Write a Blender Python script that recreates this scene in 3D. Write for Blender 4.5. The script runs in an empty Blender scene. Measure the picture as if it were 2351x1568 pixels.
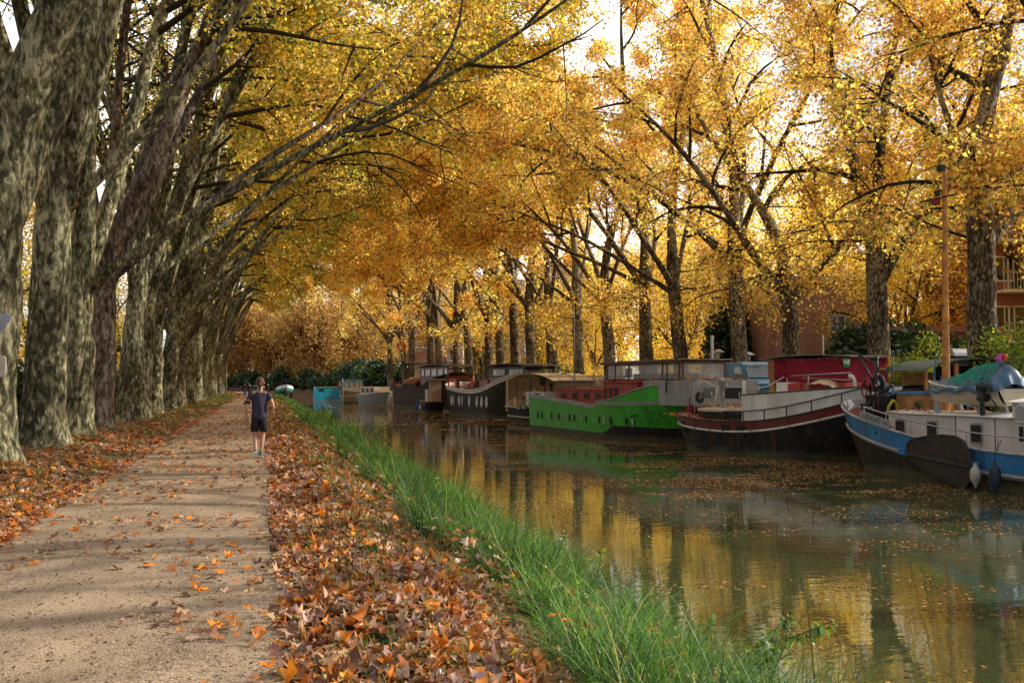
import bpy, bmesh, math, random
import numpy as np
from mathutils import Vector, Matrix
PI = math.pi
R = math.radians
C = bpy.context.scene.collection
W = -1.3                       # water level, the towpath is at 0
FPX, HY, CX = 2286.0, 880.0, 1175.5
TH = math.atan((CX - 600) / FPX); CT, ST = math.cos(TH), math.sin(TH)
CAMZ = 1.68

def pt(u, v, X):
    """world point on the vertical plane x = X that the photo shows at u, v (2351 px wide)"""
    t = (u - CX) / FPX
    Y = X * (CT - t * ST) / (t * CT + ST)
    D = Y * CT + X * ST
    return Vector((X, Y, CAMZ - (v - HY) * D / FPX))

def pd(u, v, D):
    """world point at depth D"""
    l = (u - CX) / FPX * D
    return Vector((l * CT + D * ST, D * CT - l * ST, CAMZ - (v - HY) * D / FPX))

# ------------------------------------------------------------------ objects
def tag(o, label=None, cat=None, group=None, kind=None):
    if label: o['label'] = label
    if cat: o['category'] = cat
    if group: o['group'] = group
    if kind: o['kind'] = kind
    return o

def empty(name, loc=(0, 0, 0), rz=0.0, label=None, cat=None, group=None):
    o = bpy.data.objects.new(name, None); C.objects.link(o)
    o.location = loc; o.rotation_euler = (0, 0, rz); o.empty_display_size = .3
    return tag(o, label, cat, group)

def np_mesh(name, V, F, nper, mat, smooth=False, col=None):
    """V (n,3), F (m,nper) constant-size faces"""
    me = bpy.data.meshes.new(name)
    V = np.asarray(V, dtype=np.float32); F = np.asarray(F, dtype=np.int32)
    me.vertices.add(len(V)); me.vertices.foreach_set('co', V.ravel())
    me.loops.add(F.size); me.loops.foreach_set('vertex_index', F.ravel())
    m = len(F)
    me.polygons.add(m)
    me.polygons.foreach_set('loop_start', np.arange(m, dtype=np.int32) * nper)
    me.polygons.foreach_set('loop_total', np.full(m, nper, dtype=np.int32))
    if smooth: me.polygons.foreach_set('use_smooth', np.ones(m, dtype=bool))
    if col is not None:
        a = me.color_attributes.new('Col', 'FLOAT_COLOR', 'POINT')
        c4 = np.ones((len(V), 4), dtype=np.float32); c4[:, :3] = col
        a.data.foreach_set('color', c4.ravel())
    me.update(calc_edges=True)
    if mat: me.materials.append(mat)
    return me

def link(name, me, parent=None):
    o = bpy.data.objects.new(name, me); C.objects.link(o)
    if parent is not None: o.parent = parent
    return o

class MB:
    def __init__(s): s.v = []; s.f = []
    def add(s, vs, fs):
        b = len(s.v); s.v.extend([tuple(float(q) for q in x) for x in vs]); s.f.extend([tuple(i + b for i in f) for f in fs]); return s
    def box(s, c, d, rz=0.0, ry=0.0, rx=0.0, top=1.0):
        m = Matrix.Rotation(rz, 3, 'Z') @ Matrix.Rotation(ry, 3, 'Y') @ Matrix.Rotation(rx, 3, 'X')
        vs = []
        for sz in (-1, 1):
            k = top if sz > 0 else 1
            for sx, sy in ((-1, -1), (1, -1), (1, 1), (-1, 1)):
                p = m @ Vector((sx * d[0] / 2 * k, sy * d[1] / 2 * k, sz * d[2] / 2)); vs.append((p.x + c[0], p.y + c[1], p.z + c[2]))
        return s.add(vs, [(3, 2, 1, 0), (4, 5, 6, 7), (0, 1, 5, 4), (1, 2, 6, 5), (2, 3, 7, 6), (3, 0, 4, 7)])
    def bb(s, a, b):
        return s.box([(a[i] + b[i]) / 2 for i in range(3)], [abs(b[i] - a[i]) for i in range(3)])
    def tube(s, pts, r, n=6, cap=True, warp=None, squash=None):
        P = np.array([tuple(p) for p in pts], dtype=float)
        if np.isscalar(r): r = np.full(len(P), r)
        T = np.gradient(P, axis=0); T /= (np.linalg.norm(T, axis=1)[:, None] + 1e-9)
        u = np.cross(T[0], (0, 0, 1.0));
        if np.linalg.norm(u) < .2: u = np.cross(T[0], (0, 1.0, 0))
        u /= np.linalg.norm(u)
        b = len(s.v); A = np.arange(n) * 2 * PI / n; ca, sa = np.cos(A), np.sin(A)
        for i in range(len(P)):
            u = u - T[i] * np.dot(u, T[i]); u /= np.linalg.norm(u) + 1e-9
            w = np.cross(T[i], u)
            rr = r[i] if warp is None else r[i] * warp(A, P[i], i)
            ring = P[i] + (np.outer(ca * rr, u) + np.outer(sa * rr, w))
            s.v.extend(map(tuple, ring))
            if i:
                o = b + (i - 1) * n
                for k in range(n):
                    k2 = (k + 1) % n
                    s.f.append((o + k, o + k2, o + n + k2, o + n + k))
        if cap:
            s.f.append(tuple(b + k for k in reversed(range(n)))); o = b + (len(P) - 1) * n
            s.f.append(tuple(o + k for k in range(n)))
        return s
    def lathe(s, prof, c=(0, 0, 0), n=16, axis='z'):
        b = len(s.v)
        for (r, z) in prof:
            for k in range(n):
                a = 2 * PI * k / n; x, y = r * math.cos(a), r * math.sin(a)
                p = (x, y, z) if axis == 'z' else ((z, x, y) if axis == 'x' else (x, z, y))
                s.v.append((p[0] + c[0], p[1] + c[1], p[2] + c[2]))
        for i in range(len(prof) - 1):
            for k in range(n):
                k2 = (k + 1) % n; o = b + i * n
                s.f.append((o + k, o + k2, o + n + k2, o + n + k))
        return s
    def torus(s, c, Rr, r, n=24, axis='y', m=8):
        pts = []
        for k in range(n + 1):
            a = 2 * PI * k / n; x, y = Rr * math.cos(a), Rr * math.sin(a)
            pts.append({'z': (x, y, 0), 'y': (x, 0, y), 'x': (0, x, y)}[axis])
        return s.tube([(p[0] + c[0], p[1] + c[1], p[2] + c[2]) for p in pts], r, m, cap=False)
    def prism(s, poly, a0, a1, axis='y'):
        """extrude a 2D polygon; axis is the extrusion axis"""
        def q(p, h):
            return {'y': (p[0], h, p[1]), 'x': (h, p[0], p[1]), 'z': (p[0], p[1], h)}[axis]
        n = len(poly); vs = [q(p, a0) for p in poly] + [q(p, a1) for p in poly]
        fs = [tuple(range(n)), tuple(reversed(range(n, 2 * n)))] + [(i, i + n, (i + 1) % n + n, (i + 1) % n) for i in range(n)]
        return s.add(vs, fs)
    def grid(s, rows):
        """rows: list of equal-length point lists"""
        n = len(rows[0]); b = len(s.v)
        for r_ in rows: s.v.extend([tuple(float(x) for x in p) for p in r_])
        for i in range(len(rows) - 1):
            for k in range(n - 1):
                o = b + i * n + k; s.f.append((o, o + 1, o + n + 1, o + n))
        return s
    def mesh(s, name, mat, smooth=False, bevel=0):
        me = bpy.data.meshes.new(name); me.from_pydata(s.v, [], s.f)
        bm = bmesh.new(); bm.from_mesh(me)
        bmesh.ops.recalc_face_normals(bm, faces=bm.faces)
        bm.to_mesh(me); bm.free()
        if smooth:
            me.polygons.foreach_set('use_smooth', np.ones(len(me.polygons), dtype=bool))
        if mat: me.materials.append(mat)
        me.update(); return me
    def obj(s, name, mat, parent=None, smooth=False, bevel=0):
        me = s.mesh(name, mat, smooth)
        o = link(name, me, parent)
        if bevel:
            m = o.modifiers.new('bevel', 'BEVEL'); m.width = bevel; m.segments = 2; m.limit_method = 'ANGLE'
        if smooth == 'auto' or (smooth and bevel): pass
        return o

# ------------------------------------------------------------------ materials
def newmat(name):
    m = bpy.data.materials.new(name); m.use_nodes = True
    nt = m.node_tree; b = nt.nodes['Principled BSDF']; return m, nt, b
def N(nt, t, **kw):
    n = nt.nodes.new(t)
    for k, v in kw.items():
        if k.startswith('i_'):
            n.inputs[k[2:].replace('_', ' ')].default_value = v
        else: setattr(n, k, v)
    return n
def ramp(nt, stops, interp='LINEAR'):
    r = nt.nodes.new('ShaderNodeValToRGB'); r.color_ramp.interpolation = interp
    e = r.color_ramp.elements
    while len(e) > 1: e.remove(e[-1])
    for i, (p, c) in enumerate(stops):
        x = e[0] if i == 0 else e.new(p)
        x.position = p; x.color = (c[0], c[1], c[2], 1) if not np.isscalar(c) else (c, c, c, 1)
    return r
def coords(nt, scale=(1, 1, 1), kind='Object', rnd=True):
    tc = N(nt, 'ShaderNodeTexCoord'); mp = N(nt, 'ShaderNodeMapping'); mp.inputs['Scale'].default_value = scale
    L = nt.links
    L.new(tc.outputs[kind], mp.inputs['Vector'])
    if rnd:
        oi = N(nt, 'ShaderNodeObjectInfo'); ml = N(nt, 'ShaderNodeMath', operation='MULTIPLY'); ml.inputs[1].default_value = 50
        L.new(oi.outputs['Random'], ml.inputs[0]); cb = N(nt, 'ShaderNodeCombineXYZ')
        for k in 'XYZ': L.new(ml.outputs[0], cb.inputs[k])
        L.new(cb.outputs[0], mp.inputs['Location'])
    return mp.outputs[0]
def bump(nt, b, src, strength=.5, dist=.02):
    bp = N(nt, 'ShaderNodeBump'); bp.inputs['Strength'].default_value = strength; bp.inputs['Distance'].default_value = dist
    nt.links.new(src, bp.inputs['Height']); nt.links.new(bp.outputs[0], b.inputs['Normal'])
def mix(nt, fac, a, b_, mode='MIX'):
    m = N(nt, 'ShaderNodeMix', data_type='RGBA', blend_type=mode)
    for s, x in ((m.inputs[0], fac), (m.inputs[6], a), (m.inputs[7], b_)):
        if hasattr(x, 'links'): nt.links.new(x, s)
        elif np.isscalar(x): s.default_value = x
        else: s.default_value = (x[0], x[1], x[2], 1)
    return m.outputs[2]

def paint(name, col, rough=.45, dirt=.35, dcol=(.06, .05, .04), metal=0.0, spec=.4, streak=True, hull=False):
    m, nt, b = newmat(name); L = nt.links
    v = coords(nt, (1.1, 1.1, .35) if streak else (1, 1, 1))
    n1 = N(nt, 'ShaderNodeTexNoise'); n1.inputs['Scale'].default_value = 3.2; n1.inputs['Detail'].default_value = 7; n1.inputs['Roughness'].default_value = .68
    L.new(v, n1.inputs['Vector'])
    r1 = ramp(nt, [(.42, 0), (.72, 1)]); L.new(n1.outputs[0], r1.inputs[0])
    v2 = coords(nt, (1, 1, .12) if streak else (1, 1, 1)); n2 = N(nt, 'ShaderNodeTexNoise'); n2.inputs['Scale'].default_value = 14; n2.inputs['Detail'].default_value = 4
    L.new(v2, n2.inputs['Vector']); r2 = ramp(nt, [(.5, 0), (.78, 1)]); L.new(n2.outputs[0], r2.inputs[0])
    mx = N(nt, 'ShaderNodeMath', operation='MAXIMUM'); L.new(r1.outputs[0], mx.inputs[0]); L.new(r2.outputs[0], mx.inputs[1])
    ml = N(nt, 'ShaderNodeMath', operation='MULTIPLY'); ml.inputs[1].default_value = dirt; L.new(mx.outputs[0], ml.inputs[0])
    c = mix(nt, ml.outputs[0], col, dcol); 
    n3 = N(nt, 'ShaderNodeTexNoise'); n3.inputs['Scale'].default_value = 1.3; L.new(v, n3.inputs['Vector'])
    r3 = ramp(nt, [(.3, .82), (.7, 1.12)]); L.new(n3.outputs[0], r3.inputs[0])
    c = mix(nt, 1.0, c, r3.outputs[0], 'MULTIPLY')
    if hull:
        vr = coords(nt, (1, 1, .07)); n4 = N(nt, 'ShaderNodeTexNoise'); n4.inputs['Scale'].default_value = 5.5; n4.inputs['Detail'].default_value = 5; L.new(vr, n4.inputs['Vector'])
        r4 = ramp(nt, [(.54, 0), (.66, .62)]); L.new(n4.outputs[0], r4.inputs[0]); c = mix(nt, r4.outputs[0], c, (.13, .06, .03))
        tc = N(nt, 'ShaderNodeTexCoord'); sx = N(nt, 'ShaderNodeSeparateXYZ'); L.new(tc.outputs['Object'], sx.inputs[0])
        ma = N(nt, 'ShaderNodeMath', operation='MULTIPLY_ADD'); ma.inputs[1].default_value = -.35; L.new(n1.outputs[0], ma.inputs[0]); L.new(sx.outputs['Z'], ma.inputs[2])
        r5 = ramp(nt, [(0, .9), (.10, .35), (.2, 0)]); L.new(ma.outputs[0], r5.inputs[0]); c = mix(nt, r5.outputs[0], c, (.10, .10, .06))
        md = N(nt, 'ShaderNodeMath', operation='FRACT'); dv = N(nt, 'ShaderNodeMath', operation='DIVIDE'); dv.inputs[1].default_value = 1.85; L.new(sx.outputs['X'], dv.inputs[0]); L.new(dv.outputs[0], md.inputs[0])
        r6 = ramp(nt, [(0, .45), (.008, .45), (.016, 1)], 'LINEAR'); L.new(md.outputs[0], r6.inputs[0]); c = mix(nt, 1.0, c, r6.outputs[0], 'MULTIPLY')
    L.new(c, b.inputs['Base Color']); b.inputs['Roughness'].default_value = rough; b.inputs['Metallic'].default_value = metal
    b.inputs['Specular IOR Level'].default_value = spec
    bump(nt, b, n1.outputs[0], .25, .02)
    return m

def bark(name, cols, sc=1.0, bright=1.0):
    m, nt, b = newmat(name); L = nt.links
    v = coords(nt, (1 * sc, 1 * sc, .42 * sc))
    nw = N(nt, 'ShaderNodeTexNoise'); nw.inputs['Scale'].default_value = 3.0; nw.inputs['Detail'].default_value = 3; L.new(v, nw.inputs['Vector'])
    vm = N(nt, 'ShaderNodeVectorMath', operation='MULTIPLY_ADD'); vm.inputs[1].default_value = (.22, .22, .22)
    L.new(nw.outputs['Color'], vm.inputs[0]); L.new(v, vm.inputs[2])
    n1 = N(nt, 'ShaderNodeTexNoise'); n1.inputs['Scale'].default_value = 9.5; n1.inputs['Detail'].default_value = 2.2; n1.inputs['Roughness'].default_value = .62; L.new(vm.outputs[0], n1.inputs['Vector'])
    n0 = N(nt, 'ShaderNodeTexNoise'); n0.inputs['Scale'].default_value = 1.1; n0.inputs['Detail'].default_value = 2; L.new(v, n0.inputs['Vector'])
    ad = N(nt, 'ShaderNodeMath', operation='MULTIPLY_ADD'); ad.inputs[1].default_value = .55; L.new(n0.outputs[0], ad.inputs[0]); L.new(n1.outputs[0], ad.inputs[2])
    sb = N(nt, 'ShaderNodeMath', operation='SUBTRACT'); sb.inputs[1].default_value = .275; L.new(ad.outputs[0], sb.inputs[0])
    k = [tuple(x * bright for x in c) for c in cols]
    r1 = ramp(nt, [(0, k[0]), (.40, k[1]), (.46, k[2]), (.53, k[3]), (.60, k[4])], 'CONSTANT'); L.new(sb.outputs[0], r1.inputs[0])
    vo = N(nt, 'ShaderNodeTexVoronoi'); vo.inputs['Scale'].default_value = 11; L.new(vm.outputs[0], vo.inputs['Vector'])
    r2 = ramp(nt, [(.0, .8), (.6, 1.12)]); L.new(vo.outputs['Distance'], r2.inputs[0])
    c = mix(nt, .6, r1.outputs[0], r2.outputs[0], 'MULTIPLY')
    n3 = N(nt, 'ShaderNodeTexNoise'); n3.inputs['Scale'].default_value = 40; n3.inputs['Detail'].default_value = 4; L.new(v, n3.inputs['Vector'])
    r3 = ramp(nt, [(.3, .7), (.7, 1.2)]); L.new(n3.outputs[0], r3.inputs[0])
    c = mix(nt, .8, c, r3.outputs[0], 'MULTIPLY')
    L.new(c, b.inputs['Base Color']); b.inputs['Roughness'].default_value = .85; b.inputs['Specular IOR Level'].default_value = .2
    bump(nt, b, sb.outputs[0], .9, .06)
    return m

def leafmat(name, trans=.55, gain=1.25, rough=.5, gloss=.06):
    m = bpy.data.materials.new(name); m.use_nodes = True; nt = m.node_tree; nt.nodes.clear(); L = nt.links
    out = N(nt, 'ShaderNodeOutputMaterial'); at = N(nt, 'ShaderNodeAttribute', attribute_name='Col')
    d = N(nt, 'ShaderNodeBsdfDiffuse'); t = N(nt, 'ShaderNodeBsdfTranslucent'); g = N(nt, 'ShaderNodeBsdfGlossy'); g.inputs['Roughness'].default_value = rough
    L.new(at.outputs['Color'], d.inputs['Color'])
    gm = N(nt, 'ShaderNodeVectorMath', operation='MULTIPLY'); gm.inputs[1].default_value = (gain, gain * .97, gain * .7)
    L.new(at.outputs['Color'], gm.inputs[0]); L.new(gm.outputs[0], t.inputs['Color'])
    a = N(nt, 'ShaderNodeMixShader'); a.inputs[0].default_value = trans; L.new(d.outputs[0], a.inputs[1]); L.new(t.outputs[0], a.inputs[2])
    c = N(nt, 'ShaderNodeMixShader'); c.inputs[0].default_value = gloss; L.new(a.outputs[0], c.inputs[1]); L.new(g.outputs[0], c.inputs[2])
    L.new(c.outputs[0], out.inputs[0]); return m

def simple(name, col, rough=.6, metal=0., spec=.4, nz=.15, sc=8, bp=.1):
    m, nt, b = newmat(name); L = nt.links; v = coords(nt)
    n = N(nt, 'ShaderNodeTexNoise'); n.inputs['Scale'].default_value = sc; n.inputs['Detail'].default_value = 5; L.new(v, n.inputs['Vector'])
    r = ramp(nt, [(.3, 1 - nz), (.7, 1 + nz)]); L.new(n.outputs[0], r.inputs[0])
    L.new(mix(nt, 1.0, col, r.outputs[0], 'MULTIPLY'), b.inputs['Base Color'])
    b.inputs['Roughness'].default_value = rough; b.inputs['Metallic'].default_value = metal; b.inputs['Specular IOR Level'].default_value = spec
    if bp: bump(nt, b, n.outputs[0], bp, .02)
    return m

M = {}
M['bark'] = bark('plane_bark', [(.040, .036, .018), (.085, .078, .040), (.145, .135, .072), (.235, .215, .125), (.46, .41, .25)])
M['bark_r'] = bark('plane_bark_far_bank', [(.035, .026, .016), (.075, .058, .036), (.13, .105, .068), (.21, .175, .115), (.40, .34, .22)], 1.2)
M['bark_brown'] = bark('plane_bark_brown', [(.04, .028, .02), (.085, .06, .045), (.13, .095, .07), (.18, .135, .10), (.3, .25, .19)], .9)
M['branch'] = simple('branch_bark', (.04, .032, .02), .9, nz=.4, sc=5)
M['leaf'] = leafmat('plane_leaf', .62, 1.95)
M['leaf_green'] = leafmat('green_leaf', .5, 1.2, .35, .07)
M['litter'] = leafmat('fallen_leaf', .22, 1.1, .4, .05)
M['grass'] = leafmat('sedge_blade', .42, 1.3, .45, .035)
M['blue'] = paint('hull_blue', (.05, .27, .62), .35, .35, (.03, .05, .09), hull=True)
M['hullgrey'] = paint('hull_grey', (.42, .44, .47), .5, .5)
M['black'] = paint('tar_black', (.014, .015, .018), .5, .45, (.06, .055, .05), spec=.2, hull=True)
M['black2'] = paint('weathered_black', (.026, .023, .020), .6, .6, (.10, .08, .05), spec=.15, hull=True)
M['white'] = paint('white_paint', (.82, .80, .76), .5, .25, (.28, .24, .19))
M['cream'] = paint('cream_paint', (.62, .54, .40), .5, .3, (.25, .2, .13))
M['maroon'] = paint('maroon_paint', (.27, .02, .045), .35, .4, (.12, .05, .03))
M['redbrown'] = paint('red_oxide', (.22, .05, .03), .5, .5, (.10, .05, .03))
M['red'] = paint('brick_red_paint', (.46, .06, .05), .5, .3, (.12, .04, .03))
M['green'] = paint('green_hull_paint', (.06, .50, .03), .35, .28, (.03, .08, .02), hull=True)
M['darkbrown'] = paint('dark_brown_paint', (.045, .015, .010), .65, .35, (.09, .055, .025), spec=.12, hull=True)
M['grey'] = paint('grey_paint', (.40, .41, .43), .55, .3)
M['teal'] = paint('teal_paint', (.012, .30, .24), .4, .3)
M['cyan'] = paint('cyan_paint', (.02, .45, .70), .4, .25)
M['tan'] = paint('tan_paint', (.38, .32, .24), .5, .3, hull=True)
M['steel'] = simple('galvanised_steel', (.42, .43, .44), .4, .6)
M['dark'] = simple('dark_metal', (.025, .025, .028), .5)
M['rubber'] = simple('black_rubber', (.015, .015, .017), .7)
M['wood'] = simple('varnished_wood', (.60, .25, .06), .45, nz=.35, sc=4)
M['plywood'] = simple('plywood_board', (.40, .20, .07), .7, nz=.4, sc=3)
M['woodtrim'] = simple('brown_wood_trim', (.18, .06, .03), .5, nz=.3, sc=5)
M['canvas'] = simple('canvas_awning', (.62, .46, .28), .8, nz=.1, sc=2)
M['redcanvas'] = simple('maroon_canvas', (.30, .012, .04), .8, nz=.2, sc=1.5)
M['tarp'] = simple('blue_tarpaulin', (.05, .12, .21), .38, nz=.35, sc=3, bp=.5)
M['net'] = simple('green_net', (.02, .45, .30), .6)
M['rope'] = simple('rope', (.05, .045, .04), .9)
M['fender'] = simple('dirty_white_fender', (.45, .41, .33), .5, nz=.35, sc=6)
M['bluefender'] = simple('navy_fender', (.02, .03, .05), .5)
M['orange'] = simple('orange_plastic', (.65, .10, .03), .5)
M['terracotta'] = simple('terracotta_pot', (.45, .17, .08), .8)
M['roofgrey'] = simple('corrugated_roof', (.20, .20, .19), .7, nz=.3)
M['greenroof'] = simple('green_sheet_roof', (.06, .13, .11), .45, nz=.3)
M['asphalt'] = simple('asphalt', (.06, .06, .06), .9, nz=.25, sc=20)
m, nt, b = newmat('window_glass'); b.inputs['Base Color'].default_value = (.03, .035, .04, 1); b.inputs['Roughness'].default_value = .06; b.inputs['Specular IOR Level'].default_value = .8; M['glass'] = m
m, nt, b = newmat('clear_pane'); b.inputs['Base Color'].default_value = (.8, .82, .8, 1); b.inputs['Roughness'].default_value = .08; b.inputs['Alpha'].default_value = .28; M['clear'] = m
# ------------------------------------------------------------------ ground, path, water
def XNw(Y):   # near waterline
    return np.interp(Y, [-50, 150, 165, 180, 190, 200, 210, 225, 240, 3000], [4.5, 4.5, 4.1, 3.2, 1.5, -2, -7, -25, -80, -9000])
def XFw(Y):   # far waterline
    return np.interp(Y, [-50, 110, 130, 150, 170, 185, 200, 215, 228, 240, 255, 280, 3000], [24.6, 24.6, 24.3, 23.2, 21, 18.5, 14.5, 8, 0, -12, -40, -120, -9000])
def ss(t): t = np.clip(t, 0, 1); return t * t * (3 - 2 * t)
def vnoise(x, y, seed=0):
    """smooth value noise in numpy"""
    xi = np.floor(x).astype(np.int64); yi = np.floor(y).astype(np.int64); fx = x - xi; fy = y - yi
    def h(a, b_):
        q = (a * 374761393 + b_ * 668265263 + seed * 144665) & 0x7fffffff
        q = ((q ^ (q >> 13)) * 1274126177) & 0x7fffffff
        return (q ^ (q >> 16)) % 10007 / 10007.0
    fx = fx * fx * (3 - 2 * fx); fy = fy * fy * (3 - 2 * fy)
    return (h(xi, yi) * (1 - fx) + h(xi + 1, yi) * fx) * (1 - fy) + (h(xi, yi + 1) * (1 - fx) + h(xi + 1, yi + 1) * fx) * fy
def H(X, Y):
    X = np.asarray(X, float); Y = np.asarray(Y, float)
    wn = XNw(Y); wf = XFw(Y)
    bump_ = (vnoise(X * 1.3, Y * 1.3) - .5) * .14 + (vnoise(X * 4, Y * 4, 3) - .5) * .05
    d = X - (wn - 4.5)                       # 4.5 at the near waterline
    near = np.where(d < 1.1, 0.0, -1.3 * np.clip((d - 1.1) / 3.4, 0, 1.9) ** 1.25)
    near = near + .10 * np.exp(-((d - 1.15) / .5) ** 2)
    near = near + .16 * ss((-d - 3.0) / 1.6) - .5 * ss((-d - 9) / 8)
    on_path = (d > -2.9) & (d < .35)
    near = near + np.where(on_path, -0.02, bump_ * np.where(d > .35, ss((d - .35) / .5), ss((-2.9 - d) / .5)))
    e = X - wf
    far = np.where(e < 0, np.clip(e * .8, -1.5, 0) - 1.3, -1.3 + 1.75 * ss(e / 2.2)) + .45 * ss((e - 2) / 12) + np.where(e > 0, bump_, 0)
    bed = -2.6
    mid = (wn + wf) / 2
    return np.where(X < mid, np.maximum(near, bed), np.maximum(far, bed))

def sheet(name, xs, ys, zf, mat, smooth=True):
    XX, YY = np.meshgrid(xs, ys); Z = zf(XX, YY); V = np.stack([XX.ravel(), YY.ravel(), Z.ravel()], 1)
    nx, ny = len(xs), len(ys); i = np.arange((nx - 1) * (ny - 1)); r = i // (nx - 1); c = i % (nx - 1); o = r * nx + c
    F = np.stack([o, o + 1, o + nx + 1, o + nx], 1)
    return link(name, np_mesh(name, V, F, 4, mat, smooth))

# ground material
m, nt, b = newmat('leafy_soil'); L = nt.links; v = coords(nt, rnd=False)
vo = N(nt, 'ShaderNodeTexVoronoi'); vo.inputs['Scale'].default_value = 9; L.new(v, vo.inputs['Vector'])
sp = N(nt, 'ShaderNodeSeparateColor'); L.new(vo.outputs['Color'], sp.inputs[0])
lr = ramp(nt, [(0, (.10, .045, .02)), (.25, (.20, .085, .03)), (.45, (.32, .13, .045)), (.65, (.27, .15, .08)), (.85, (.16, .08, .045))], 'CONSTANT'); L.new(sp.outputs[0], lr.inputs[0])
gn = N(nt, 'ShaderNodeTexNoise'); gn.inputs['Scale'].default_value = .9; gn.inputs['Detail'].default_value = 6; L.new(v, gn.inputs['Vector'])
gr = ramp(nt, [(.5, 0), (.62, 1)]); L.new(gn.outputs[0], gr.inputs[0])
fn = N(nt, 'ShaderNodeTexNoise'); fn.inputs['Scale'].default_value = 25; fn.inputs['Detail'].default_value = 4; L.new(v, fn.inputs['Vector'])
gc = ramp(nt, [(.3, (.03, .06, .012)), (.7, (.10, .15, .03))]); L.new(fn.outputs[0], gc.inputs[0])
c = mix(nt, gr.outputs[0], lr.outputs[0], gc.outputs[0]); dk = ramp(nt, [(.3, .45), (.65, 1.1)]); L.new(fn.outputs[0], dk.inputs[0])
L.new(mix(nt, 1.0, c, dk.outputs[0], 'MULTIPLY'), b.inputs['Base Color']); b.inputs['Roughness'].default_value = .9
bump(nt, b, fn.outputs[0], .8, .05); M['soil'] = m

xs = np.unique(np.concatenate([np.arange(-8, 6.5, .15), np.arange(6.5, 48, .9), np.arange(-40, -8, 2), [-4000, -1500, -600, -250, -120, -70, 55, 65, 80, 110, 160, 260, 600, 1500, 4000]]))
ys = np.unique(np.concatenate([np.arange(-6, 25, .2), np.arange(25, 60, .5), np.arange(60, 300, 1.5), [-4000, -1000, -300, -100, -40, -15, 320, 360, 420, 520, 700, 1100, 2000, 4000]]))
tag(sheet('ground', xs, ys, H, M['soil']), kind='structure')

# towpath
m, nt, b = newmat('sandy_path'); L = nt.links; v = coords(nt, rnd=False)
n1 = N(nt, 'ShaderNodeTexNoise'); n1.inputs['Scale'].default_value = 85; n1.inputs['Detail'].default_value = 3; L.new(v, n1.inputs['Vector'])
vo = N(nt, 'ShaderNodeTexVoronoi'); vo.inputs['Scale'].default_value = 190; L.new(v, vo.inputs['Vector'])
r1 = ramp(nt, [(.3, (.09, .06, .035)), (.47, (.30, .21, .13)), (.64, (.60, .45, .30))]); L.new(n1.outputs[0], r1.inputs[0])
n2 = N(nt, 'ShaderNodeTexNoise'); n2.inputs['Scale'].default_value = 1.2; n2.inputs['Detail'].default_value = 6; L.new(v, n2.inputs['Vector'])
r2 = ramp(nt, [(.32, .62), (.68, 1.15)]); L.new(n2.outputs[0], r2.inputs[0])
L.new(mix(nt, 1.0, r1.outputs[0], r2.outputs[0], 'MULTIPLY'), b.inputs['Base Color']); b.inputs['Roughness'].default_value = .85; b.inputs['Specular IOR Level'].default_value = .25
bump(nt, b, vo.outputs['Distance'], .6, .004); M['path'] = m
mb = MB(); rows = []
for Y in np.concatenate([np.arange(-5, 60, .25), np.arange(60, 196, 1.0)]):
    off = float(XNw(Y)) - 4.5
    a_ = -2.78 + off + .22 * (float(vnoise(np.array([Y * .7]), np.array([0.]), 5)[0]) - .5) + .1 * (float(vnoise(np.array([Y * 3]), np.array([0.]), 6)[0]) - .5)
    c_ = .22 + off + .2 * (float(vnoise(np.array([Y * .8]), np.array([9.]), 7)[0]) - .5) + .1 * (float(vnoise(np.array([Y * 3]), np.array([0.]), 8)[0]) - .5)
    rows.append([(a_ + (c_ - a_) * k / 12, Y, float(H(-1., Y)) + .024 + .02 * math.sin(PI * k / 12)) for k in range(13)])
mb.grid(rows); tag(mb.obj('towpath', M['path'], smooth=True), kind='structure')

# canal water
m, nt, b = newmat('canal_water'); L = nt.links; v = coords(nt, (.55, 1.5, 1), rnd=False)
na = N(nt, 'ShaderNodeTexNoise'); na.inputs['Scale'].default_value = 2.6; na.inputs['Detail'].default_value = 3.5; na.inputs['Roughness'].default_value = .55; L.new(v, na.inputs['Vector'])
v2 = coords(nt, (.12, .3, 1), rnd=False); nb = N(nt, 'ShaderNodeTexNoise'); nb.inputs['Scale'].default_value = 1.1; nb.inputs['Detail'].default_value = 2; L.new(v2, nb.inputs['Vector'])
ad = N(nt, 'ShaderNodeMath', operation='MULTIPLY_ADD'); ad.inputs[1].default_value = 1.2; L.new(nb.outputs[0], ad.inputs[0]); L.new(na.outputs[0], ad.inputs[2])
b.inputs['Base Color'].default_value = (.055, .066, .026, 1); b.inputs['Roughness'].default_value = .012; b.inputs['IOR'].default_value = 3.6; b.inputs['Specular IOR Level'].default_value = .5
bump(nt, b, ad.outputs[0], .10, .03); M['water'] = m
mb = MB(); mb.add([(-900, -60, W), (60, -60, W), (60, 700, W), (-900, 700, W)], [(0, 1, 2, 3)])
tag(mb.obj('canal_water', M['water']), kind='structure')

# far-bank road
mb = MB(); mb.grid([[(30.0, Y, float(H(30., Y)) + .06), (37, Y, float(H(37., Y)) + .06)] for Y in range(-20, 170, 3)])
tag(mb.obj('road', M['asphalt']), kind='structure')

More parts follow.
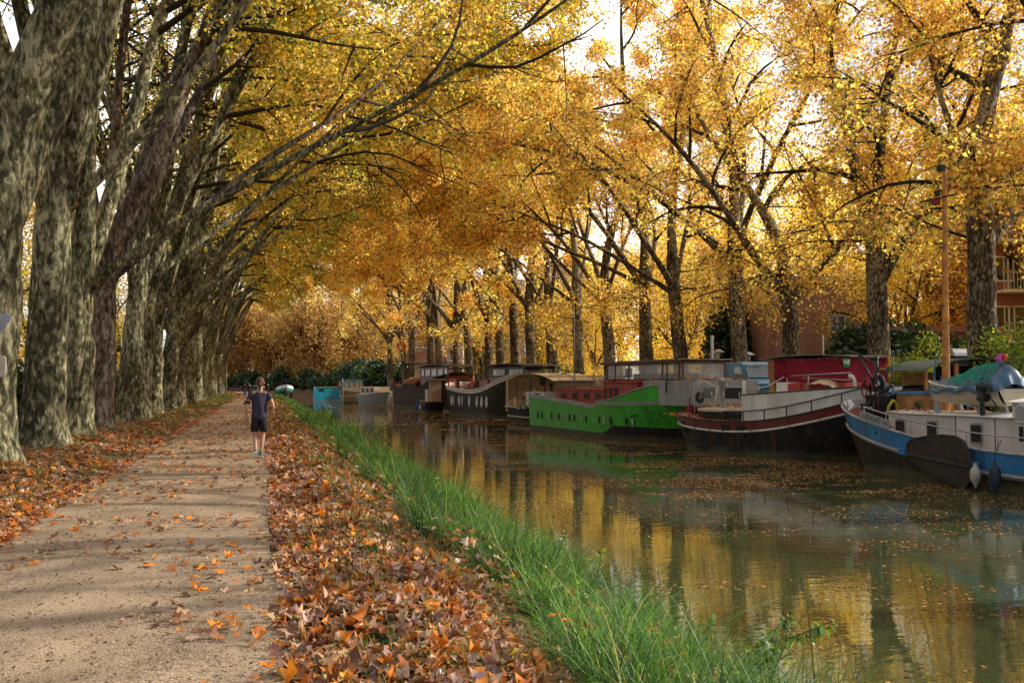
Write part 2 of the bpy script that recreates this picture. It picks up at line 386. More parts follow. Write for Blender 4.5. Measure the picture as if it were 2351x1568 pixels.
# ------------------------------------------------------------------ leaf scattering
def rot_frames(rng, n, tilt):
    """random tangent frames; tilt = how far the normal leans from +z (radians array)"""
    az = rng.uniform(0, 2 * PI, n); sp = rng.uniform(0, 2 * PI, n)
    nx = np.sin(tilt) * np.cos(az); ny = np.sin(tilt) * np.sin(az); nz = np.cos(tilt); Nn = np.stack([nx, ny, nz], 1)
    a = np.cross(Nn, np.stack([np.cos(sp), np.sin(sp), .3 * np.sin(sp * 3)], 1)); a /= np.linalg.norm(a, axis=1)[:, None] + 1e-9
    b_ = np.cross(Nn, a); return a, b_, Nn
LT = {}
LT['star'] = (np.array([(0, 0), (0, -.42), (.13, -.22), (.44, -.22), (.3, 0), (.5, .22), (.2, .2), (0, .55), (-.2, .2), (-.5, .22), (-.3, 0), (-.44, -.22), (-.13, -.22)]),
              [(0, i, i + 1) for i in range(1, 12)] + [(0, 12, 1)])
LT['tri'] = (np.array([(0, -.5), (.5, -.02), (.17, .1), (0, .55), (-.17, .1), (-.5, -.02)]), [(0, 1, 2), (0, 2, 3), (0, 3, 4), (0, 4, 5)])
LT['kite'] = (np.array([(0, -.5), (.42, .02), (0, .5), (-.42, .02)]), [(0, 1, 2), (0, 2, 3)])
def leaves(name, P, size, col, mat, rng, shape='tri', tilt=None, curl=.25, thin=None):
    n = len(P); tpl, tris = LT[shape]; k = len(tpl)
    if tilt is None: tilt = np.arccos(rng.uniform(-1, 1, n))
    a, b_, Nn = rot_frames(rng, n, tilt)
    sx = size * rng.uniform(.8, 1.15, n); sy = size * rng.uniform(.85, 1.15, n)
    cv = rng.normal(0, curl, n); cv2 = rng.normal(curl * .5, curl, n)
    tx, ty = tpl[:, 0], tpl[:, 1]
    r2 = tx ** 2 + ty ** 2
    hz = cv[:, None] * (tx ** 2)[None] * 2.2 + cv2[:, None] * (r2)[None] * 1.5
    if shape == 'star': hz = hz + rng.normal(0, .07, (n, k)) * (r2 > .04)[None]
    V = P[:, None, :] + a[:, None, :] * (tx[None] * sx[:, None])[..., None] + b_[:, None, :] * (ty[None] * sy[:, None])[..., None] + Nn[:, None, :] * (hz * size[:, None])[..., None]
    F = (np.array(tris)[None] + (np.arange(n) * k)[:, None, None]).reshape(-1, 3)
    cc = np.repeat(col, k, axis=0)
    return np_mesh(name, V.reshape(-1, 3), F, 3, mat, False, cc)
def pal(rng, n, cols, w, jit=.18):
    cols = np.array(cols); w = np.array(w, float); w /= w.sum()
    idx = rng.choice(len(cols), n, p=w); c = cols[idx] * rng.uniform(1 - jit * 1.6, 1 + jit * 1.2, (n, 1)) * rng.uniform(1 - jit * .5, 1 + jit * .5, (n, 3))
    return np.clip(c, 0, .95)
LITTER = [(.60, .19, .035), (.62, .38, .21), (.33, .13, .055), (.82, .26, .02), (.50, .31, .23), (.17, .07, .035), (.80, .42, .06)]
LW = [2.6, 2.8, 3.0, 1.5, 2.0, 2.0, .3]
def litter(name, X, Y, size, seed, label, dens_h=.05, zoff=.015, zf=H, tl=.45, shape='star', cols=LITTER, w=LW, curl=.35):
    rng = np.random.default_rng(seed); n = len(X)
    Z = zf(X, Y) + zoff + rng.uniform(0, dens_h, n)
    tilt = np.abs(rng.normal(0, tl, n))
    me = leaves(name, np.stack([X, Y, Z], 1), size, pal(rng, n, cols, w), M['litter'], rng, shape, tilt, curl)
    return tag(link(name, me), label, 'leaves', kind='stuff')
rng = np.random.default_rng(11)
def band(n, y0, y1, x0, x1, p=1.6):
    """more points close to the camera"""
    t = rng.uniform(0, 1, n) ** p; Y = y0 + (y1 - y0) * t; X = rng.uniform(0, 1, n) * (x1 - x0) + x0
    return X, Y
def sh(X, Y): return X + (XNw(Y) - 4.5)
def gapmask(X, Y, sc=.9, thr=.66, seed=2):
    return vnoise(X * sc, Y * sc * .6, seed) < thr
# canal-side litter
XX = []; YY = []; SS = []
for (n, y0, y1, x0, x1, s, p) in ((10500, 4.6, 12, .15, 3.0, .095, 1.2), (11000, 12, 26, .15, 3.2, .12, 1.3), (10000, 26, 60, .15, 3.3, .15, 1.3), (7500, 60, 190, .15, 3.4, .24, 1.2)):
    X, Y = band(n, y0, y1, x0, x1, p); k = gapmask(X, Y, .8, .80 if y0 < 20 else .68)
    dens = np.where(X > 1.9, rng.uniform(0, 1, n) < np.interp(X, [1.9, 3.3], [1, .15]), True)
    k &= dens; XX.append(X[k]); YY.append(Y[k]); SS.append(rng.uniform(.45, 1.4, k.sum()) * s)
X, Y, S = map(np.concatenate, (XX, YY, SS)); k = rng.uniform(0, 1, len(X)) < .5
litter('fallen_leaves', sh(X[k], Y[k]), Y[k], S[k], 3, 'thick drift of orange and brown plane leaves between the path and the reeds', tl=.38)
litter('fallen_leaves', sh(X[~k], Y[~k]), Y[~k], S[~k] * .85, 33, 'small curled and torn leaves mixed through the drift beside the path', tl=.7, shape='tri', curl=.75)
XX, YY = band(14000, 4.4, 26, -2.95, .6, 1.5); litter('leaf_crumbs', XX, YY, rng.uniform(.008, .034, 14000), 35, 'crumbs of dry leaf and grit scattered over the near part of the path', .004, .05, lambda a, b_: np.zeros_like(a) - .02, .3, 'kite', [(.25, .13, .06), (.10, .06, .035), (.45, .30, .18)], [2, 2, 1])
# left side litter
XX = []; YY = []; SS = []
for (n, y0, y1, s, p) in ((6500, 6, 18, .115, 1.0), (8000, 18, 36, .13, 1.2), (5000, 36, 70, .18, 1.2), (4500, 70, 190, .26, 1.2)):
    X, Y = band(n, y0, y1, -6.6, -2.55, p); k = gapmask(X, Y, .7, .72, 4); XX.append(X[k]); YY.append(Y[k]); SS.append(rng.uniform(.7, 1.25, k.sum()) * s)
X, Y, S = map(np.concatenate, (XX, YY, SS)); litter('fallen_leaves', sh(X, Y), Y, S, 4, 'brown leaves lying around the feet of the left row of trees')
# scattered on the path
n = 3600; X, Y = band(n, 4.4, 60, -2.9, .35, 1.4); k = (vnoise(X * 1.2, Y * .8, 9) > .38) | (X > -.1) | (X < -2.4)
X, Y = X[k], Y[k]; X2, Y2 = band(1500, 60, 180, -2.9, .3, 1.0); X, Y = np.append(X, X2), np.append(Y, Y2)
S = rng.uniform(.035, .135, len(X)) * np.interp(Y, [0, 60, 180], [1, 1.25, 1.8])
litter('fallen_leaves', sh(X, Y), Y, S, 5, 'single dry leaves scattered over the sandy path', .01, .065, lambda a, b_: np.zeros_like(a) - .02, .28)
# far bank
X = rng.uniform(25.2, 30, 9000); Y = rng.uniform(15, 150, 9000); X = X - 24.6 + XFw(Y)
litter('fallen_leaves', X, Y, rng.uniform(.2, .35, 9000), 6, 'carpet of orange leaves on the far bank behind the boats', .06, shape='tri')
# floating leaves
def floatmask(X, Y):
    a = vnoise(X * .35, Y * .8, 21) * .6 + vnoise(X * 1.2, Y * 3.2, 22) * .4
    bias = np.interp(X, [4, 8, 12, 20], [.60, .57, .47, .42]) + np.interp(Y, [5, 12, 40, 120], [.04, .02, 0, .03])
    return a > bias
XX = []; YY = []; SS = []
for (n, y0, y1, s) in ((16000, 7, 24, .065), (60000, 24, 60, .075), (24000, 60, 190, .16)):
    Y = y0 + (y1 - y0) * rng.uniform(0, 1, n) ** 1.1; X = rng.uniform(4.7, 24, n); k = floatmask(X, Y) & (rng.uniform(0, 1, n) < np.interp(Y, [7, 22], [.45, 1])); XX.append(X[k]); YY.append(Y[k]); SS.append(rng.uniform(.6, 1.3, k.sum()) * s)
X, Y, S = map(np.concatenate, (XX, YY, SS))
litter('floating_leaves', X, Y, S, 7, 'drifts of brown leaves floating on the canal', .004, .006, lambda a, b_: np.full_like(a, W), .10, 'tri', [(.48, .22, .08), (.28, .12, .05), (.66, .38, .16), (.16, .07, .035)], [3, 3, 2, 2], .12)

# ------------------------------------------------------------------ grass blades and weeds
def blades(name, X, Y, Z, hgt, wid, lean, leandir, cols, w, seed, segs=4, label=None, cat='grass'):
    rng = np.random.default_rng(seed); n = len(X)
    az = rng.uniform(0, 2 * PI, n); 
    dx = np.cos(az) * .7 + leandir[0]; dy = np.sin(az) * .7 + leandir[1]; dn = np.hypot(dx, dy) + 1e-6; dx /= dn; dy /= dn
    px, py = -dy, dx
    t = np.linspace(0, 1, segs + 1); V = np.zeros((n, (segs + 1) * 2, 3), np.float32)
    for i, s in enumerate(t):
        out = lean * hgt * s ** 2; up = hgt * (s - .38 * lean * s ** 2.2 * 1.1)
        wd = wid * (1 - s) ** .6 if s < 1 else 0.001
        cx, cy, cz = X + dx * out, Y + dy * out, Z + up
        V[:, 2 * i] = np.stack([cx - px * wd / 2, cy - py * wd / 2, cz], 1); V[:, 2 * i + 1] = np.stack([cx + px * wd / 2, cy + py * wd / 2, cz], 1)
    q = np.array([(2 * i, 2 * i + 1, 2 * i + 3, 2 * i + 2) for i in range(segs)]); F = (q[None] + (np.arange(n) * (segs + 1) * 2)[:, None, None]).reshape(-1, 4)
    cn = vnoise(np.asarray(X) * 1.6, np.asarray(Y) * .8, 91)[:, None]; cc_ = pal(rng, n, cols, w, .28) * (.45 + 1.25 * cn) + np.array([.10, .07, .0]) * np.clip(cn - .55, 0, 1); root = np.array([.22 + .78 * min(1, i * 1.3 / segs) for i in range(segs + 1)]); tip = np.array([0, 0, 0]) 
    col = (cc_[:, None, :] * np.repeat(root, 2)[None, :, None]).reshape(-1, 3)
    return tag(link(name, np_mesh(name, V.reshape(-1, 3), F, 4, M['grass'], True, col)), label, cat, kind='stuff')
GC = [(.08, .21, .045), (.16, .34, .06), (.045, .12, .045), (.30, .46, .08), (.46, .43, .16)]; GW = [3.8, 3, 3, 1.1, .4]
XX = []; YY = []; HH = []; WW = []
for (n, y0, y1, hm, wm) in ((18000, 4.2, 12, .66, .010), (18000, 12, 26, .68, .015), (11000, 26, 60, .7, .026), (8000, 60, 190, .65, .055)):
    X, Y = band(n, y0, y1, 0, 1, 1.1); cl = vnoise(Y * 2.2, X * 3, 31); X = 2.0 + (np.interp(Y, [6, 14], [1.75, 2.3])) * X ** .9 + .35 * np.sin(Y * .9) * .4
    X = X - np.interp(Y, [5, 12], [.05, 0]); k = rng.uniform(0, 1, n) < .35 + cl
    XX.append(X[k]); YY.append(Y[k]); HH.append(rng.uniform(.5, 1.2, k.sum()) * (1 + .5 * (rng.uniform(0, 1, k.sum()) > .95)) * hm * (.35 + 1.15 * cl[k])); WW.append(np.full(k.sum(), wm))
X, Y, Hh, Wd = map(np.concatenate, (XX, YY, HH, WW)); X = sh(X, Y); n = len(X)
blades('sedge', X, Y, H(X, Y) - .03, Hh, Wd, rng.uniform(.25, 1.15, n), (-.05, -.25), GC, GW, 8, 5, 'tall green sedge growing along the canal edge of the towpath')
# short tufts in the leaf litter
def tufts(cnt, x0, x1, y0, y1, seed, label, per=26, hh=.12):
    r = np.random.default_rng(seed); cx = r.uniform(x0, x1, cnt); cy = y0 + (y1 - y0) * r.uniform(0, 1, cnt) ** 1.5
    sc = np.interp(cy, [5, 40, 120], [1, 1.2, 2.2]); X = np.repeat(cx, per) + r.normal(0, .09, cnt * per) * np.repeat(sc, per) * 1.6; Y = np.repeat(cy, per) + r.normal(0, .14, cnt * per) * np.repeat(sc, per) * 1.6
    n = len(X); X = sh(X, Y); k = (X - (XNw(Y) - 4.5) > .3) | (X - (XNw(Y) - 4.5) < -2.9)
    X, Y = X[k], Y[k]; s2 = np.repeat(sc, per)[k]; n = len(X)
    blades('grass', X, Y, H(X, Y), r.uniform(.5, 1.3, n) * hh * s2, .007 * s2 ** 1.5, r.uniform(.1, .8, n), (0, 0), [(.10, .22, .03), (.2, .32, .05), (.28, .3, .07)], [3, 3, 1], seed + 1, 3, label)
tufts(620, .4, 2.1, 5, 120, 41, 'tufts of short grass poking through the fallen leaves beside the sedge')
tufts(700, -5.4, -2.9, 11, 120, 43, 'short green grass at the feet of the left row of trees', 30, .14)
tufts(420, .95, 1.95, 9, 55, 47, 'yellow green grass patches half way between the path and the sedge', 46, .13)
XX, YY = band(5200, 60, 190, -4.5, 3.2, .6); k = vnoise(XX, YY * .3, 77) > .62; XX, YY = XX[k], YY[k]; XX = sh(XX, YY); k = (XX - (XNw(YY) - 4.5) > .4) | (XX - (XNw(YY) - 4.5) < -2.9); XX, YY = XX[k], YY[k]
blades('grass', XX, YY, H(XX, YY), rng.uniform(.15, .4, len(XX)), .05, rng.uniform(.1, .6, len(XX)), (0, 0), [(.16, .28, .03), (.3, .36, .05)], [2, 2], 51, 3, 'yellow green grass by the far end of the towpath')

# broad-leaved ground cover among the sedge
XX = []; YY = []; ZZ = []; SS = []
for (n, y0, y1, s_) in ((2600, 5, 14, .045), (6500, 14, 40, .075), (8000, 40, 110, .12), (4500, 110, 190, .22)):
    Y = y0 + (y1 - y0) * rng.uniform(0, 1, n) ** 1.1; X = rng.uniform(2.1, 4.5, n); cl = vnoise(X * 1.3, Y * .45, 61); k = cl > np.interp(y0, [5, 14, 40], [.62, .48, .35])
    XX.append(X[k]); YY.append(Y[k]); ZZ.append(rng.uniform(.05, 1, k.sum()) * .85 * (cl[k] - .2)); SS.append(rng.uniform(.6, 1.4, k.sum()) * s_)
X, Y, Z, S = map(np.concatenate, (XX, YY, ZZ, SS)); X = sh(X, Y); P = np.stack([X, Y, H(X, Y) + Z], 1)
tag(link('ground_cover', leaves('ground_cover', P, S, pal(rng, len(X), [(.13, .28, .04), (.28, .42, .06), (.45, .52, .08), (.07, .15, .035)], [3, 3, 2, 1.5]), M['leaf_green'], rng, 'kite', rng.uniform(.1, 1.3, len(X)), .3)), 'bright broad leaved weeds mixed into the sedge along the canal edge', 'weeds', kind='stuff')
XX, YY = band(2600, 5, 40, 1.9, 3.6, 1.3); litter('fallen_leaves', sh(XX, YY), YY, rng.uniform(.06, .13, 2600), 88, 'brown leaves caught between the sedge stems', .35)
# ------------------------------------------------------------------ trees
def nrm(v): return v / (np.linalg.norm(v) + 1e-9)
def grow(rng, p, d, Ln, n, wander, bend, bend2=None):
    P = [np.array(p, float)]; d = nrm(np.array(d, float)); bend = np.array(bend, float); w = np.zeros(3)
    for i in range(n):
        w = w * .6 + rng.normal(0, wander, 3)
        b_ = bend if bend2 is None else bend + (np.array(bend2) - bend) * i / n
        d = nrm(d + w * .5 + b_); P.append(P[-1] + d * Ln / n)
    return np.array(P)
def at(P, t):
    x = t * (len(P) - 1); i = min(int(x), len(P) - 2); f = x - i
    return P[i] * (1 - f) + P[i + 1] * f, nrm(P[i + 1] - P[i])

def tree_data(seed, sp):
    rng = np.random.default_rng(seed); mb = MB(); mt = MB(); tips = []; lod = sp.get('lod', 0)
    Hh, r0, r1 = sp['H'], sp['r0'], sp['r1']; lean = np.array(sp.get('lean', (0, 0)))
    zs = np.concatenate([[-.4, -.05, .12, .3, .55, .9], np.linspace(1.4, Hh, 10 if lod < 2 else 5)])
    wob = rng.normal(0, .05, (len(zs), 2)); wob[:5] = 0; wob = np.cumsum(wob, axis=0) * .6
    P = np.stack([lean[0] * zs + sp.get('curve', 0) * (zs / Hh) ** 2 + wob[:, 0], lean[1] * zs + wob[:, 1], zs], 1)
    rad = r1 + (r0 - r1) * (1 - np.clip(zs / Hh, 0, 1)) ** .8 + .42 * r0 * np.exp(-np.clip(zs, 0, 9) / .38) + .12 * r0 * np.exp(-((zs - Hh) / .8) ** 2)
    ph = rng.uniform(0, 6.28, 6); nb = rng.integers(4, 7); burl = [(rng.uniform(0, 6.28), rng.uniform(2, Hh), rng.uniform(.08, .2)) for _ in range(4)]
    def warp(A, p, i):
        z = p[2]; w = 1 + .035 * np.sin(2 * A + ph[0] + z * .25) + .03 * np.sin(3 * A + ph[1] - z * .5) + .02 * np.sin(5 * A + ph[2] + z * 1.1)
        w = w + .16 * np.exp(-max(z, 0) / .4) * np.sin(nb * A + ph[3])
        for (ba, bz, bs) in burl: w = w + bs * np.exp(-((z - bz) / .35) ** 2) * np.exp(-((np.angle(np.exp(1j * (A - ba)))) / .5) ** 2)
        return w
    top = P[-1]; bias = np.array(sp.get('bias', (0, 0, 0)), float)
    nl2 = sp.get('n2', 8); n3 = sp.get('n3', 6)
    def level3(Pb, rb, cnt, dl):
        for j in range(cnt):
            q, dq = at(Pb, rng.uniform(.18, 1)); d = nrm(dq * .5 + rng.normal(0, .55, 3) + bias * .35 + np.array((0, 0, dl)))
            Ln = rng.uniform(1.1, 2.5) * sp.get('k3', 1); T = grow(rng, q, d, Ln, 3, .22, (0, 0, -.06 + sp.get('droop', 0)))
            if lod < 2: mt.tube(T, np.linspace(rb * .4, .009, len(T)), 3, cap=False)
            tips.append(T)
            if lod == 0:
                for k in range(2):
                    q2, d2 = at(T, rng.uniform(.2, .9)); T2 = grow(rng, q2, d2 * .5 + rng.normal(0, .6, 3), rng.uniform(.5, 1.1), 2, .2, (0, 0, -.08))
                    mt.tube(T2, np.linspace(.012, .006, 3), 3, cap=False); tips.append(T2)
    def level2(Pl, rl, cnt, t0, lk=1.0, zb=0.0):
        for j in range(cnt):
            t = t0 + (1 - t0) * (j + rng.uniform(0, .9)) / cnt; q, dq = at(Pl, min(t, .99))
            side = rng.normal(0, 1, 3); side -= dq * side.dot(dq); d = nrm(dq * .55 + nrm(side) * .75 + bias + np.array((0, 0, zb)))
            Ln = rng.uniform(3., 5.6) * lk * sp.get('k2', 1) * (1.15 - .45 * t); r = rl * (1 - .7 * t) * .58 + .025
            B = grow(rng, q, d, Ln, 6, .2, bias * .10 + np.array((0, 0, .02 + sp.get('droop', 0))), np.array((0, 0, -.05)) + bias * .04)
            mt.tube(B, np.linspace(r, .018, len(B)), 5 if lod < 2 else 4, cap=False); level3(B, r, n3, -.1)
    for li, (d, Ln, r, b1, b2, tb) in enumerate(sp['limbs']):
        ph2 = rng.uniform(0, 6.28, 3)
        lw = (lambda A, p, i: 1 + .07 * np.sin(2 * A + p[2] * 1.7 + ph2[0]) + .05 * np.sin(3 * A - p[2] * 2.3 + ph2[1]))
        if li == 0:                       # the leader carries the trunk on in one skin
            Lm = grow(rng, top, np.array(d) * np.array((.55, .55, 1.2)), Ln, 14, .09, np.array(b1) + np.array((d[0], d[1], 0)) * .05, b2)
            s_ = np.linspace(0, 1, len(Lm)); rr = r * (1 - s_ ** 1.35 * .84) + (r1 * 1.02 - r) * np.exp(-s_ * 9)
            nt_ = len(P); PP = np.concatenate([P, Lm[1:]]); RR = np.concatenate([rad, rr[1:]])
            mb.tube(PP, RR, 22 if lod == 0 else (14 if lod == 1 else 9), warp=lambda A, p, i: warp(A, p, i) if i < nt_ else lw(A, p, i))
        else:                             # side limbs leave the trunk with a thick collar
            z0 = Hh - rng.uniform(.9, 1.6); base = np.array([np.interp(z0, P[:, 2], P[:, 0]), np.interp(z0, P[:, 2], P[:, 1]), z0])
            Lm = grow(rng, base, np.array(d) * np.array((.8, .8, 1.1)), Ln + 1, 15, .08, np.array(b1) + np.array((d[0], d[1], 0)) * .05, b2)
            s_ = np.linspace(0, 1, len(Lm)); rr = r * (1 - s_ ** 1.35 * .84) + (min(r1 * .9, r * 1.45) - r) * np.exp(-s_ * 12)
            mb.tube(Lm, rr, 12 if lod == 0 else 7, warp=lw)
        level2(Lm, r, nl2, tb)
        level3(Lm[-4:], r * .3, n3, 0)
    for (z, d, Ln, r) in sp.get('low', []):
        q = np.array([np.interp(z, P[:, 2], P[:, 0]), np.interp(z, P[:, 2], P[:, 1]), z])
        B = grow(rng, q, d, Ln, 8, .17, (0, 0, -.03), (0, 0, -.09)); mt.tube(B, np.linspace(r, .02, len(B)), 5, cap=False); level3(B, r, n3 + 3, -.35)
    nper = sp['leaves'] / max(1, len(tips)); pts = []; cl = []
    for T in tips:
        m_ = rng.poisson(nper); 
        if not m_: continue
        x = rng.uniform(.1, 1.05, m_) * (len(T) - 1); i = np.minimum(x.astype(int), len(T) - 2); f = (x - i)[:, None]
        pts.append(T[i] * (1 - f) + T[i + 1] * f + rng.normal(0, sp.get('spread', .24), (m_, 3)) - np.array((0, 0, .08))); cl.append(np.full(m_, rng.uniform()))
    pts = np.concatenate(pts); cl = np.concatenate(cl)
    if sp.get('near'):
        dd = np.linalg.norm(pts + np.array(sp['near']) - np.array((0, 0, 1.7)), axis=1); k = dd > 19; pts, cl = pts[k], cl[k]
    if sp.get('filt'): k = sp['filt'](pts, rng); pts, cl = pts[k], cl[k]
    return mb, mt, pts, cl, rng

Yl, Or, Ru, Gy, Gr, Br = (.95, .80, .22), (.90, .58, .16), (.55, .28, .12), (.60, .66, .15), (.15, .26, .06), (.28, .16, .10)
def crown_col(pts, cl, rng, mode):
    n = len(pts); t = cl * .5 + rng.uniform(0, .85, n) - .15
    if mode == 'left': stops = [Gr, (.42, .48, .08), (.85, .70, .12), (.80, .58, .10), Or, Ru]; xp = [0, .22, .42, .62, .85, 1.1]
    elif mode == 'right': stops = [(.50, .58, .12), (.93, .84, .24), (.94, .68, .16), Or, (.66, .33, .11), (.42, .19, .08)]; xp = [-.05, .2, .45, .68, .9, 1.1]
    elif mode == 'gold': stops = [Gy, (.85, .68, .07), Yl, (.9, .58, .05), Or, Ru]; xp = [-.05, .15, .4, .7, .95, 1.2]
    else: stops = [(.92, .74, .22), (.80, .60, .22), (.68, .47, .19), (.56, .37, .17), (.42, .29, .15), (.85, .66, .2)]; xp = [0, .2, .45, .7, .9, 1.1]
    s = np.array(stops); c = np.stack([np.interp(t, xp, s[:, k]) for k in range(3)], 1)
    return np.clip(c * (.22 + .98 * rng.uniform(0, 1, (n, 1)) ** .8), 0, .97)

ORD = ['first', 'second', 'third', 'fourth', 'fifth', 'sixth', 'seventh', 'eighth', 'ninth', 'tenth', 'eleventh', 'twelfth', 'thirteenth', 'fourteenth', 'fifteenth', 'sixteenth', 'seventeenth', 'eighteenth', 'nineteenth', 'twentieth', 'twenty-first', 'twenty-second', 'twenty-third', 'twenty-fourth', 'twenty-fifth', 'twenty-sixth', 'twenty-seventh', 'twenty-eighth']
CACHE = {}
def make_tree(key, seed, sp, loc, rz, scale, label, group, mode, barkm, name='plane_tree', shape='tri', size=.2):
    if key not in CACHE:
        mb, mt, pts, cl, rng = tree_data(seed, sp)
        wood = mb.mesh(name + '_trunk', barkm, True); br = mt.mesh(name + '_branches', sp.get('brmat', M['branch']), True)
        n = len(pts); cr = leaves(name + '_crown', pts, size * rng.uniform(.7, 1.25, n), crown_col(pts, cl, rng, mode), M['leaf'], rng, shape, None, .3)
        CACHE[key] = (wood, br, cr)
    w, b_, c_ = CACHE[key]
    e = empty(name, loc, rz, label, 'tree', group); e.scale = (scale,) * 3
    link('trunk', w, e); link('branches', b_, e); link('crown', c_, e)
    return e

def lf(p, rng):   # left crowns: bare on the field side and low down
    x, y, z = p[:, 0], p[:, 1], p[:, 2]; u = rng.uniform(0, 1, len(p))
    return (z > 9.0 + 1.4 * u + .45 * np.maximum(0, x - 5)) & ((x > 2.6 + 2 * rng.uniform(0, 1, len(p))) | (u < .10 + .2 * (x < -4)))
def left_spec(rng, lod, lv, big=1.0):
    s = lambda a: float(rng.uniform(-a, a))
    limbs = [((.08 + s(.12), s(.15), .99), 25 + s(1.5), .25 * big, (.0, 0, .03), (.085, 0, -.05), .28),
             ((.40 + s(.12), s(.3), .92), 25 + s(1.5), .22 * big, (-.02, 0, .06), (.075, 0, -.05), .28),
             ((-.14 + s(.1), -.12 + s(.3), .98), 17 + s(1.5), .20 * big, (-.01, 0, .04), (.05, 0, -.01), .48),
             ((-.36 + s(.12), s(.35), .9), 15 + s(2), .19 * big, (.0, 0, .05), (.05, 0, 0), .5)]
    if rng.uniform() < .6: limbs.append(((.28 + s(.12), .4 + s(.2), .88), 21 + s(1.5), .21 * big, (-.01, 0, .05), (.06, 0, -.04), .35))
    return dict(H=6.2 + s(1.3), r0=.44 * big, r1=.34 * big, lean=(s(.03) + .01, s(.02)), limbs=limbs, bias=(.60, 0, -.02), n2=8, n3=5, k2=1.4, leaves=lv, lod=lod, filt=lf, curve=.12 + s(.2), brmat=M['branch'], spread=.3)
rg = np.random.default_rng(101)
leftY = [16.2, 20.8, 25.6, 30.4, 35.4, 40.4]
while leftY[-1] < 168: leftY.append(leftY[-1] + 4.9 + .25 * math.sin(len(leftY) * 1.7))
leftY = leftY[:28]
for i, Y in enumerate(leftY):
    X = -5.1 + float(XNw(Y)) - 4.5 + rg.uniform(-.2, .2); big = [1.08, 1.32, 1.08, 1.0, .92, 1.0][i] if i < 6 else rg.uniform(.85, 1.05)
    lod = 0 if i < 5 else (1 if i < 12 else 2)
    if i < 12: key = 'L%d' % i; seed = 500 + i
    else: key = 'Lf%d' % (i % 5); seed = 600 + i % 5
    sp = left_spec(np.random.default_rng(seed), lod, 36000 if lod == 0 else (36000 if lod == 1 else 24000), big if i < 12 else 1.0)
    if 2 <= i <= 11: sp['limbs'].append(((.76, float(np.random.default_rng(i).uniform(-.35, .35)), .58), 21, .12, (0, 0, .03), (.0, 0, -.03), .4))
    if i == 1: sp['H'] = 5.6; sp['limbs'][0] = ((.52, -.05, .82), 16, .42, (.0, 0, .03), (.03, 0, -.02), .4); sp['limbs'][2] = ((-.42, -.15, .85), 13, .30, (.02, 0, .07), (.04, 0, 0), .6)
    if i == 0: sp['H'] = 4.9; sp['limbs'] = [((.35, .1, .92), 14, .36, (.0, 0, .03), (.03, 0, 0), .5), ((-.15, -.1, .95), 13, .33, (0, 0, .03), (.02, 0, 0), .6), ((.1, .45, .85), 12, .25, (0, 0, .05), (0, 0, 0), .6)]
    if i == 4: sp['limbs'][0] = ((.75, -.1, .66), 17, .27, (-.02, 0, .05), (.05, 0, -.02), .45)
    sp['near'] = (X, Y, 0)
    desc = 'thick mottled' if big > 1.1 else ('smooth brown' if i == 4 else 'mottled')
    make_tree(key, seed, sp, (X, Y, float(H(X, Y)) - .05), 0 if i < 12 else rg.uniform(-.15, .15), 1 if i < 12 else rg.uniform(.94, 1.06),
              '%s plane tree, %s from the near end of the row left of the path' % (desc, ORD[i]), 'plane trees in the row left of the towpath', 'left',
              M['bark_brown'] if i == 4 else M['bark'], size=.165 if lod == 0 else (.19 if lod == 1 else .27), shape='tri' if lod < 2 else 'kite')

# right row
def rf(p, rng):
    u = rng.uniform(0, 1, len(p)); z = p[:, 2]; x = p[:, 0]; k_ = z - (13.6 + .5 * x); return ((np.abs(k_) > 1.7) | (u < .42)) & ((k_ < 1.7) | (k_ > 8) | (u < .66)) & ((z > 9.6 + .8 * np.sin(x)) | (u < .26))
def right_spec(rng, lod, lv, H0=None):
    s = lambda a: float(rng.uniform(-a, a)); limbs = []; n = int(rng.integers(2, 4)); a0 = rng.uniform(0, 6.28)
    for k in range(n):
        a = a0 + k * 2 * PI / n + s(.3); up = rng.uniform(.75, 1.0)
        cx = math.cos(a) * .62 - .10; limbs.append(((cx - .08, math.sin(a) * .6, up * .9), (18.5 if cx < .1 else 14) + s(1.8), .19 + s(.03), (-.01, 0, .045), (-.03, 0, -.02), .25))
    limbs.insert(0, ((-.05 + s(.06), s(.08), 1.0), 20 + s(2), .31, (0, 0, .05), (-.01, 0, .02), .2))
    lo_ = lod < 2; limbs.append(((-(.86 if lo_ else .66) + s(.06), s(.35), .45 if lo_ else .76), 20 + s(1.5), .14, (.0, 0, .03), (-.0, 0, -.01), .3))
    low = []
    for k in range(2 if lod == 2 else 4):
        a = rng.uniform(0, 6.28); z = rng.uniform(6.8, 8.8); low.append((z, (math.cos(a), math.sin(a), .25 + s(.2)), rng.uniform(3.2, 6), .07))
    return dict(H=H0 or 9.0 + s(1.0), r0=.52, r1=.38, lean=(-.02 + s(.015), s(.02)), limbs=limbs, low=low, bias=(-.20, 0, -.02), n2=8, n3=6, k2=1.4, leaves=lv, lod=lod, curve=-.12 + s(.2), spread=.3, droop=-.01, filt=rf, brmat=M['branch'])
uR = [2265, 2020, 1825, 1700, 1563, 1483, 1400, 1330, 1270, 1220, 1187, 1150, 1122, 1080, 1050, 1010, 987, 945, 930, 897]
rows_ = []
for i, u in enumerate(uR):
    best = min(np.arange(28, 232, .25), key=lambda Y_: abs(CX + FPX * ((float(XFw(Y_)) + 2.6 + (1.3 if i in (3, 8) else 0)) * CT - Y_ * ST) / (Y_ * CT + (float(XFw(Y_)) + 2.6) * ST) - u))
    rows_.append((float(XFw(best)) + 2.6 + (1.3 if i in (3, 8) else 0), float(best)))
rows_ = [(27.2, 11.5), (27.2, 19.0), (27.1, 25.8)] + rows_
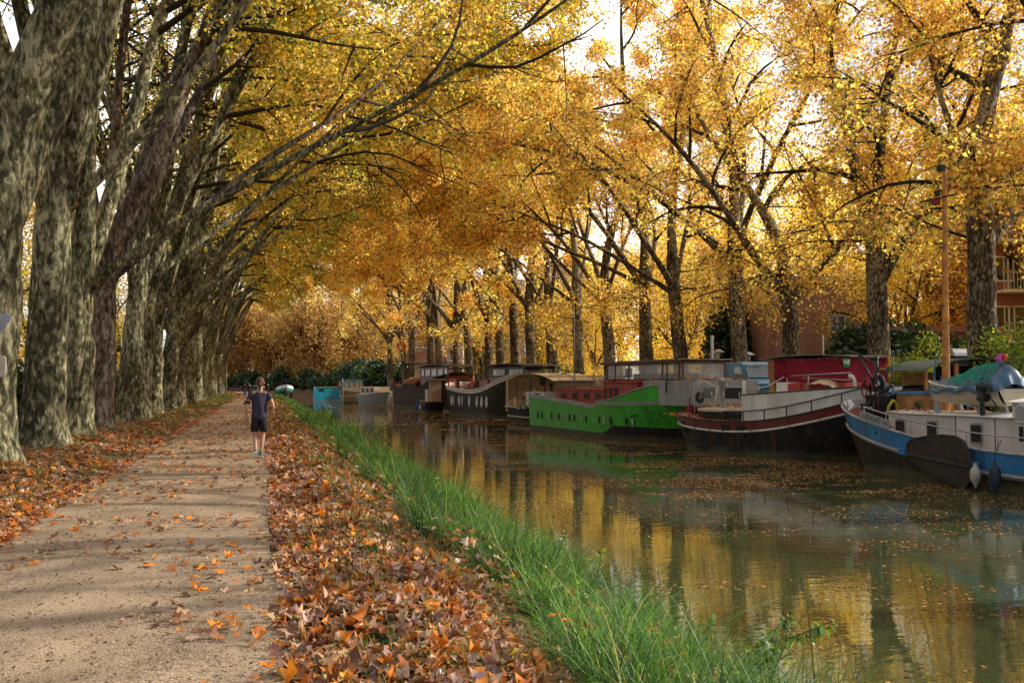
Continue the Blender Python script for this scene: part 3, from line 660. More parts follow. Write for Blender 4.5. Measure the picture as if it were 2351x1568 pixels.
for i, (X, Y) in enumerate(rows_):
    j = i - 3; lod = 0 if i < 7 else (1 if i < 11 else 2)
    if i < 11: key = 'R%d' % i; seed = 700 + i
    else: key = 'Rf%d' % (i % 5); seed = 800 + i % 5
    sp = right_spec(np.random.default_rng(seed), lod, (5000 if i < 1 else 12000) if i < 2 else (46000 if lod == 0 else (52000 if lod == 1 else 34000)))  # the two unseen nearest trees keep few leaves, so branch shadows streak the path
    if j == 0:
        sp.update(H=7.6, r0=.62, r1=.47, lean=(-.05, 0)); sp['limbs'] = [((-.08, .05, 1.0), 17, .40, (0, 0, .03), (0, 0, 0), .2), ((.62, -.25, .68), 11, .27, (0, 0, .06), (0, 0, .02), .25), ((.3, .5, .8), 10, .22, (0, 0, .03), (0, 0, 0), .2)]
        sp['low'] += [(10.0, (-.95, -.1, .45), 7.5, .13), (8.6, (-.95, .1, .25), 7, .12), (9.5, (-.6, -.7, .3), 5, .10)]
    if j == 1: sp.update(H=7.4); sp['limbs'] = [((-.40, .1, .9), 16, .27, (0, 0, .03), (0, 0, 0), .2), ((.10, .0, 1), 16, .27, (0, 0, .03), (0, 0, 0), .2), ((.62, -.2, .75), 11, .26, (0, 0, .05), (0, 0, .02), .25)]
    if j == 2: sp.update(H=6.6); sp['limbs'] = [((-.15, .1, 1), 16, .30, (0, 0, .03), (0, 0, 0), .2), ((.66, -.3, .68), 10, .22, (0, 0, .06), (0, 0, .02), .25), ((-.5, .4, .8), 15, .22, (0, 0, .03), (0, 0, 0), .2)]
    sp['near'] = (X, Y, 0)
    lab = ('tall plane tree with golden leaves, %s trunk from the right edge on the far bank' % ORD[j]) if j >= 0 else ('plane tree mostly out of view past the right edge, %s beyond the first trunk' % ORD[-j - 1])
    make_tree(key, seed, sp, (X, Y, float(H(X, Y)) - .1), 0 if i < 11 else rg.uniform(-.6, .6), (1 if i < 11 else rg.uniform(1.1, 1.25)), lab,
              'plane trees along the far bank', 'right', M['bark_r'], size=.175 if lod == 0 else (.20 if lod == 1 else .28), shape='tri' if lod < 2 else 'kite')

# second line of trees across the road
def bg_spec(rng, lv, Hh=4.5, spread=.5):
    s = lambda a: float(rng.uniform(-a, a)); limbs = []
    for k in range(5):
        a = k * 1.256 + s(.3); limbs.append(((math.cos(a) * .6, math.sin(a) * .6, .8), 9 + s(1.5), .18, (0, 0, .03), (0, 0, -.02), .1))
    low = [(rng.uniform(2.8, Hh), (math.cos(a), math.sin(a), .3), rng.uniform(3, 4.5), .06) for a in rng.uniform(0, 6.28, 6)]
    return dict(H=Hh, r0=.36, r1=.26, limbs=limbs, low=low, n2=5, n3=5, leaves=lv, lod=2, spread=spread, droop=-.02)
bgp = [(47, 29), (46, 40), (48, 51), (45.5, 61), (47, 73), (45, 84), (47, 97), (45, 110), (46, 124), (44, 138), (43, 152), (37, 168), (54, 66), (55, 92), (52, 46), (40, 56), (40, 90), (41, 120)]
for i, (X, Y) in enumerate(bgp):
    k = i % 3; sp = bg_spec(np.random.default_rng(900 + k), 12500)
    make_tree('B%d' % k, 900 + k, sp, (X, Y, float(H(X, Y)) - .1), rg.uniform(0, 6.28), (rg.uniform(1.3, 1.42) if i < 15 else .78), 'golden tree behind the far bank row across the road, %s from the right' % ORD[i],
              'golden trees across the road', 'gold', M['bark_r'], name='street_tree', size=.19, shape='kite')
# russet trees around the bend
n = 0
for k in range(16):
    u = 505 + k * 27; D = 232 + 14 * math.sin(k * 2.3); q = pd(u, 880, D)
    if q.x < float(XFw(q.y)) + 3: q = pd(u, 880, D + 22)
    kk = k % 3; sp = bg_spec(np.random.default_rng(950 + kk), 7000, 6.0, .7)
    make_tree('W%d' % kk, 950 + kk, sp, (q.x, q.y, float(H(q.x, q.y)) - .1), rg.uniform(0, 6.28), rg.uniform(1.25, 1.5), 'russet tree on the bank around the bend, %s from the left' % ORD[k],
              'russet trees around the bend', 'rust', M['bark_r'], name='russet_tree', size=.42, shape='kite')
# trees behind the left row
for k, (X, Y) in enumerate([(-15, 24), (-17, 36), (-15, 49), (-18, 63), (-16, 80), (-18, 100), (-16, 122), (-17, 146)]):
    kk = k % 3; make_tree(('F%d' if k < 3 else 'B%d') % kk, 900 + kk, bg_spec(np.random.default_rng(900 + kk), 14000), (X, Y, float(H(X, Y)) - .1), rg.uniform(0, 6.28), rg.uniform(1.0, 1.25), 'yellow tree seen between the trunks behind the left row, %s from the near end' % ORD[k],
                          'yellow trees behind the left row', 'gold', M['bark_r'], name='field_tree', size=.17 if k < 3 else .33, shape='tri')

# ------------------------------------------------------------------ bushes
def bush(name, loc, dims, n, size, cols, w, seed, label, group=None, shape='kite', stems=6, stemmat=None, cat='bush', lump=7):
    rng = np.random.default_rng(seed); e = empty(name, loc, 0, label, cat, group)
    c = rng.normal(0, 1, (lump, 3)); c /= np.linalg.norm(c, axis=1)[:, None]; c *= rng.uniform(.2, .62, (lump, 1)); c[:, 2] = np.abs(c[:, 2]) * .9 + .25
    k = rng.integers(0, lump, n); d = rng.normal(0, 1, (n, 3)); d /= np.linalg.norm(d, axis=1)[:, None]; rad = rng.uniform(.25, 1, n) ** .5 * rng.uniform(.28, .52, lump)[k]
    P = c[k] + d * rad[:, None]; P[:, 2] = np.maximum(P[:, 2], .02); P = P * np.array([dims[0] / 2, dims[1] / 2, dims[2] * .8])
    sh_ = rng.uniform(.7, 1.2, lump)[k][:, None]
    link('foliage', leaves(name + '_foliage', P, size * rng.uniform(.6, 1.3, n), np.clip(pal(rng, n, cols, w) * sh_, 0, .95), M['leaf_green'], rng, shape, None, .25), e)
    mb = MB()
    for i in range(stems):
        q = c[i % lump] * np.array([dims[0] / 2, dims[1] / 2, dims[2] * .8]); mb.tube(grow(rng, (rng.normal(0, .1), rng.normal(0, .1), -.1), q + np.array((0, 0, .3)), np.linalg.norm(q) * 1.35, 5, .12, (0, 0, .02)), np.linspace(.035, .01, 6) * max(1, dims[2] / 3), 4, cap=False)
    mb.obj('stems', stemmat or M['branch'], e, True)
    return e
YG = [(.40, .50, .04), (.28, .42, .04), (.58, .52, .05), (.12, .22, .03)]; DG = [(.025, .06, .018), (.05, .10, .025), (.09, .15, .03)]; MG = [(.08, .16, .03), (.16, .28, .04), (.30, .36, .05)]
def gp(u, D, dx=0):
    q = pd(u, 880, D); return (q.x, q.y, float(H(q.x, q.y)) - .05)
bush('bush', gp(2110, 41), (3.6, 3.2, 4.2), 5200, .13, YG, [4, 3, 2, 1], 1, 'bright yellow green bush in front of the terracotta wall by the orange mast')
bush('bush', gp(2335, 37), (3.4, 3, 5.0), 3600, .12, YG, [2, 3, 1, 2], 2, 'loose yellow green bush at the right edge beside the first trunk')
bush('bush', gp(2225, 43), (3.2, 3, 3.8), 2800, .13, YG, [2, 3, 1, 2], 3, 'twiggy green bush between the orange mast and the first trunk')
bush('bush', gp(1900, 47), (4.2, 2.6, 3.2), 1700, .16, [(.5, .42, .04), (.3, .36, .04), (.6, .3, .03)], [2, 2, 1], 4, 'sparse yellow shrub above the maroon wheelhouse roof')
bush('bush', gp(1258, 86), (9, 6, 6.8), 6500, .26, MG, [3, 3, 2], 5, 'big mid green bush behind the small boat with the canvas awning')
bush('bush', gp(1025, 118), (7, 4, 3.2), 1500, .32, YG, [3, 3, 2, 1], 6, 'low yellow green bush between the two dark barges')
bush('bush', gp(875, 142), (4.6, 4, 4.6), 1800, .33, YG, [4, 3, 1, 1], 7, 'bright green sapling left of the brown barge bow')
bush('bush', gp(1600, 78), (6, 4, 2.6), 2200, .26, DG, [1, 2, 2], 8, 'dark green hedge clump between the two lamp posts')
bush('bush', gp(1700, 42), (1.6, 1.4, 1.9), 700, .13, MG, [2, 3, 2], 9, 'green reeds growing at the foot of the fourth far bank trunk')
for k, (u, D, w_, h_) in enumerate([(1660, 72, 5, 9.5), (1735, 74, 6, 11), (1990, 58, 7, 6), (2080, 56, 6, 6), (2180, 55, 8, 5), (860, 190, 12, 8.5), (812, 198, 10, 7.5), (915, 186, 9, 6)]):
    bush('evergreen', gp(u, D), (w_, w_, h_), 5200, .3 if D < 100 else .55, DG, [4, 3, 1], 20 + k, 'dark evergreen clump behind the far bank trees, %s counted in a mixed group' % ORD[k] if k > 4 else 'dark evergreen behind the far bank %s' % ['left of the lamp posts', 'right of the lamp posts', 'in front of the terracotta wall', 'behind the bright bush', 'behind the board shed'][k], 'dark evergreens on the far side', lump=9)
for k in range(9):
    u = 548 + k * 33; D = 215 + 6 * math.sin(k * 1.9); q = pd(u, 880, D); 
    X = q.x; Y = q.y
    while X < float(XFw(Y)) + 1.5: D += 4; q = pd(u, 880, D); X, Y = q.x, q.y
    bush('hedge_bush', (X, Y, float(H(X, Y)) - .3), (9, 7, 5.2 + 1.5 * math.sin(k * 2.7)), 2600, .5, [(.03, .07, .02), (.06, .12, .025), (.12, .2, .04)], [3, 3, 1], 40 + k, 'dark green bush on the bank below the russet trees, %s from the left' % ORD[k], 'bushes around the bend', lump=8)
# dark screen of undergrowth behind the left trunks
for k in range(14):
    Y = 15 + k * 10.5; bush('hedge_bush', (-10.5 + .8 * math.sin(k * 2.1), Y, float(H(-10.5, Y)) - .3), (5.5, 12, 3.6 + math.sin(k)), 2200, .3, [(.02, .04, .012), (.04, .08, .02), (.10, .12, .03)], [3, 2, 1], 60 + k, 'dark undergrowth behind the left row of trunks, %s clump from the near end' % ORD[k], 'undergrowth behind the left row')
# weeds on the near bank
def weed(u, v, zg, Ht, n, size, seed, label, lean=(0, 0), group='leafy weeds on the near bank', width=.3):
    D = (CAMZ - zg) * FPX / (v - HY); q = pd(u, v, D); rng = np.random.default_rng(seed); e = empty('weed', (q.x, q.y, float(H(q.x, q.y)) - .05), 0, label, 'plant', group)
    P = []
    for s in range(5):
        mb = MB()
        T = grow(rng, (rng.normal(0, width * .4), rng.normal(0, width * .4), 0), (lean[0] + rng.normal(0, .22), lean[1] + rng.normal(0, .22), 1), Ht * rng.uniform(.6, 1.1), 7, .1, (lean[0] * .06, 0, -.01))
        mb.tube(T, np.linspace(.006, .002, 8), 4, cap=False); mb.obj('stem', M['branch'], e, True); m_ = n // 5
        x = rng.uniform(.15, 1, m_) * 7; i = np.minimum(x.astype(int), 6); f = (x - i)[:, None]; P.append(T[i] * (1 - f) + T[i + 1] * f + rng.normal(0, .045, (m_, 3)))
    P = np.concatenate(P)
    link('leaves', leaves('weed_leaves', P, size * rng.uniform(.6, 1.3, len(P)), pal(rng, len(P), MG + [(.34, .46, .05)], [1, 2, 1, 2]), M['leaf_green'], rng, 'kite', rng.uniform(.2, 1.3, len(P)), .3), e)
def leaning_weed(u, v, zg, seed, label, vec, nl, ls, Ht, stems=3):
    D = (CAMZ - zg) * FPX / (v - HY); q = pd(u, v, D); r = np.random.default_rng(seed); e = empty('weed', (q.x, q.y, float(H(q.x, q.y)) - .05), 0, label, 'plant', 'leafy weeds on the near bank')
    for s in range(stems):
        T = grow(r, (r.normal(0, .03), r.normal(0, .03), 0), np.array(vec) + r.normal(0, .10, 3), Ht * (1 - .22 * s), 11, .07, (.0, 0, -.012)); mb = MB(); mb.tube(T, np.linspace(.008, .002, 12), 5, cap=False); mb.obj('stem', M['branch'], e, True)
        x = np.sort(r.uniform(.12, 1, nl)) * 11; i = np.minimum(x.astype(int), 10); f = (x - i)[:, None]; P = T[i] * (1 - f) + T[i + 1] * f; m_ = len(P)
        off = r.normal(0, 1, (m_, 3)); off[:, 2] -= .5; off /= np.linalg.norm(off, axis=1)[:, None]
        V = []; F = []; Cc = []; cs = pal(r, m_, [(.08, .2, .03), (.2, .38, .05), (.42, .52, .08), (.5, .42, .12)], [3, 3, 1.4, .6])
        for k in range(m_):
            d = off[k]; w_ = np.cross(d, (0, 0, 1)); w_ /= np.linalg.norm(w_) + 1e-6; L_ = ls * r.uniform(.6, 1.3); b = len(V); dr = np.array((0, 0, -.35 * L_))
            for (t, ww) in ((0, .02), (.35, .17), (.7, .13)): c_ = P[k] + d * L_ * t + dr * t * t; V += [c_ - w_ * L_ * ww, c_ + w_ * L_ * ww]
            V += [P[k] + d * L_ + dr] * 2; F += [(b, b + 1, b + 3, b + 2), (b + 2, b + 3, b + 5, b + 4), (b + 4, b + 5, b + 7, b + 6)]; Cc += [cs[k]] * 8
        link('leaves', np_mesh('leaves', V, F, 4, M['leaf_green'], True, np.array(Cc)), e)
leaning_weed(1625, 1560, -1.0, 1, 'long leafy stem leaning far out over the water beside the densest sedge', (1.0, -.24, .78), 120, .10, 1.30)
weed(1640, 1560, -.95, .72, 170, .06, 2, 'leafy green weed rising beside the leaning stem at the bottom', (.75, .3))
leaning_weed(1560, 1490, -.9, 3, 'sprig with rounder pale green leaves rising above the sedge', (.4, -.1, .95), 46, .085, .62, 2)
weed(860, 1010, -.8, 1.5, 240, .11, 4, 'tall upright creeper stem standing out against the canal water', (.12, 0))
weed(720, 945, -.8, .9, 420, .17, 5, 'bushy yellow green weed where the near bank meets the canal far off', (0, 0), width=1.6)
weed(790, 985, -.8, .8, 420, .13, 6, 'leafy weeds among the sedge below the tall creeper stem', (0, 0), width=1.2)
weed(960, 1100, -.85, .6, 300, .09, 7, 'leafy weeds among the sedge half way along the bank', (.1, 0), width=.7)
weed(1500, 1560, -.8, .45, 200, .06, 8, 'low leafy weed in the sedge near the bottom edge', (.1, 0), width=.5)

rw = np.random.default_rng(77)
for k in range(16):
    Y = 11 + k * 4.1 + rw.uniform(-1, 1); X = rw.uniform(3.0, 4.4); D_ = Y * CT + X * ST; u_ = CX + FPX * (X * CT - Y * ST) / D_; z_ = float(H(X, Y)); v_ = HY + (CAMZ - z_) * FPX / D_
    weed(u_, v_, z_, rw.uniform(.6, 1.15), 150, .055 + .0016 * Y, 20 + k, 'leafy green weed standing up out of the sedge by the water, %s along the bank' % ORD[k], (rw.uniform(-.1, .35), 0), 'leafy weeds on the near bank', rw.uniform(.3, .7))
# ------------------------------------------------------------------ boats
class Boat:
    """frame: +x towards the bow (away from the camera), +y towards the towpath, z up from the water"""
    def __init__(s, name, label, X0, Y0, yaw=0.0, cat='boat', group=None, ref=None):
        s.X, s.Y, s.a = X0, Y0, R(90 + yaw); s.ref = ref or X0; s.e = empty(name, (X0, Y0, W), s.a, label, cat, group)
    def l(s, p):
        dx, dy = p[0] - s.X, p[1] - s.Y; c, n = math.cos(s.a), math.sin(s.a)
        return Vector((dx * c + dy * n, -dx * n + dy * c, p[2] - W))
    def w(s, p):
        c, n = math.cos(s.a), math.sin(s.a); return Vector((s.X + p[0] * c - p[1] * n, s.Y + p[0] * n + p[1] * c, p[2] + W))
    def q(s, u, v, X):
        """local point the photo shows at u, v on the lengthwise plane that lies ref - X off the centre line"""
        return s.qy(u, v, s.ref - X)
    def qy(s, u, v, y):
        t = (u - CX) / FPX; r = Vector((t * CT + ST, CT - t * ST)); n = Vector((-math.sin(s.a), math.cos(s.a)))
        D = (y + n.dot(Vector((s.X, s.Y)))) / n.dot(r); return s.l((r.x * D, r.y * D, CAMZ - (v - HY) * D / FPX))
    def part(s, name, mb, mat, parent=None, smooth=False, bevel=0):
        return mb.obj(name, mat, parent or s.e, smooth, bevel)
    def child(s, name):  # a nested empty-less helper: parts hang straight off the thing
        return s.e

class Hull:
    def __init__(h, xs, xb, hb, bl, sl, sheer, rs=.5, rb=.6, pb=(1.5, 2.3), ps=(1.5, 2.3), n=44, wl=.9, zlow=-.5):
        h.__dict__.update(locals())
    def prof(h, s, k):
        Ln = h.xb - h.xs; db = (1 - s) * Ln; ds = s * Ln; w = 1.0; p1 = h.pb[0] + (h.pb[1] - h.pb[0]) * k; p2 = h.ps[0] + (h.ps[1] - h.ps[0]) * k
        if h.bl and db < h.bl: w *= max(0, 1 - (1 - db / h.bl) ** p1) ** (1 / p1)
        if h.sl and ds < h.sl: w *= max(0, 1 - (1 - ds / h.sl) ** p2) ** (1 / p2)
        return w * (h.wl + (1 - h.wl) * k)
    def p(h, s, z, side, out=0.0):
        x0 = h.xs + (h.xb - h.xs) * s; sz = h.sheer(x0); k = max(-.3, min(1.0, z / sz))
        a, b_ = h.xs + h.rs * (1 - k), h.xb - h.rb * (1 - k); x = a + (b_ - a) * s; kk = max(0, k)
        y = (h.hb * h.prof(s, kk) + out) * side; 
        if out: x += out * (1 if s > .5 else -1) * (1 - h.prof(s, kk)) 
        return (x, y, z)
    def S(h): return [(1 - math.cos(PI * i / h.n)) / 2 for i in range(h.n + 1)]
    def sz(h, s): return h.sheer(h.xs + (h.xb - h.xs) * s)
    def band(h, z0, z1, rows=4, out=0.0):
        mb = MB()
        for side in (-1, 1):
            mb.grid([[h.p(s, z0(s) + (z1(s) - z0(s)) * j / rows, side, out) for j in range(rows + 1)] for s in h.S()])
        return mb
    def rail(h, z, r, out=.02, n=6):
        mb = MB()
        for side in (-1, 1): mb.tube([h.p(s, z(s), side, out) for s in h.S()], r, n)
        return mb
    def deck(h, z, inset=.04):
        mb = MB(); mb.grid([[h.p(s, z(s), -1, -inset if h.prof(s, .8) > .2 else 0), (h.p(s, z(s), 1)[0], 0, z(s) + .03), h.p(s, z(s), 1, -inset if h.prof(s, .8) > .2 else 0)] for s in h.S()]); return mb

def litter_on(boat, x0, x1, y0, y1, z, n, seed, label, size=.13, zf=None, pile=.05):
    rg_ = np.random.default_rng(seed); x = rg_.uniform(x0, x1, n); y = rg_.uniform(y0, y1, n)
    P = np.array([tuple(boat.w((a, b_, 0))) for a, b_ in zip(x, y)]); zz = (np.full(n, z) if zf is None else np.array([zf(a, b_) for a, b_ in zip(x, y)])) + W + .01 + rg_.uniform(0, pile, n)
    P[:, 2] = zz; me = leaves('fallen_leaves', P, rg_.uniform(.7, 1.3, n) * size, pal(rg_, n, LITTER, LW), M['litter'], rg_, 'tri', np.abs(rg_.normal(0, .4, n)), .3)
    return tag(link('fallen_leaves', me), label, 'leaves', kind='stuff')

def window(boat, x, z, w, h_, y, side=1, frame=None, r=.025, glass='glass', mull=0, name='window', parent=None):
    """window on a side wall at local y, outside is +y"""
    fr = MB(); d = .03 * side
    for (a, b_) in (((x - w / 2 - r, z - h_ / 2 - r), (x + w / 2 + r, z - h_ / 2)), ((x - w / 2 - r, z + h_ / 2), (x + w / 2 + r, z + h_ / 2 + r)), ((x - w / 2 - r, z - h_ / 2), (x - w / 2, z + h_ / 2)), ((x + w / 2, z - h_ / 2), (x + w / 2 + r, z + h_ / 2))):
        fr.bb((a[0], y - .01 * side, a[1]), (b_[0], y + d, b_[1]))
    for m_ in range(mull): xx = x - w / 2 + w * (m_ + 1) / (mull + 1); fr.bb((xx - .012, y, z - h_ / 2), (xx + .012, y + d * .9, z + h_ / 2))
    f = boat.part(name, fr, frame or M['dark'], parent)
    pn = MB(); pn.bb((x - w / 2, y - .01 * side, z - h_ / 2), (x + w / 2, y + .012 * side, z + h_ / 2)); boat.part('pane', pn, M[glass], f)
    return f
def roundrect(cx, cy, w, h_, r, n=4):
    P = []
    for (sx, sy, a0) in ((1, 1, 0), (-1, 1, 90), (-1, -1, 180), (1, -1, 270)):
        for k in range(n + 1):
            a = R(a0 + 90 * k / n); P.append((cx + sx * (w / 2 - r) + r * math.cos(a), cy + sy * (h_ / 2 - r) + r * math.sin(a)))
    return P
def text_on(boat, s, x, y, z, size, mat, name='lettering', parent=None, ext=.004, flip=True):
    cu = bpy.data.curves.new(name, 'FONT'); cu.body = s; cu.size = size; cu.extrude = ext; cu.align_x = 'CENTER'; cu.align_y = 'CENTER'
    t = bpy.data.objects.new(name, cu); C.objects.link(t); dg = bpy.context.evaluated_depsgraph_get(); me = bpy.data.meshes.new_from_object(t.evaluated_get(dg)); bpy.data.objects.remove(t)
    # text lies in xy facing +z -> stand it up facing +y, reading direction -x
    me.transform(Matrix.Rotation(PI, 4, 'Z') @ Matrix.Rotation(PI / 2, 4, 'X')); me.materials.clear(); me.materials.append(mat)
    o = link(name, me, parent or boat.e); o.location = (x, y, z); return o
def railing(boat, pts, h_=.55, r=.016, posts=None, mat=None, name='railing', rails=(1,), parent=None):
    mb = MB(); 
    for k in rails: mb.tube([(p[0], p[1], p[2] + h_ * k) for p in pts], r, 6)
    for i in (posts if posts is not None else range(len(pts))): mb.tube([pts[i], (pts[i][0], pts[i][1], pts[i][2] + h_)], r * .9, 6)
    return boat.part(name, mb, mat or M['steel'], parent, True)
def camber_roof(x0, x1, y0, y1, z, rise, th=.04, n=10, along='y'):
    rows = []
    mb = MB()
    for (zz) in (0, th):
        R_ = []
        for j in range(n + 1):
            t = j / n
            if along == 'y': yy = y0 + (y1 - y0) * t; R_.append([(x0, yy, z + zz + rise * (1 - (2 * t - 1) ** 2)), (x1, yy, z + zz + rise * (1 - (2 * t - 1) ** 2))])
            else: xx = x0 + (x1 - x0) * t; R_.append([(xx, y0, z + zz + rise * (1 - (2 * t - 1) ** 2)), (xx, y1, z + zz + rise * (1 - (2 * t - 1) ** 2))])
        rows.append(R_)
    mb.grid(rows[0]); mb.grid(rows[1])
    for e in (0, 1): mb.grid([[a[e], b_[e]] for a, b_ in zip(rows[0], rows[1])])
    for e in (0, -1): mb.grid([[rows[0][e][0], rows[1][e][0]], [rows[0][e][1], rows[1][e][1]]])
    return mb
def lifebuoy(p, Rr, axis, label, seedname='lifebuoy', rz=0):
    e = empty(seedname, p, rz, label, 'lifebuoy'); mb = MB(); mb.torus((0, 0, 0), Rr, Rr * .24, 24, axis, 8); mb.obj('ring', M['orange'], e, True)
    b2 = MB()
    for k in range(4):
        a = PI / 4 + k * PI / 2; x, z = Rr * math.cos(a), Rr * math.sin(a); b2.lathe([(Rr * .27, -.02), (Rr * .27, .02)], (0, 0, 0), 8, 'z'); n = len(b2.v)
        for i in range(n - 16, n):
            v = b2.v[i]; q = Matrix.Rotation(-a, 3, 'Y') @ Vector((v[0] + Rr, v[1], v[2])); b2.v[i] = (q.x, q.y, q.z) if axis == 'y' else (q.y, q.x, q.z)
    b2.obj('band', M['white'], e, True); return e
def cyl_fender(boat, p, L_, r, mat, label, top):
    o = empty('fender', boat.w(p), 0, label, 'fender'); mb = MB()
    mb.lathe([(.0, -L_ / 2 - .1), (r * .25, -L_ / 2 - .08), (r * .35, -L_ / 2), (r * .9, -L_ / 2 + .12), (r, -L_ / 2 + .2), (r, L_ / 2 - .2), (r * .9, L_ / 2 - .1), (r * .35, L_ / 2), (r * .25, L_ / 2 + .08), (0, L_ / 2 + .1)], (0, 0, 0), 14)
    mb.obj('body', mat, o, True); rp = MB(); t = boat.w(top) - boat.w(p); rp.tube([(0, 0, L_ / 2 + .08), (.02, .01, L_ / 2 + .3), tuple(t)], .012, 5); rp.torus((0, 0, L_ / 2 + .1), .04, .012, 8, 'y', 5); rp.obj('rope', M['rope'], o, True)
    return o

# ---------------------------------------------------------------- 1 blue barge with the dinghy
B = Boat('blue_barge', 'blue and white canal barge with a black leeboard and white cabin, nearest on the right', 21.8, 24.0, 1.5)
sheerB = lambda x: 1.10 + (.0135 * (x + 1.5) ** 2 if x > -1.5 else .004 * (x + 1.5) ** 2)
h = Hull(-13, 8.35, 2.15, 3.5, 4, sheerB, rs=.6, rb=.6, pb=(1.65, 2.5), wl=.94)
rub = lambda s: h.sz(s) - .68
B.part('lower_hull', h.band(lambda s: -.5, lambda s: rub(s) - .06, 5), M['black2'], smooth=True)
B.part('rubbing_strake', h.band(lambda s: rub(s) - .06, lambda s: rub(s) + .10, 2, .015), M['hullgrey'], smooth=True)
B.part('upper_hull', h.band(lambda s: rub(s) + .10, lambda s: h.sz(s) - .05, 3), M['blue'], smooth=True)
B.part('guard_rail', h.rail(lambda s: rub(s) + .02, .045, .03), M['hullgrey'], smooth=True)
B.part('gunwale', h.rail(lambda s: h.sz(s) - .03, .045, .0), M['hullgrey'], smooth=True)
B.part('bulwark_lining', h.band(lambda s: h.sz(s) - .34, lambda s: h.sz(s) - .03, 2, -.05), M['grey'], smooth=True)
B.part('deck', h.deck(lambda s: h.sz(s) - .30), M['redbrown'])
litter_on(B, 4.6, 7.0, -1.2, 1.7, 0, 260, 1, 'dry leaves on the foredeck of the blue barge', .14, lambda x, y: sheerB(x) - .28)
# stains under the scuppers
sc_ = MB()
for X_ in (4.9, 3.1, -1.6): s_ = (X_ - h.xs) / (h.xb - h.xs); p_ = h.p(s_, h.sz(s_) - .28, 1, .012); sc_.lathe([(.0, 0), (.045, 0), (.045, .02)], p_, 10, 'y')
B.part('scupper', sc_, M['rubber'])
# cabin
def zc(x): return 2.02 if x > .8 else 2.0
wall = MB(); cabp = [(5.75, -.95), (5.85, 0), (5.75, .95), (5.5, 1.2), (-9.5, 1.35), (-9.5, -1.35), (5.5, -1.2)]
rows = [[(x, y, .8) for x, y in cabp + cabp[:1]], [(x * 1 - .03, y * .985, 2.0) for x, y in cabp + cabp[:1]]]; wall.grid(rows); cab = B.part('cabin', wall, M['white'])
rf_ = MB(); 
for j in range(12):
    xa, xb_ = -9.6 + j * 1.287, -9.6 + (j + 1) * 1.287
    for k in range(6):
        ya, yb = -1.36 + k * 2.72 / 6, -1.36 + (k + 1) * 2.72 / 6; f = lambda y: 2.0 + .10 * (1 - (y / 1.36) ** 2); nar = lambda x, y: y * (1 if x < 5 else .82)
        rf_.add([(xa, nar(xa, ya), f(ya)), (xb_, nar(xb_, ya), f(ya)), (xb_, nar(xb_, yb), f(yb)), (xa, nar(xa, yb), f(yb))], [(0, 1, 2, 3)])
rfo = B.part('cabin_roof', rf_, M['white'], smooth=True); ed = MB(); ed.tube([(x - .02, y * 1.01, 2.0) for x, y in cabp], .028, 6); B.part('roof_rim', ed, M['hullgrey'], rfo, True)
litter_on(B, 3.2, 5.6, -1.0, 1.15, 0, 90, 2, 'leaves lying on the white cabin roof ahead of the tarpaulin', .14, lambda x, y: 2.0 + .10 * (1 - (y / 1.36) ** 2), .02)
for (u, v) in ((2073, 970), (2147, 985), (2250, 1000)):
    p_ = B.q(u, v, 20.72); yw = 1.2 + (5.5 - p_[0]) * .15 / 15
    fr = MB(); fr.prism(roundrect(p_[0], 1.50, .52, .62, .08), yw - .03, yw + .025, 'y'); f = B.part('window', fr, M['grey']); gl = MB(); gl.prism(roundrect(p_[0], 1.50, .42, .50, .06), yw, yw + .032, 'y'); B.part('pane', gl, M['glass'], f)
sm = MB()
for X_ in (2.2, .55): yw = 1.2 + (5.5 - X_) * .01; sm.box((X_, yw + .008, 1.4), (.02, .012, 1.15))
B.part('seam', sm, M['dark'])
# taller steering house aft, running out of the picture
st = MB(); st.bb((-7.5, -1.25, .9), (.55 - .2, 1.42, 2.0)); 
wh = MB(); wh.bb((-4.5, -1.1, 2.0), (-.15, 1.3, 2.42)); who = B.part('deckhouse', wh, M['white'], bevel=.03)
B.part('deckhouse_roof', camber_roof(-4.6, -.05, -1.2, 1.45, 2.42, .12), M['white'], who)
dr = MB(); arch = [(-1.25, 1.9)] + [(-.85 + .4 * math.cos(a), 2.28 + .16 * math.sin(a)) for a in np.linspace(PI, 0, 9)] + [(-.45, 1.9)]
dr.prism(arch, 1.38, 1.46, 'y'); dro = B.part('shutter', dr, M['white']); ds = MB(); ds.box((-.85, 1.465, 2.12), (.02, .02, .5)); 
for sx in (-.2, .2): ds.prism([(p[0] * .42 + sx - .85 * .58 + 0, p[1] * .75 + .53) for p in arch], 1.45, 1.47, 'y')
B.part('shutter_panel', ds, M['grey'], dro)
window(B, -.95, 1.58, .82, .42, 1.41, frame=M['white'], mull=3)
# name plate
np_ = MB(); pa, pb_ = B.q(1993, 972, 19.9), B.q(2060, 990, 19.9)
ang = math.atan2(1.86 - 1.56, pb_[0] - pa[0])
plate = MB(); plate.prism(roundrect(0, 0, 1.62, .27, .07), -.012, .012, 'y'); po = B.part('name_plate', plate, M['hullgrey'])
xm = (pa[0] + pb_[0]) / 2; s_ = (xm - h.xs + .1) / (h.xb - h.xs); ym = h.p(s_, h.sz(s_), 1, .05)
po.location = (xm, ym[1] + .03, 1.80)
sA, sB2 = (xm - .8 - h.xs) / (h.xb - h.xs), (xm + .8 - h.xs) / (h.xb - h.xs); yA, yB = h.p(sA, h.sz(sA), 1)[1], h.p(sB2, h.sz(sB2), 1)[1]
po.rotation_euler = (0, -math.atan2(sheerB(xm + .8) - sheerB(xm - .8), 1.6), math.atan2(yB - yA, 1.6))
text_on(B, 'HEDONÉ', .16, .014, 0, .24, M['blue'], parent=po); text_on(B, 'ROANNE', -.56, .014, -.01, .07, M['blue'], parent=po)
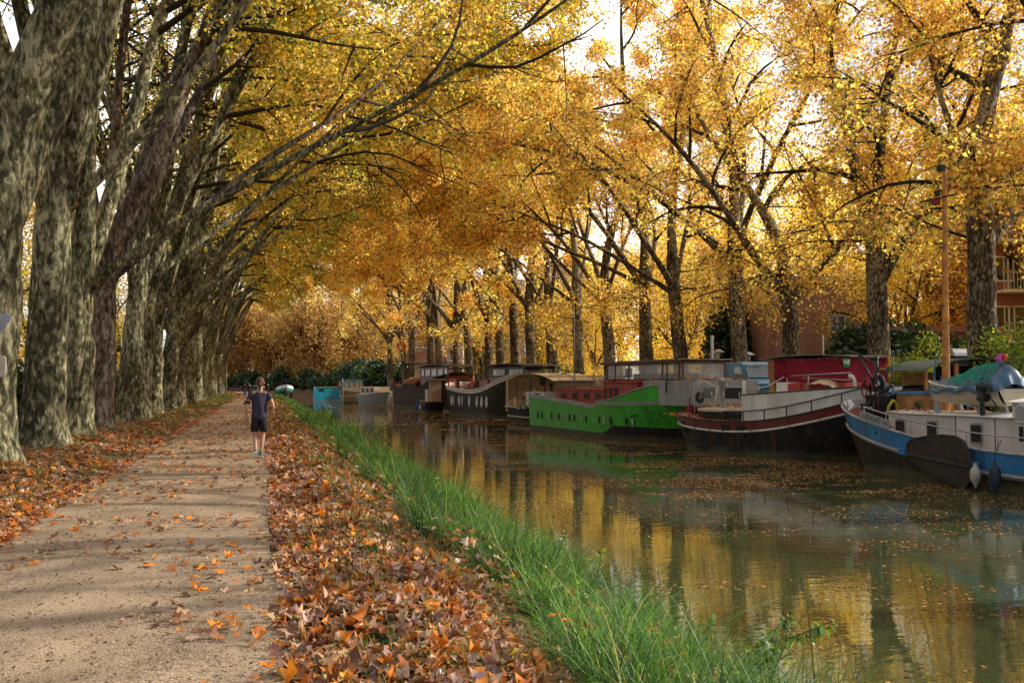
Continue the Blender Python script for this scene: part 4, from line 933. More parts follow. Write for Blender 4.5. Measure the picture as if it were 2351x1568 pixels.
# side railing on the near side and the far side
for side in (1, -1):
    P_ = []
    for X_ in np.linspace(-9, 5.6, 13):
        s_ = (X_ - h.xs) / (h.xb - h.xs); q_ = h.p(s_, h.sz(s_), side, -.06); P_.append(q_)
    P2 = [(p[0], p[1], p[2] + .42) for p in P_]; mb = MB(); mb.tube([P_[-1][:2] + (P_[-1][2],), (P_[-1][0] - .03, P_[-1][1], P_[-1][2] + .34)] + P2[::-1][0:1] + P2[::-1][1:], .022, 6)
    for i in range(0, 12, 1): mb.tube([P_[i], P2[i]], .016, 5)
    B.part('railing', mb, M['hullgrey'], None, True)
# bollards, crane, winch, box at the bow
for (x, y) in ((6.55, 1.35), (6.05, 1.62)):
    mb = MB(); z0 = sheerB(x) - .02; mb.lathe([(.0, .0), (.15, 0), (.15, .05), (.12, .06), (.12, .26), (.15, .28), (.15, .33), (0, .34)], (x, y, z0), 14); B.part('bollard', mb, M['dark'], None, True)
p0, p1 = B.q(2012, 900, 21.6), B.q(2012, 823, 21.6)
mb = MB(); mb.tube([(p0[0], p0[1], 1.3), (p1[0], p1[1], p1[2])], .075, 10); mb.lathe([(.09, 0), (.09, .12), (0, .14)], (p1[0], p1[1], p1[2] - .05), 10); cr = B.part('crane_post', mb, M['dark'], None, True)
a_, b_, c_ = B.q(2008, 884, 21.6), B.q(1971, 813, 21.6), B.q(1937, 803, 21.6); t_ = B.q(2010, 838, 21.6)
mb = MB(); mb.tube([a_, b_], .045, 8); mb.tube([t_, b_, c_], .04, 8); mb.tube([(p0[0] + .1, .35, 1.9), (p0[0] - .9, .9, 1.55)], .05, 6); mb.tube([B.q(2048, 885, 21.6), B.q(2005, 912, 21.6), B.q(1995, 925, 21.6)], .055, 6); B.part('crane_jib', mb, M['dark'], cr, True)
mb = MB(); c0 = B.q(1990, 893, 21.4); mb.torus(c0, .32, .035, 20, 'y', 6)
for k in range(5): a = k * 1.2566; mb.tube([c0, (c0[0] + .32 * math.cos(a), c0[1], c0[2] + .32 * math.sin(a))], .025, 5)
wn = B.part('winch_wheel', mb, M['maroon'], None, True); mb = MB(); mb.bb((c0[0] - .45, c0[1] - .5, 1.5), (c0[0] + .1, c0[1] - .15, c0[2] + .05)); mb.lathe([(.2, -.3), (.2, .3)], (c0[0] - .2, c0[1] - .35, c0[2] + .05), 12, 'y'); B.part('windlass', mb, M['dark'], None, False, .02)
mb = MB(); mb.torus((c0[0] - .25, c0[1] - .3, c0[2] + .22), .24, .09, 20, 'y', 8); B.part('rope_coil', mb, M['rubber'], None, True)
bx = B.q(2028, 936, 21.3); mb = MB(); mb.box((bx[0], bx[1], bx[2]), (1.05, .75, .92), rz=.15, top=.96); B.part('deck_locker', mb, M['black'], None, False, .03)
mb = MB()
for dx in (0, .09):
    mb.tube([(bx[0] - .75 - dx, .55, 2.0), (bx[0] - .78 - dx, .6, 2.3), (bx[0] - .86 - dx, .8, 2.42), (bx[0] - .9 - dx, 1.0, 2.2), (bx[0] - .9 - dx, 1.05, 1.95)], .018, 6)
B.part('handrail', mb, simple('yellow_tube', (.7, .55, .03)), None, True)
mb = MB(); mb.tube([B.q(1999, 956, 20.6), B.q(2013, 900, 21.2)], .05, 6); mb.tube([B.q(1988, 946, 20.6), B.q(2003, 900, 21.2)], .04, 6); B.part('stay', mb, M['dark'], None, True)
# blue and wood hatch with the porthole
ha, hb_ = B.q(2080, 934, 21.9), B.q(2143, 899, 21.9); mb = MB(); mb.bb((hb_[0], -.9, 1.5), (ha[0], .35, 2.62)); ho = B.part('hatch', mb, M['plywood'], None, False, .01)
mb = MB(); mb.bb((hb_[0] - .06, -.96, 2.62), (ha[0] + .12, .42, 2.70)); mb.prism([(ha[0], 1.6), (ha[0] + .42, 1.6), (ha[0] + .40, 2.35), (ha[0] + .22, 2.62), (ha[0], 2.66)], -.95, .40, 'y'); B.part('hatch_cover', mb, M['blue'], ho)
pc = B.q(2117, 926, 21.6); mb = MB(); mb.lathe([(.13, 0), (.22, 0), (.22, .05), (.15, .07), (.13, .04)], (pc[0], .35, 2.2), 18, 'y'); pp = B.part('porthole', mb, simple('brass_ring', (.2, .14, .07), .4, .7)); mb = MB(); mb.lathe([(0, .03), (.14, .03)], (pc[0], .35, 2.2), 16, 'y'); B.part('pane', mb, M['glass'], pp)
# mast
mb = MB(); m0, m1 = B.q(2171, 890, 22), B.q(2177, 385, 22); mb.tube([(m0[0], m0[1], 1.9)] + [(m0[0] + (m1[0] - m0[0]) * k / 8, m0[1], m0[2] + (m1[2] - m0[2]) * k / 8) for k in range(9)], [.13] + [.13 - .06 * k / 8 for k in range(9)], 12); ms = B.part('mast', mb, M['wood'], None, True)
mb = MB(); cz = B.q(2175, 452, 22); x0_, x1_ = B.q(2218, 455, 22), B.q(2130, 450, 22); mb.tube([(x0_[0], 0, cz[2] - .04), (x1_[0], 0, cz[2] + .02)], .03, 6); B.part('spreader', mb, M['dark'], ms, True)
mb = MB(); mb.bb((cz[0] + .06, -.1, cz[2] - .22), (cz[0] + .3, .1, cz[2] + .02)); B.part('mast_light', mb, simple('red_lamp', (.3, .03, .03)), ms, False, .02)
mb = MB(); tz = m1[2]; mb.bb((m1[0] - .18, -.08, tz - .1), (m1[0] + .05, .08, tz + .1)); mb.tube([(m1[0], 0, tz - .1), (m1[0], 0, tz + .4)], .02, 5); mb.bb((m1[0] + .06, -.06, tz - .9), (m1[0] + .2, .06, tz - .72)); B.part('masthead', mb, M['dark'], ms)
mb = MB()
for k in range(7): z_ = m0[2] + .8 + k * .95; mb.torus((m0[0] + (m1[0] - m0[0]) * (z_ - m0[2]) / (m1[2] - m0[2]), 0, z_), .12 - .045 * k / 7, .012, 12, 'z', 5)
B.part('mast_band', mb, M['rope'], ms, True)
mb = MB(); mb.tube([(m0[0] - .14, .1, 2.6), (m0[0] - .16, .12, 3.2), (m0[0] + .1, .13, 3.25), (m0[0] + .12, .1, 2.3)], .014, 5); mb.tube([(m0[0] + .25, .2, 2.1), (m0[0] + .14, .06, 3.9)], .02, 5); B.part('halyard', mb, simple('blue_rope', (.03, .12, .28)), ms, True)
# leeboard
lp = [B.q(u, v, 19.62) for u, v in ((2093, 1022), (2098, 1012), (2112, 1005), (2140, 1000), (2175, 997), (2205, 1000), (2222, 1010), (2232, 1030), (2240, 1060), (2238, 1100), (2226, 1121), (2205, 1112), (2170, 1094), (2130, 1075), (2105, 1058), (2095, 1042))]
mb = MB(); mb.prism([(p[0], p[2]) for p in lp], 2.32, 2.40, 'y'); lb = B.part('leeboard', mb, simple('tarred_timber', (.035, .026, .02), .55, nz=.5, sc=5), None, False, .012)
mb = MB(); cl = [(p[0], 2.41, p[2]) for p in lp]; mb.tube(cl + cl[:1], .02, 5); g1, g2 = B.q(2097, 1042, 19.62), B.q(2240, 1072, 19.62); mb.tube([(g1[0], 2.42, g1[2]), (g2[0], 2.42, g2[2])], .05, 6); B.part('iron_strap', mb, M['dark'], lb, True)
mb = MB(); p_ = B.q(2080, 1035, 19.7); mb.box((p_[0], 2.28, p_[2]), (.28, .14, .2)); p_ = B.q(2252, 1065, 19.7); mb.box((p_[0] + .1, 2.3, p_[2]), (.24, .14, .16)); B.part('bracket', mb, M['blue'], None, False, .015)
# fenders
p_ = B.q(2241, 1090, 19.45); cyl_fender(B, (p_[0] - .06, 2.50, .42), .52, .145, M['fender'], 'dirty white fender hanging behind the leeboard of the blue barge', (p_[0] - .05, 2.25, 1.25))
p_ = B.q(2288, 1098, 19.45); cyl_fender(B, (p_[0], 2.48, .42), .66, .165, M['bluefender'], 'dark navy fender on a knotted rope on the blue barge side', (p_[0], 2.25, 1.45))
# dinghy on the roof with tarpaulin and net
xa, xb_ = B.q(2147, 905, 21.7)[0], B.q(2338, 950, 21.7)[0]; cx_ = (xa + xb_) / 2; Ld = xa - xb_
D_ = empty('dinghy', B.w((cx_, .25, 2.2)), B.a, 'small cream dinghy lying on the cabin roof under a blue tarpaulin', 'dinghy')
dh = MB()
def dprof(t): return .72 * (1 - max(0, (t - .35) / .65) ** 2.2) ** .6 if t > .35 else .72 * (.82 + .18 * t / .35)
for side in (-1, 1):
    dh.grid([[(-Ld / 2 + Ld * t, side * dprof(t) * (math.sin(a) ** .7), .08 + .16 * t ** 3 + (.52 + .12 * t ** 2) * (1 - math.cos(a))) for a in np.linspace(0, PI / 2, 8)] for t in np.linspace(0, 1, 22)])
dh.add([(-Ld / 2, -.58, .62), (-Ld / 2, .58, .62), (-Ld / 2, .3, .12), (-Ld / 2, -.3, .12)], [(0, 1, 2, 3)])
dh.obj('hull', M['cream'], D_, True)
mb = MB(); mb.tube([(-Ld / 2 + Ld * t, dprof(t) + .01, .62 + .16 * t ** 3 + .1 * t * t) for t in np.linspace(0, .98, 16)], .03, 6); mb.obj('gunwale', M['white'], D_, True)
for sx in (-.9, 1.05): mb = MB(); mb.prism([(sx - .16, -.22), (sx + .16, -.22), (sx + .05, .2), (sx - .05, .2)], .35, .45, 'y'); mb.obj('cradle', M['hullgrey'], D_); mb = MB(); mb.prism([(sx - .16, -.22), (sx + .16, -.22), (sx + .05, .2), (sx - .05, .2)], -.5, -.4, 'y'); mb.obj('cradle', M['hullgrey'], D_)
rt = np.random.default_rng(5); tp = MB(); rws = []
for i in range(46):
    t = i / 45; x = -Ld / 2 - .12 + (Ld + .2) * t; row = []
    ridge = np.interp(t, [0, .05, .2, .32, .6, .85, 1], [.75, 1.25, 1.42, 1.33, 1.05, .86, .62]); wdt = dprof(min(t, .97)) + .09
    for j in range(25):
        a = (j / 24 - .5) * 2; fold = .045 * math.sin(i * .9 + a * 4 + 2 * math.sin(i * .35)) * abs(a) + .03 * math.sin(a * 9 + i * .4) + .02 * math.sin(i * 1.7)
        hem = .50 + .06 * math.sin(i * .55) + .14 * (t - .5) ** 2
        ang_ = abs(a) ** 1.25; z = ridge - (ridge - hem) * ang_ + fold * (1 - abs(a) ** 6)
        y = (wdt * np.sign(a) * min(1, abs(a) * 1.08) ** .8) + .05 * math.sin(i * .8) * (abs(a) > .8); row.append((x + .03 * math.sin(j * 1.1), y, z))
    rws.append(row)
tp.grid(rws); to = tp.obj('tarpaulin', M['tarp'], None, True); to.location = D_.location; to.rotation_euler = D_.rotation_euler; tag(to, 'creased dark blue tarpaulin draped over the cream dinghy', 'tarpaulin')
nm = MB()
def tps(t, a):
    i = min(44, t * 45); j = min(23.999, (a / 2 + .5) * 24); p_ = np.array(rws[int(i)][int(j)]); return (p_[0], p_[1] + .02, p_[2] + .035 + .02 * math.sin(t * 40 + a * 17))
for k in range(26):
    nm.tube([tps(.16 + .42 * k / 26 + .06 * math.sin(s * 3 + k), -.1 + s * .85) for s in np.linspace(0, 1, 9)], .009, 3, cap=False)
for k in range(16): nm.tube([tps(.14 + .46 * s, -.1 + .85 * k / 16 + .07 * math.sin(s * 9 + k)) for s in np.linspace(0, 1, 14)], .009, 3, cap=False)
no = nm.obj('fishing_net', M['net'], None); no.location = D_.location; no.rotation_euler = D_.rotation_euler; tag(no, 'green fishing net thrown over the blue tarpaulin', 'net')
mb = MB(); mb.lathe([(0, 0), (.08, .05), (.12, .16), (.08, .2), (.11, .28), (.04, .24), (0, .26)], (-Ld / 2 + .45, .12, 1.38), 7); wm = mb.obj('toy_windmill', simple('pink_petal', (.6, .15, .55)), None); wm.location = D_.location; wm.rotation_euler = D_.rotation_euler; tag(wm, 'pink and red toy flower stuck on top of the tarpaulin', 'ornament')
mb = MB(); mb.lathe([(0, 0), (.06, .04), (.1, .14), (.05, .2), (0, .2)], (-Ld / 2 + .22, .15, 1.45), 6); mb.obj('red_petals', simple('red_petal', (.6, .03, .03)), wm)
# davit beside it
mb = MB(); dx_ = xb_ + .35; mb.tube([(dx_, 1.1, 2.0), (dx_, 1.08, 3.0)], .07, 8); mb.bb((dx_ - .25, .9, 2.75), (dx_ + .2, 1.15, 2.95)); mb.lathe([(.12, -.15), (.12, .15)], (dx_ + .05, 1.02, 2.55), 10, 'x'); mb.tube([(dx_, 1.08, 3.0), (dx_ - .7, 1.2, 2.3)], .03, 5); B.part('davit_winch', mb, M['dark'], None, True)
# flag
fp = B.q(2048, 885, 21.9); ft = B.q(2050, 808, 21.9); mb = MB(); mb.tube([(fp[0], fp[1], 1.6), tuple(ft)], .02, 6); F_ = B.part('flagpole', mb, M['dark'], None, True)
f1, f2 = B.q(2046, 815, 21.9), B.q(2020, 846, 21.9)
mb = MB(); g = [[(f1[0] + .02 + t * .55, f1[1] + .06 * math.sin(t * 7), f1[2] + .02 - .42 * t - (.02 + .42 * (1 - t * .8)) * k + .03 * math.sin(t * 6)) for t in np.linspace(0, 1, 10)] for k in np.linspace(0, 1, 5)]; mb.grid(g); B.part('flag', mb, simple('red_flag', (.62, .07, .03), .8), F_, True)
mb = MB(); mb.grid([[(p[0] - .001, p[1] + .012, p[2]) for p in g[k][:2]] for k in range(5)]); mb.grid([[(p[0], p[1] + .012, p[2]) for p in (g[4] if k else [(a[0], a[1], a[2] + .05) for a in g[4]])] for k in range(2)]); B.part('flag_border', mb, simple('yellow_flag', (.75, .5, .04), .8), F_, True)

# ---------------------------------------------------------------- 2 maroon and black barge
B = Boat('maroon_barge', 'black barge with maroon bulwarks and a maroon canvas wheelhouse, second from the right', 21.55, 38.3, 17, ref=20.6)
sh2 = lambda x: 1.38 + (.024 * (x - 1.0) ** 2 if x < 1 else .016 * (x - 1) ** 2)
h = Hull(-6.6, 5.7, 2.45, 3.4, 4.2, sh2, rs=1.2, rb=.35, pb=(1.7, 2.3), ps=(1.25, 2.1), wl=.94)
rub = lambda s: h.sz(s) - .42
B.part('lower_hull', h.band(lambda s: -.5, lambda s: rub(s) - .03, 5), M['black'], smooth=True)
B.part('upper_hull', h.band(lambda s: rub(s) - .03, lambda s: h.sz(s), 3), paint('maroon_weathered', (.20, .028, .03), .4, .75, (.17, .07, .035), hull=True), smooth=True)
B.part('rubbing_strake', h.rail(lambda s: rub(s), .05, .03), M['white'], smooth=True)
B.part('gunwale', h.rail(lambda s: h.sz(s), .035, .0), M['dark'], smooth=True)
B.part('deck', h.deck(lambda s: h.sz(s) - .10), M['cream'])
litter_on(B, 1.6, 5.2, 1.3, 2.3, 0, 330, 11, 'leaves drifted along the side deck of the maroon barge', .14, lambda x, y: sh2(x) - .07)
litter_on(B, 4.2, 5.5, -1.2, 1.3, 0, 180, 12, 'leaves heaped at the bow of the maroon barge', .14, lambda x, y: sh2(x) - .07)
for (u, v) in ((1554, 987), (1665, 1000), (1700, 1000)):
    p_ = B.q(u, v, 18.1); s_ = (p_[0] - h.xs) / (h.xb - h.xs); a_ = h.p(s_, 1.0, 1, .02); mb = MB(); mb.box((a_[0], a_[1] - .03, 1.0 + (.04 if u < 1600 else 0)), (.42, .14, .50), rz=-math.atan2(h.p(s_ - .02, 1, 1)[1] - h.p(s_ + .02, 1, 1)[1], .04 * 12.3)); B.part('hawse_port', mb, M['rubber'])
# bow post with bollards
mb = MB(); mb.prism([(4.9, -1.0), (5.62, -.55), (5.72, 0), (5.62, .55), (4.9, 1.0), (4.8, 0)], 1.5, 1.98, 'z'); B.part('bow_bulwark', mb, M['maroon'], None, False, .02)
for (x, y) in ((5.25, .5), (5.35, .1)): mb = MB(); mb.lathe([(.13, 0), (.13, .05), (.11, .06), (.11, .22), (.14, .24), (.14, .29), (0, .3)], (x, y, 1.98), 12); B.part('bollard', mb, M['dark'], None, True)
p_ = B.q(1805, 958, 18.5); mb = MB(); mb.lathe([(.15, 0), (.15, .04), (.11, .06), (.11, .26), (.15, .28), (.15, .33), (0, .33)], (.9, 2.05, 1.38), 12); mb.lathe([(.15, 0), (.15, .04), (.11, .06), (.11, .26), (.15, .28), (.15, .33), (0, .33)], (.5, 2.05, 1.38), 12); B.part('bollard', mb, M['dark'], None, True)
# raised oval foredeck trunk
ov = lambda k, z: [(2.9 + 2.0 * k * math.cos(a), -.1 + 1.75 * k * math.sin(a) * (1 if math.cos(a) < 0 else 1 - .35 * math.cos(a) ** 2), z) for a in np.linspace(0, 2 * PI, 37)]
mb = MB(); mb.grid([ov(1, 1.2), ov(1, 1.74)]); tr = B.part('trunk_cabin', mb, M['black2'], None, True)
mb = MB(); mb.grid([ov(1.02, 1.74), ov(1.03, 1.84), ov(.97, 1.87), ov(.5, 1.92), ov(.01, 1.93)]); B.part('trunk_roof', mb, M['cream'], tr, True)
litter_on(B, 1.4, 4.4, -1.2, 1.1, 1.93, 210, 13, 'leaves on the pale roof of the oval fore cabin of the maroon barge', .14)
# white aft coaming following the sheer
a1, a2 = -6.4, .15
mb = MB(); rws = []
for x in np.linspace(a1, a2, 16):
    s_ = (x - h.xs) / (h.xb - h.xs); y = h.hb * h.prof(s_, 1) - .16; top = 2.50 + .40 * ((a2 - x) / 6.5) ** 1.0; rws.append([(x, y, sh2(x) - .1), (x, y - .06, top), (x, y - .3, top + .02), (x, -y + .3, top + .02), (x, -y + .06, top), (x, -y, sh2(x) - .1)])
mb.grid(rws); mb.grid([rws[-1][:3][::-1] + [], [(a2, 0, p[2]) for p in rws[-1][:3][::-1]]]); mb.grid([[p for p in rws[-1][3:]], [(a2, 0, p[2]) for p in rws[-1][3:]]])
co = B.part('aft_coaming', mb, M['white'], None, False)
mb = MB(); mb.tube([r_[1] for r_ in rws], .03, 6); B.part('coaming_rim', mb, M['dark'], co, True)
mb = MB(); mb.box((-.35, 2.05 + .14, 2.05), (1.1, .05, .85)); B.part('side_panel', mb, M['white'])
window(B, B.q(1925, 902, 18.9)[0] + .3, 2.55, .5, .36, 1.72, frame=M['white'], mull=1)
railing(B, [(x, h.hb * h.prof((x - h.xs) / (h.xb - h.xs), 1) - .03, sh2(x)) for x in np.linspace(1.1, -6.0, 7)], .42, .028, mat=M['dark'])
# wheelhouse
wl_, wr_ = B.q(1776, 870, 19.6), B.q(1946, 870, 19.6); x1_, x0_ = wl_[0], wr_[0]
mb = MB(); mb.bb((x0_, -1.35, 2.9), (x1_, .95, 3.98)); ca = B.part('canvas_screen', mb, M['redcanvas'], None, False, .02)
mb = MB(); 
for x in np.linspace(x0_ + .15, x1_ - .2, 9): mb.lathe([(0, 0), (.018, 0), (.018, .012), (0, .014)], (x, .955, 3.93), 6, 'y')
B.part('stud', mb, M['white'], ca)
mb = MB()
for k in range(5): mb.tube([(x1_ - .08 - k * .13, .97 + .02 * (k % 2), 2.92), (x1_ - .1 - k * .12, .98, 3.4), (x1_ - .06 - k * .13, .965, 3.95)], .055, 6)
B.part('curtain', mb, M['redcanvas'], ca, True)
B.part('wheelhouse_roof', camber_roof(x0_ - .35, x1_ + .65, -1.55, 1.2, 3.99, .10, .04, 12, 'x'), M['roofgrey'], None, False)
mb = MB(); xd = x1_ + .02
mb.bb((xd, .1, 2.0), (xd + .34, .9, 3.2)); dj = B.part('door', mb, M['plywood'], None, False, .01)
mb = MB(); 
for (a, b_) in ((.1, .9),): mb.bb((xd - .0, a, 3.2), (xd + .06, b_, 3.98)); 
mb = MB()
for yy in (.92, .5, .08): mb.bb((xd, yy - .03, 3.2), (xd + .36, yy + .03, 3.96))
for zz in (3.22, 3.93): mb.bb((xd, .06, zz - .03), (xd + .36, .94, zz + .03))
fr = B.part('window_frame', mb, M['plywood']); mb = MB(); mb.bb((xd + .3, .1, 3.24), (xd + .32, .9, 3.9)); mb.bb((xd + .05, .925, 3.25), (xd + .3, .94, 3.9)); B.part('pane', mb, M['glass'], fr)
hp = B.q(1800, 893, 19.3); mb = MB(); mb.bb((hp[0] - .45, .3, 2.0), (hp[0] + .45, 1.3, 3.02)); B.part('white_cabin', mb, M['white'], None, False, .03)
rp = B.q(1845, 893, 19.2); mb = MB(); mb.bb((x0_ - .25, .5, 2.4), (hp[0] - .45, 1.42, 3.0)); mb.bb((rp[0] + .1, 1.42, 2.45), (hp[0] - .35, 1.5, 2.97)); B.part('red_locker', mb, M['red'], None, False, .03)
mb = MB(); ra, rb_ = B.q(1820, 862, 19.2), B.q(1955, 858, 19.2); mb.tube([(ra[0], 1.5, 3.28), (rb_[0], 1.5, 3.38), (rb_[0] - .2, 1.5, 3.25), (rb_[0] + .05, 1.5, 3.1), (ra[0] - .6, 1.5, 3.2)], .028, 6); mb.tube([(rp[0] - .35, 1.55, 2.6), (rp[0] - .35, 1.5, 3.3)], .04, 6); B.part('grab_rail', mb, M['steel'], None, True)
sk_ = B.q(1880, 893, 18.9); mb = MB(); mb.grid([[(sk_[0] + .75 - 1.5 * t, 1.0 + .8 * k, 2.82 + .32 * math.sin(PI * t) ** .8 * math.sin(PI * (.15 + .7 * k)) + .02 * math.sin(t * 20 + k * 9)) for t in np.linspace(0, 1, 14)] for k in np.linspace(0, 1, 7)]); cv = B.part('covered_skylight', mb, M['canvas'], None, True)
mb = MB(); v0 = B.q(1956, 870, 19.0); mb.tube([(v0[0] - .1, v0[1], 2.6), (v0[0] - .1, v0[1], 3.1), (v0[0] - .02, v0[1], 3.22), (v0[0] + .15, v0[1], 3.26)], .07, 8); B.part('vent_pipe', mb, M['white'], None, True)
mb = MB(); l0 = B.q(1937, 825, 19.2); mb.lathe([(.14, .0), (.15, .05), (.13, .06)], (l0[0], 1.25, 3.86), 10); mb.lathe([(0, -.28), (.06, -.27), (.12, -.2), (.10, -.13)], (l0[0], 1.25, 3.86), 10); ln = B.part('lantern', mb, simple('green_plastic', (.02, .45, .12))); mb = MB(); mb.lathe([(.10, -.13), (.12, -.05), (.13, 0)], (l0[0], 1.25, 3.86), 10); B.part('lantern_glass', mb, simple('white_plastic', (.75, .8, .78)), ln)
# chimney, garden chairs, ropes, sagging boards
mb = MB(); c0 = B.q(1657, 870, 19.6); mb.lathe([(.11, 0), (.11, 1.05), (.15, 1.06), (.15, 1.3), (.13, 1.32), (0, 1.33)], (c0[0], c0[1], 1.9), 14); B.part('chimney', mb, M['steel'], None, True)
mb = MB(); c1 = B.q(1708, 873, 19.9); mb.tube([(c1[0], c1[1], 1.9), (c1[0], c1[1], 3.1)], [.09, .08], 10); B.part('vent_pipe', mb, M['white'], None, True)
for k, (u, col) in enumerate(((1632, 'grey'), (1686, 'dark'))):
    c0 = B.q(u, 930, 19.7); cp = (c0[0], c0[1], 1.93); e = empty('garden_chair', B.w(cp), B.a + (.25 if k else -.1), ['folding chair with grey striped back tipped forward on the fore cabin', 'folding chair with black back beside the striped one on the fore cabin'][k], 'chair', 'folding chairs on the maroon barge')
    mb = MB()
    for sx in (-.4, .4):
        mb.tube([(sx, .12, 0), (sx, .05, .45), (sx, -.05, .9 + .15 * k)], .018, 6); mb.tube([(sx, -.4, 0), (sx, .1, .42)], .018, 6); mb.tube([(sx, -.35, .43), (sx, .25, .43), (sx, .27, .68)], .018, 6)
    mb.tube([(-.4, -.05, .9), (.4, -.05, .9)], .018, 6); mb.obj('frame', M['white'], e, True)
    mb = MB(); mb.box((0, .12, .62), (.82, .03, .48), rx=.12); bk = mb.obj('back', simple('chair_fabric', (.16, .16, .15) if k == 0 else (.03, .03, .03), .8), e)
    if k == 0:
        mb = MB()
        for j in range(7): mb.box((0, .14, .44 + j * .06), (.80, .012, .012), rx=.12)
        mb.obj('slat', M['steel'], bk)
    mb = MB(); mb.box((0, -.1, .43), (.8, .42, .03)); mb.obj('seat', M['dark'], e)
rl = [B.q(u, v, 19.2) for u, v in ((1575, 948), (1574, 882), (1598, 876), (1640, 893))]
mb = MB(); mb.tube([(p[0], .9, p[2]) for p in rl], .022, 6); p_ = [B.q(u, v, 19.2) for u, v in ((1795, 905), (1790, 866), (1783, 868), (1732, 892))]
q_ = [B.q(u, v, 19.0) for u, v in ((1793, 945), (1786, 868), (1778, 866), (1742, 887), (1700, 893))]; mb.tube([(p[0], 1.1, p[2]) for p in q_], .022, 6); B.part('handrail', mb, M['white'], None, True)
tw = MB(); t0 = B.q(1590, 912, 19.5); tw.torus((t0[0] - .05, .7, 2.35), .2, .075, 18, 'x', 8); B.part('tyre', tw, M['rubber'], None, True)
mb = MB(); x_ = B.q(1832, 930, 19.7)
g0 = B.q(1740, 905, 19.4)
mb = MB(); 
for k in range(5): mb.tube([(g0[0] + .5 - .25 * k, .9, 2.0), (g0[0] + .25 - .25 * k, .9, 2.7)], .02, 4); mb.tube([(g0[0] + .25 - .25 * k, .88, 2.0), (g0[0] + .5 - .25 * k, .88, 2.7)], .02, 4)
B.part('trellis', mb, simple('green_lath', (.3, .35, .06)), None)
bw = MB(); g1 = B.q(1715, 915, 19.2); bw.grid([[(g1[0] + .5 - 1.1 * t, .6 + .7 * k, 1.93 + .28 * math.sin(PI * t) * math.sin(PI * k) + .01 * math.sin(t * 17)) for t in np.linspace(0, 1, 12)] for k in np.linspace(0, 1, 6)]); B.part('folded_cover', bw, M['canvas'], None, True)
for (ua, va, ub, vb, uc, vc) in ((1585, 972, 1595, 1033, 1628, 988), (1640, 976, 1672, 1053, 1731, 985), (1800, 985, 1820, 1052, 1886, 968)):
    A_, Bq, Cq = B.q(ua, va, 18.0), B.q(ub, vb, 18.0), B.q(uc, vc, 18.0); yb = 2.50; za = lambda p: sh2(p[0])
    mb = MB(); xm = (Bq[0] + B.q(ub + 28, vb, 18.0)[0]) / 2; mb.tube([(A_[0], yb - .05, za(A_)), (Bq[0], yb + .06, .35)], .014, 5); B.part('rope', mb, M['rope'], None, True); mb = MB(); mb.tube([(Cq[0], yb - .05, za(Cq)), (xm - .2, yb + .06, .35)], .014, 5); o = B.part('rope', mb, M['rope'], None, True)
    fe = empty('tyre_fender', B.w(((Bq[0] + xm - .2) / 2, yb + .04, .28)), B.a, 'flat black rubber fender slung on two ropes, %s on the maroon barge' % {1585: 'nearest the bow', 1640: 'amidships', 1800: 'below the railing'}[ua], 'fender')
    mb = MB(); mb.box((0, 0, 0), (.72, .12, .16), ry=.05, top=.85); mb.obj('block', M['rubber'], fe, False, .03)

# ---------------------------------------------------------------- 3 green barge
B = Boat('green_barge', 'bright green barge with oval portholes and red cabins, third from the right', 20.0, 54.5, 5)
def sh3(x): return 2.02 + .03 * max(0, x) if x > -6 + .0 else 2.02
h = Hull(-9.6, 8.2, 2.45, 0, 6.2, sh3, rs=.6, rb=.05, pb=(3, 3), ps=(1.35, 2.0), wl=.97, n=60)
notch = lambda x: 2.0 + .035 * max(0, x + 4.5) if x > -4.6 else 2.42
def z3(s): x = h.xs + (h.xb - h.xs) * s; return (1.72 + .05 * (x + 3)) if x > -2.2 else (2.0 if x > -5.5 else 2.0 + .03 * (-5.5 - x))
bk = lambda s: .30 + .0 * s if h.xs + (h.xb - h.xs) * s > -3.5 else .30 + .45 * ss((-3.5 - (h.xs + (h.xb - h.xs) * s)) / 1.2)
h.sheer = lambda x: 2.0
B.part('lower_hull', h.band(lambda s: -.5, bk, 4), M['black'], smooth=True)
m2, nt, b = newmat('two_tone_green'); L = nt.links; M['green2'] = paint('green_side', (.12, .42, .03), .5, .45, (.05, .09, .02), hull=True)
lo = lambda s: float(bk(s))
B.part('upper_hull', h.band(lo, lambda s: z3(s) - .16, 4), M['green'], smooth=True)
B.part('grey_band', h.band(lambda s: z3(s) - .16, z3, 1, .02), M['grey'], smooth=True)
# upper strake of the stern
zt = lambda s: z3(s) + (.05 + .75 * float(ss((-3.2 - (h.xs + (h.xb - h.xs) * s)) / 5.0)) if h.xs + (h.xb - h.xs) * s < -2.6 else .005)
B.part('stern_bulwark', h.band(z3, zt, 2, -.05), M['green'], smooth=True)
B.part('stern_cap', h.rail(lambda s: zt(s) + .01, .035, -.03), M['grey'], smooth=True)
mb = MB(); mb.grid([[(8.15, y, z) for y in (-2.3, 0, 2.3)] for z in (-.4, .3, 1.9)]); B.part('transom', mb, M['green2'])
mb = MB(); mb.grid([[h.p(s, 1.55, -1, -.04), h.p(s, 1.55, 1, -.04)] for s in h.S()]); B.part('deck', mb, M['redbrown'])
litter_on(B, -2.2, 7.9, 1.75, 2.3, 1.56, 520, 21, 'deep leaf drift along the side deck of the green barge', .16, pile=.14)
litter_on(B, 6.3, 8.0, -1.5, 1.8, 1.56, 260, 22, 'leaf heap on the far end deck of the green barge', .17, pile=.2)
mb = MB(); us = [(1228.5, 968), (1236, 968), (1244, 970), (1258, 972), (1267, 972), (1283, 976), (1292, 977), (1308, 979), (1319, 980), (1335, 983), (1346, 984), (1376, 990), (1388, 991), (1400, 992)]
xsP = [B.q(u, v, 17.6)[0] for u, v in us] + [B.q(1427, 985, 17.6)[0], B.q(1437, 985, 17.6)[0]]
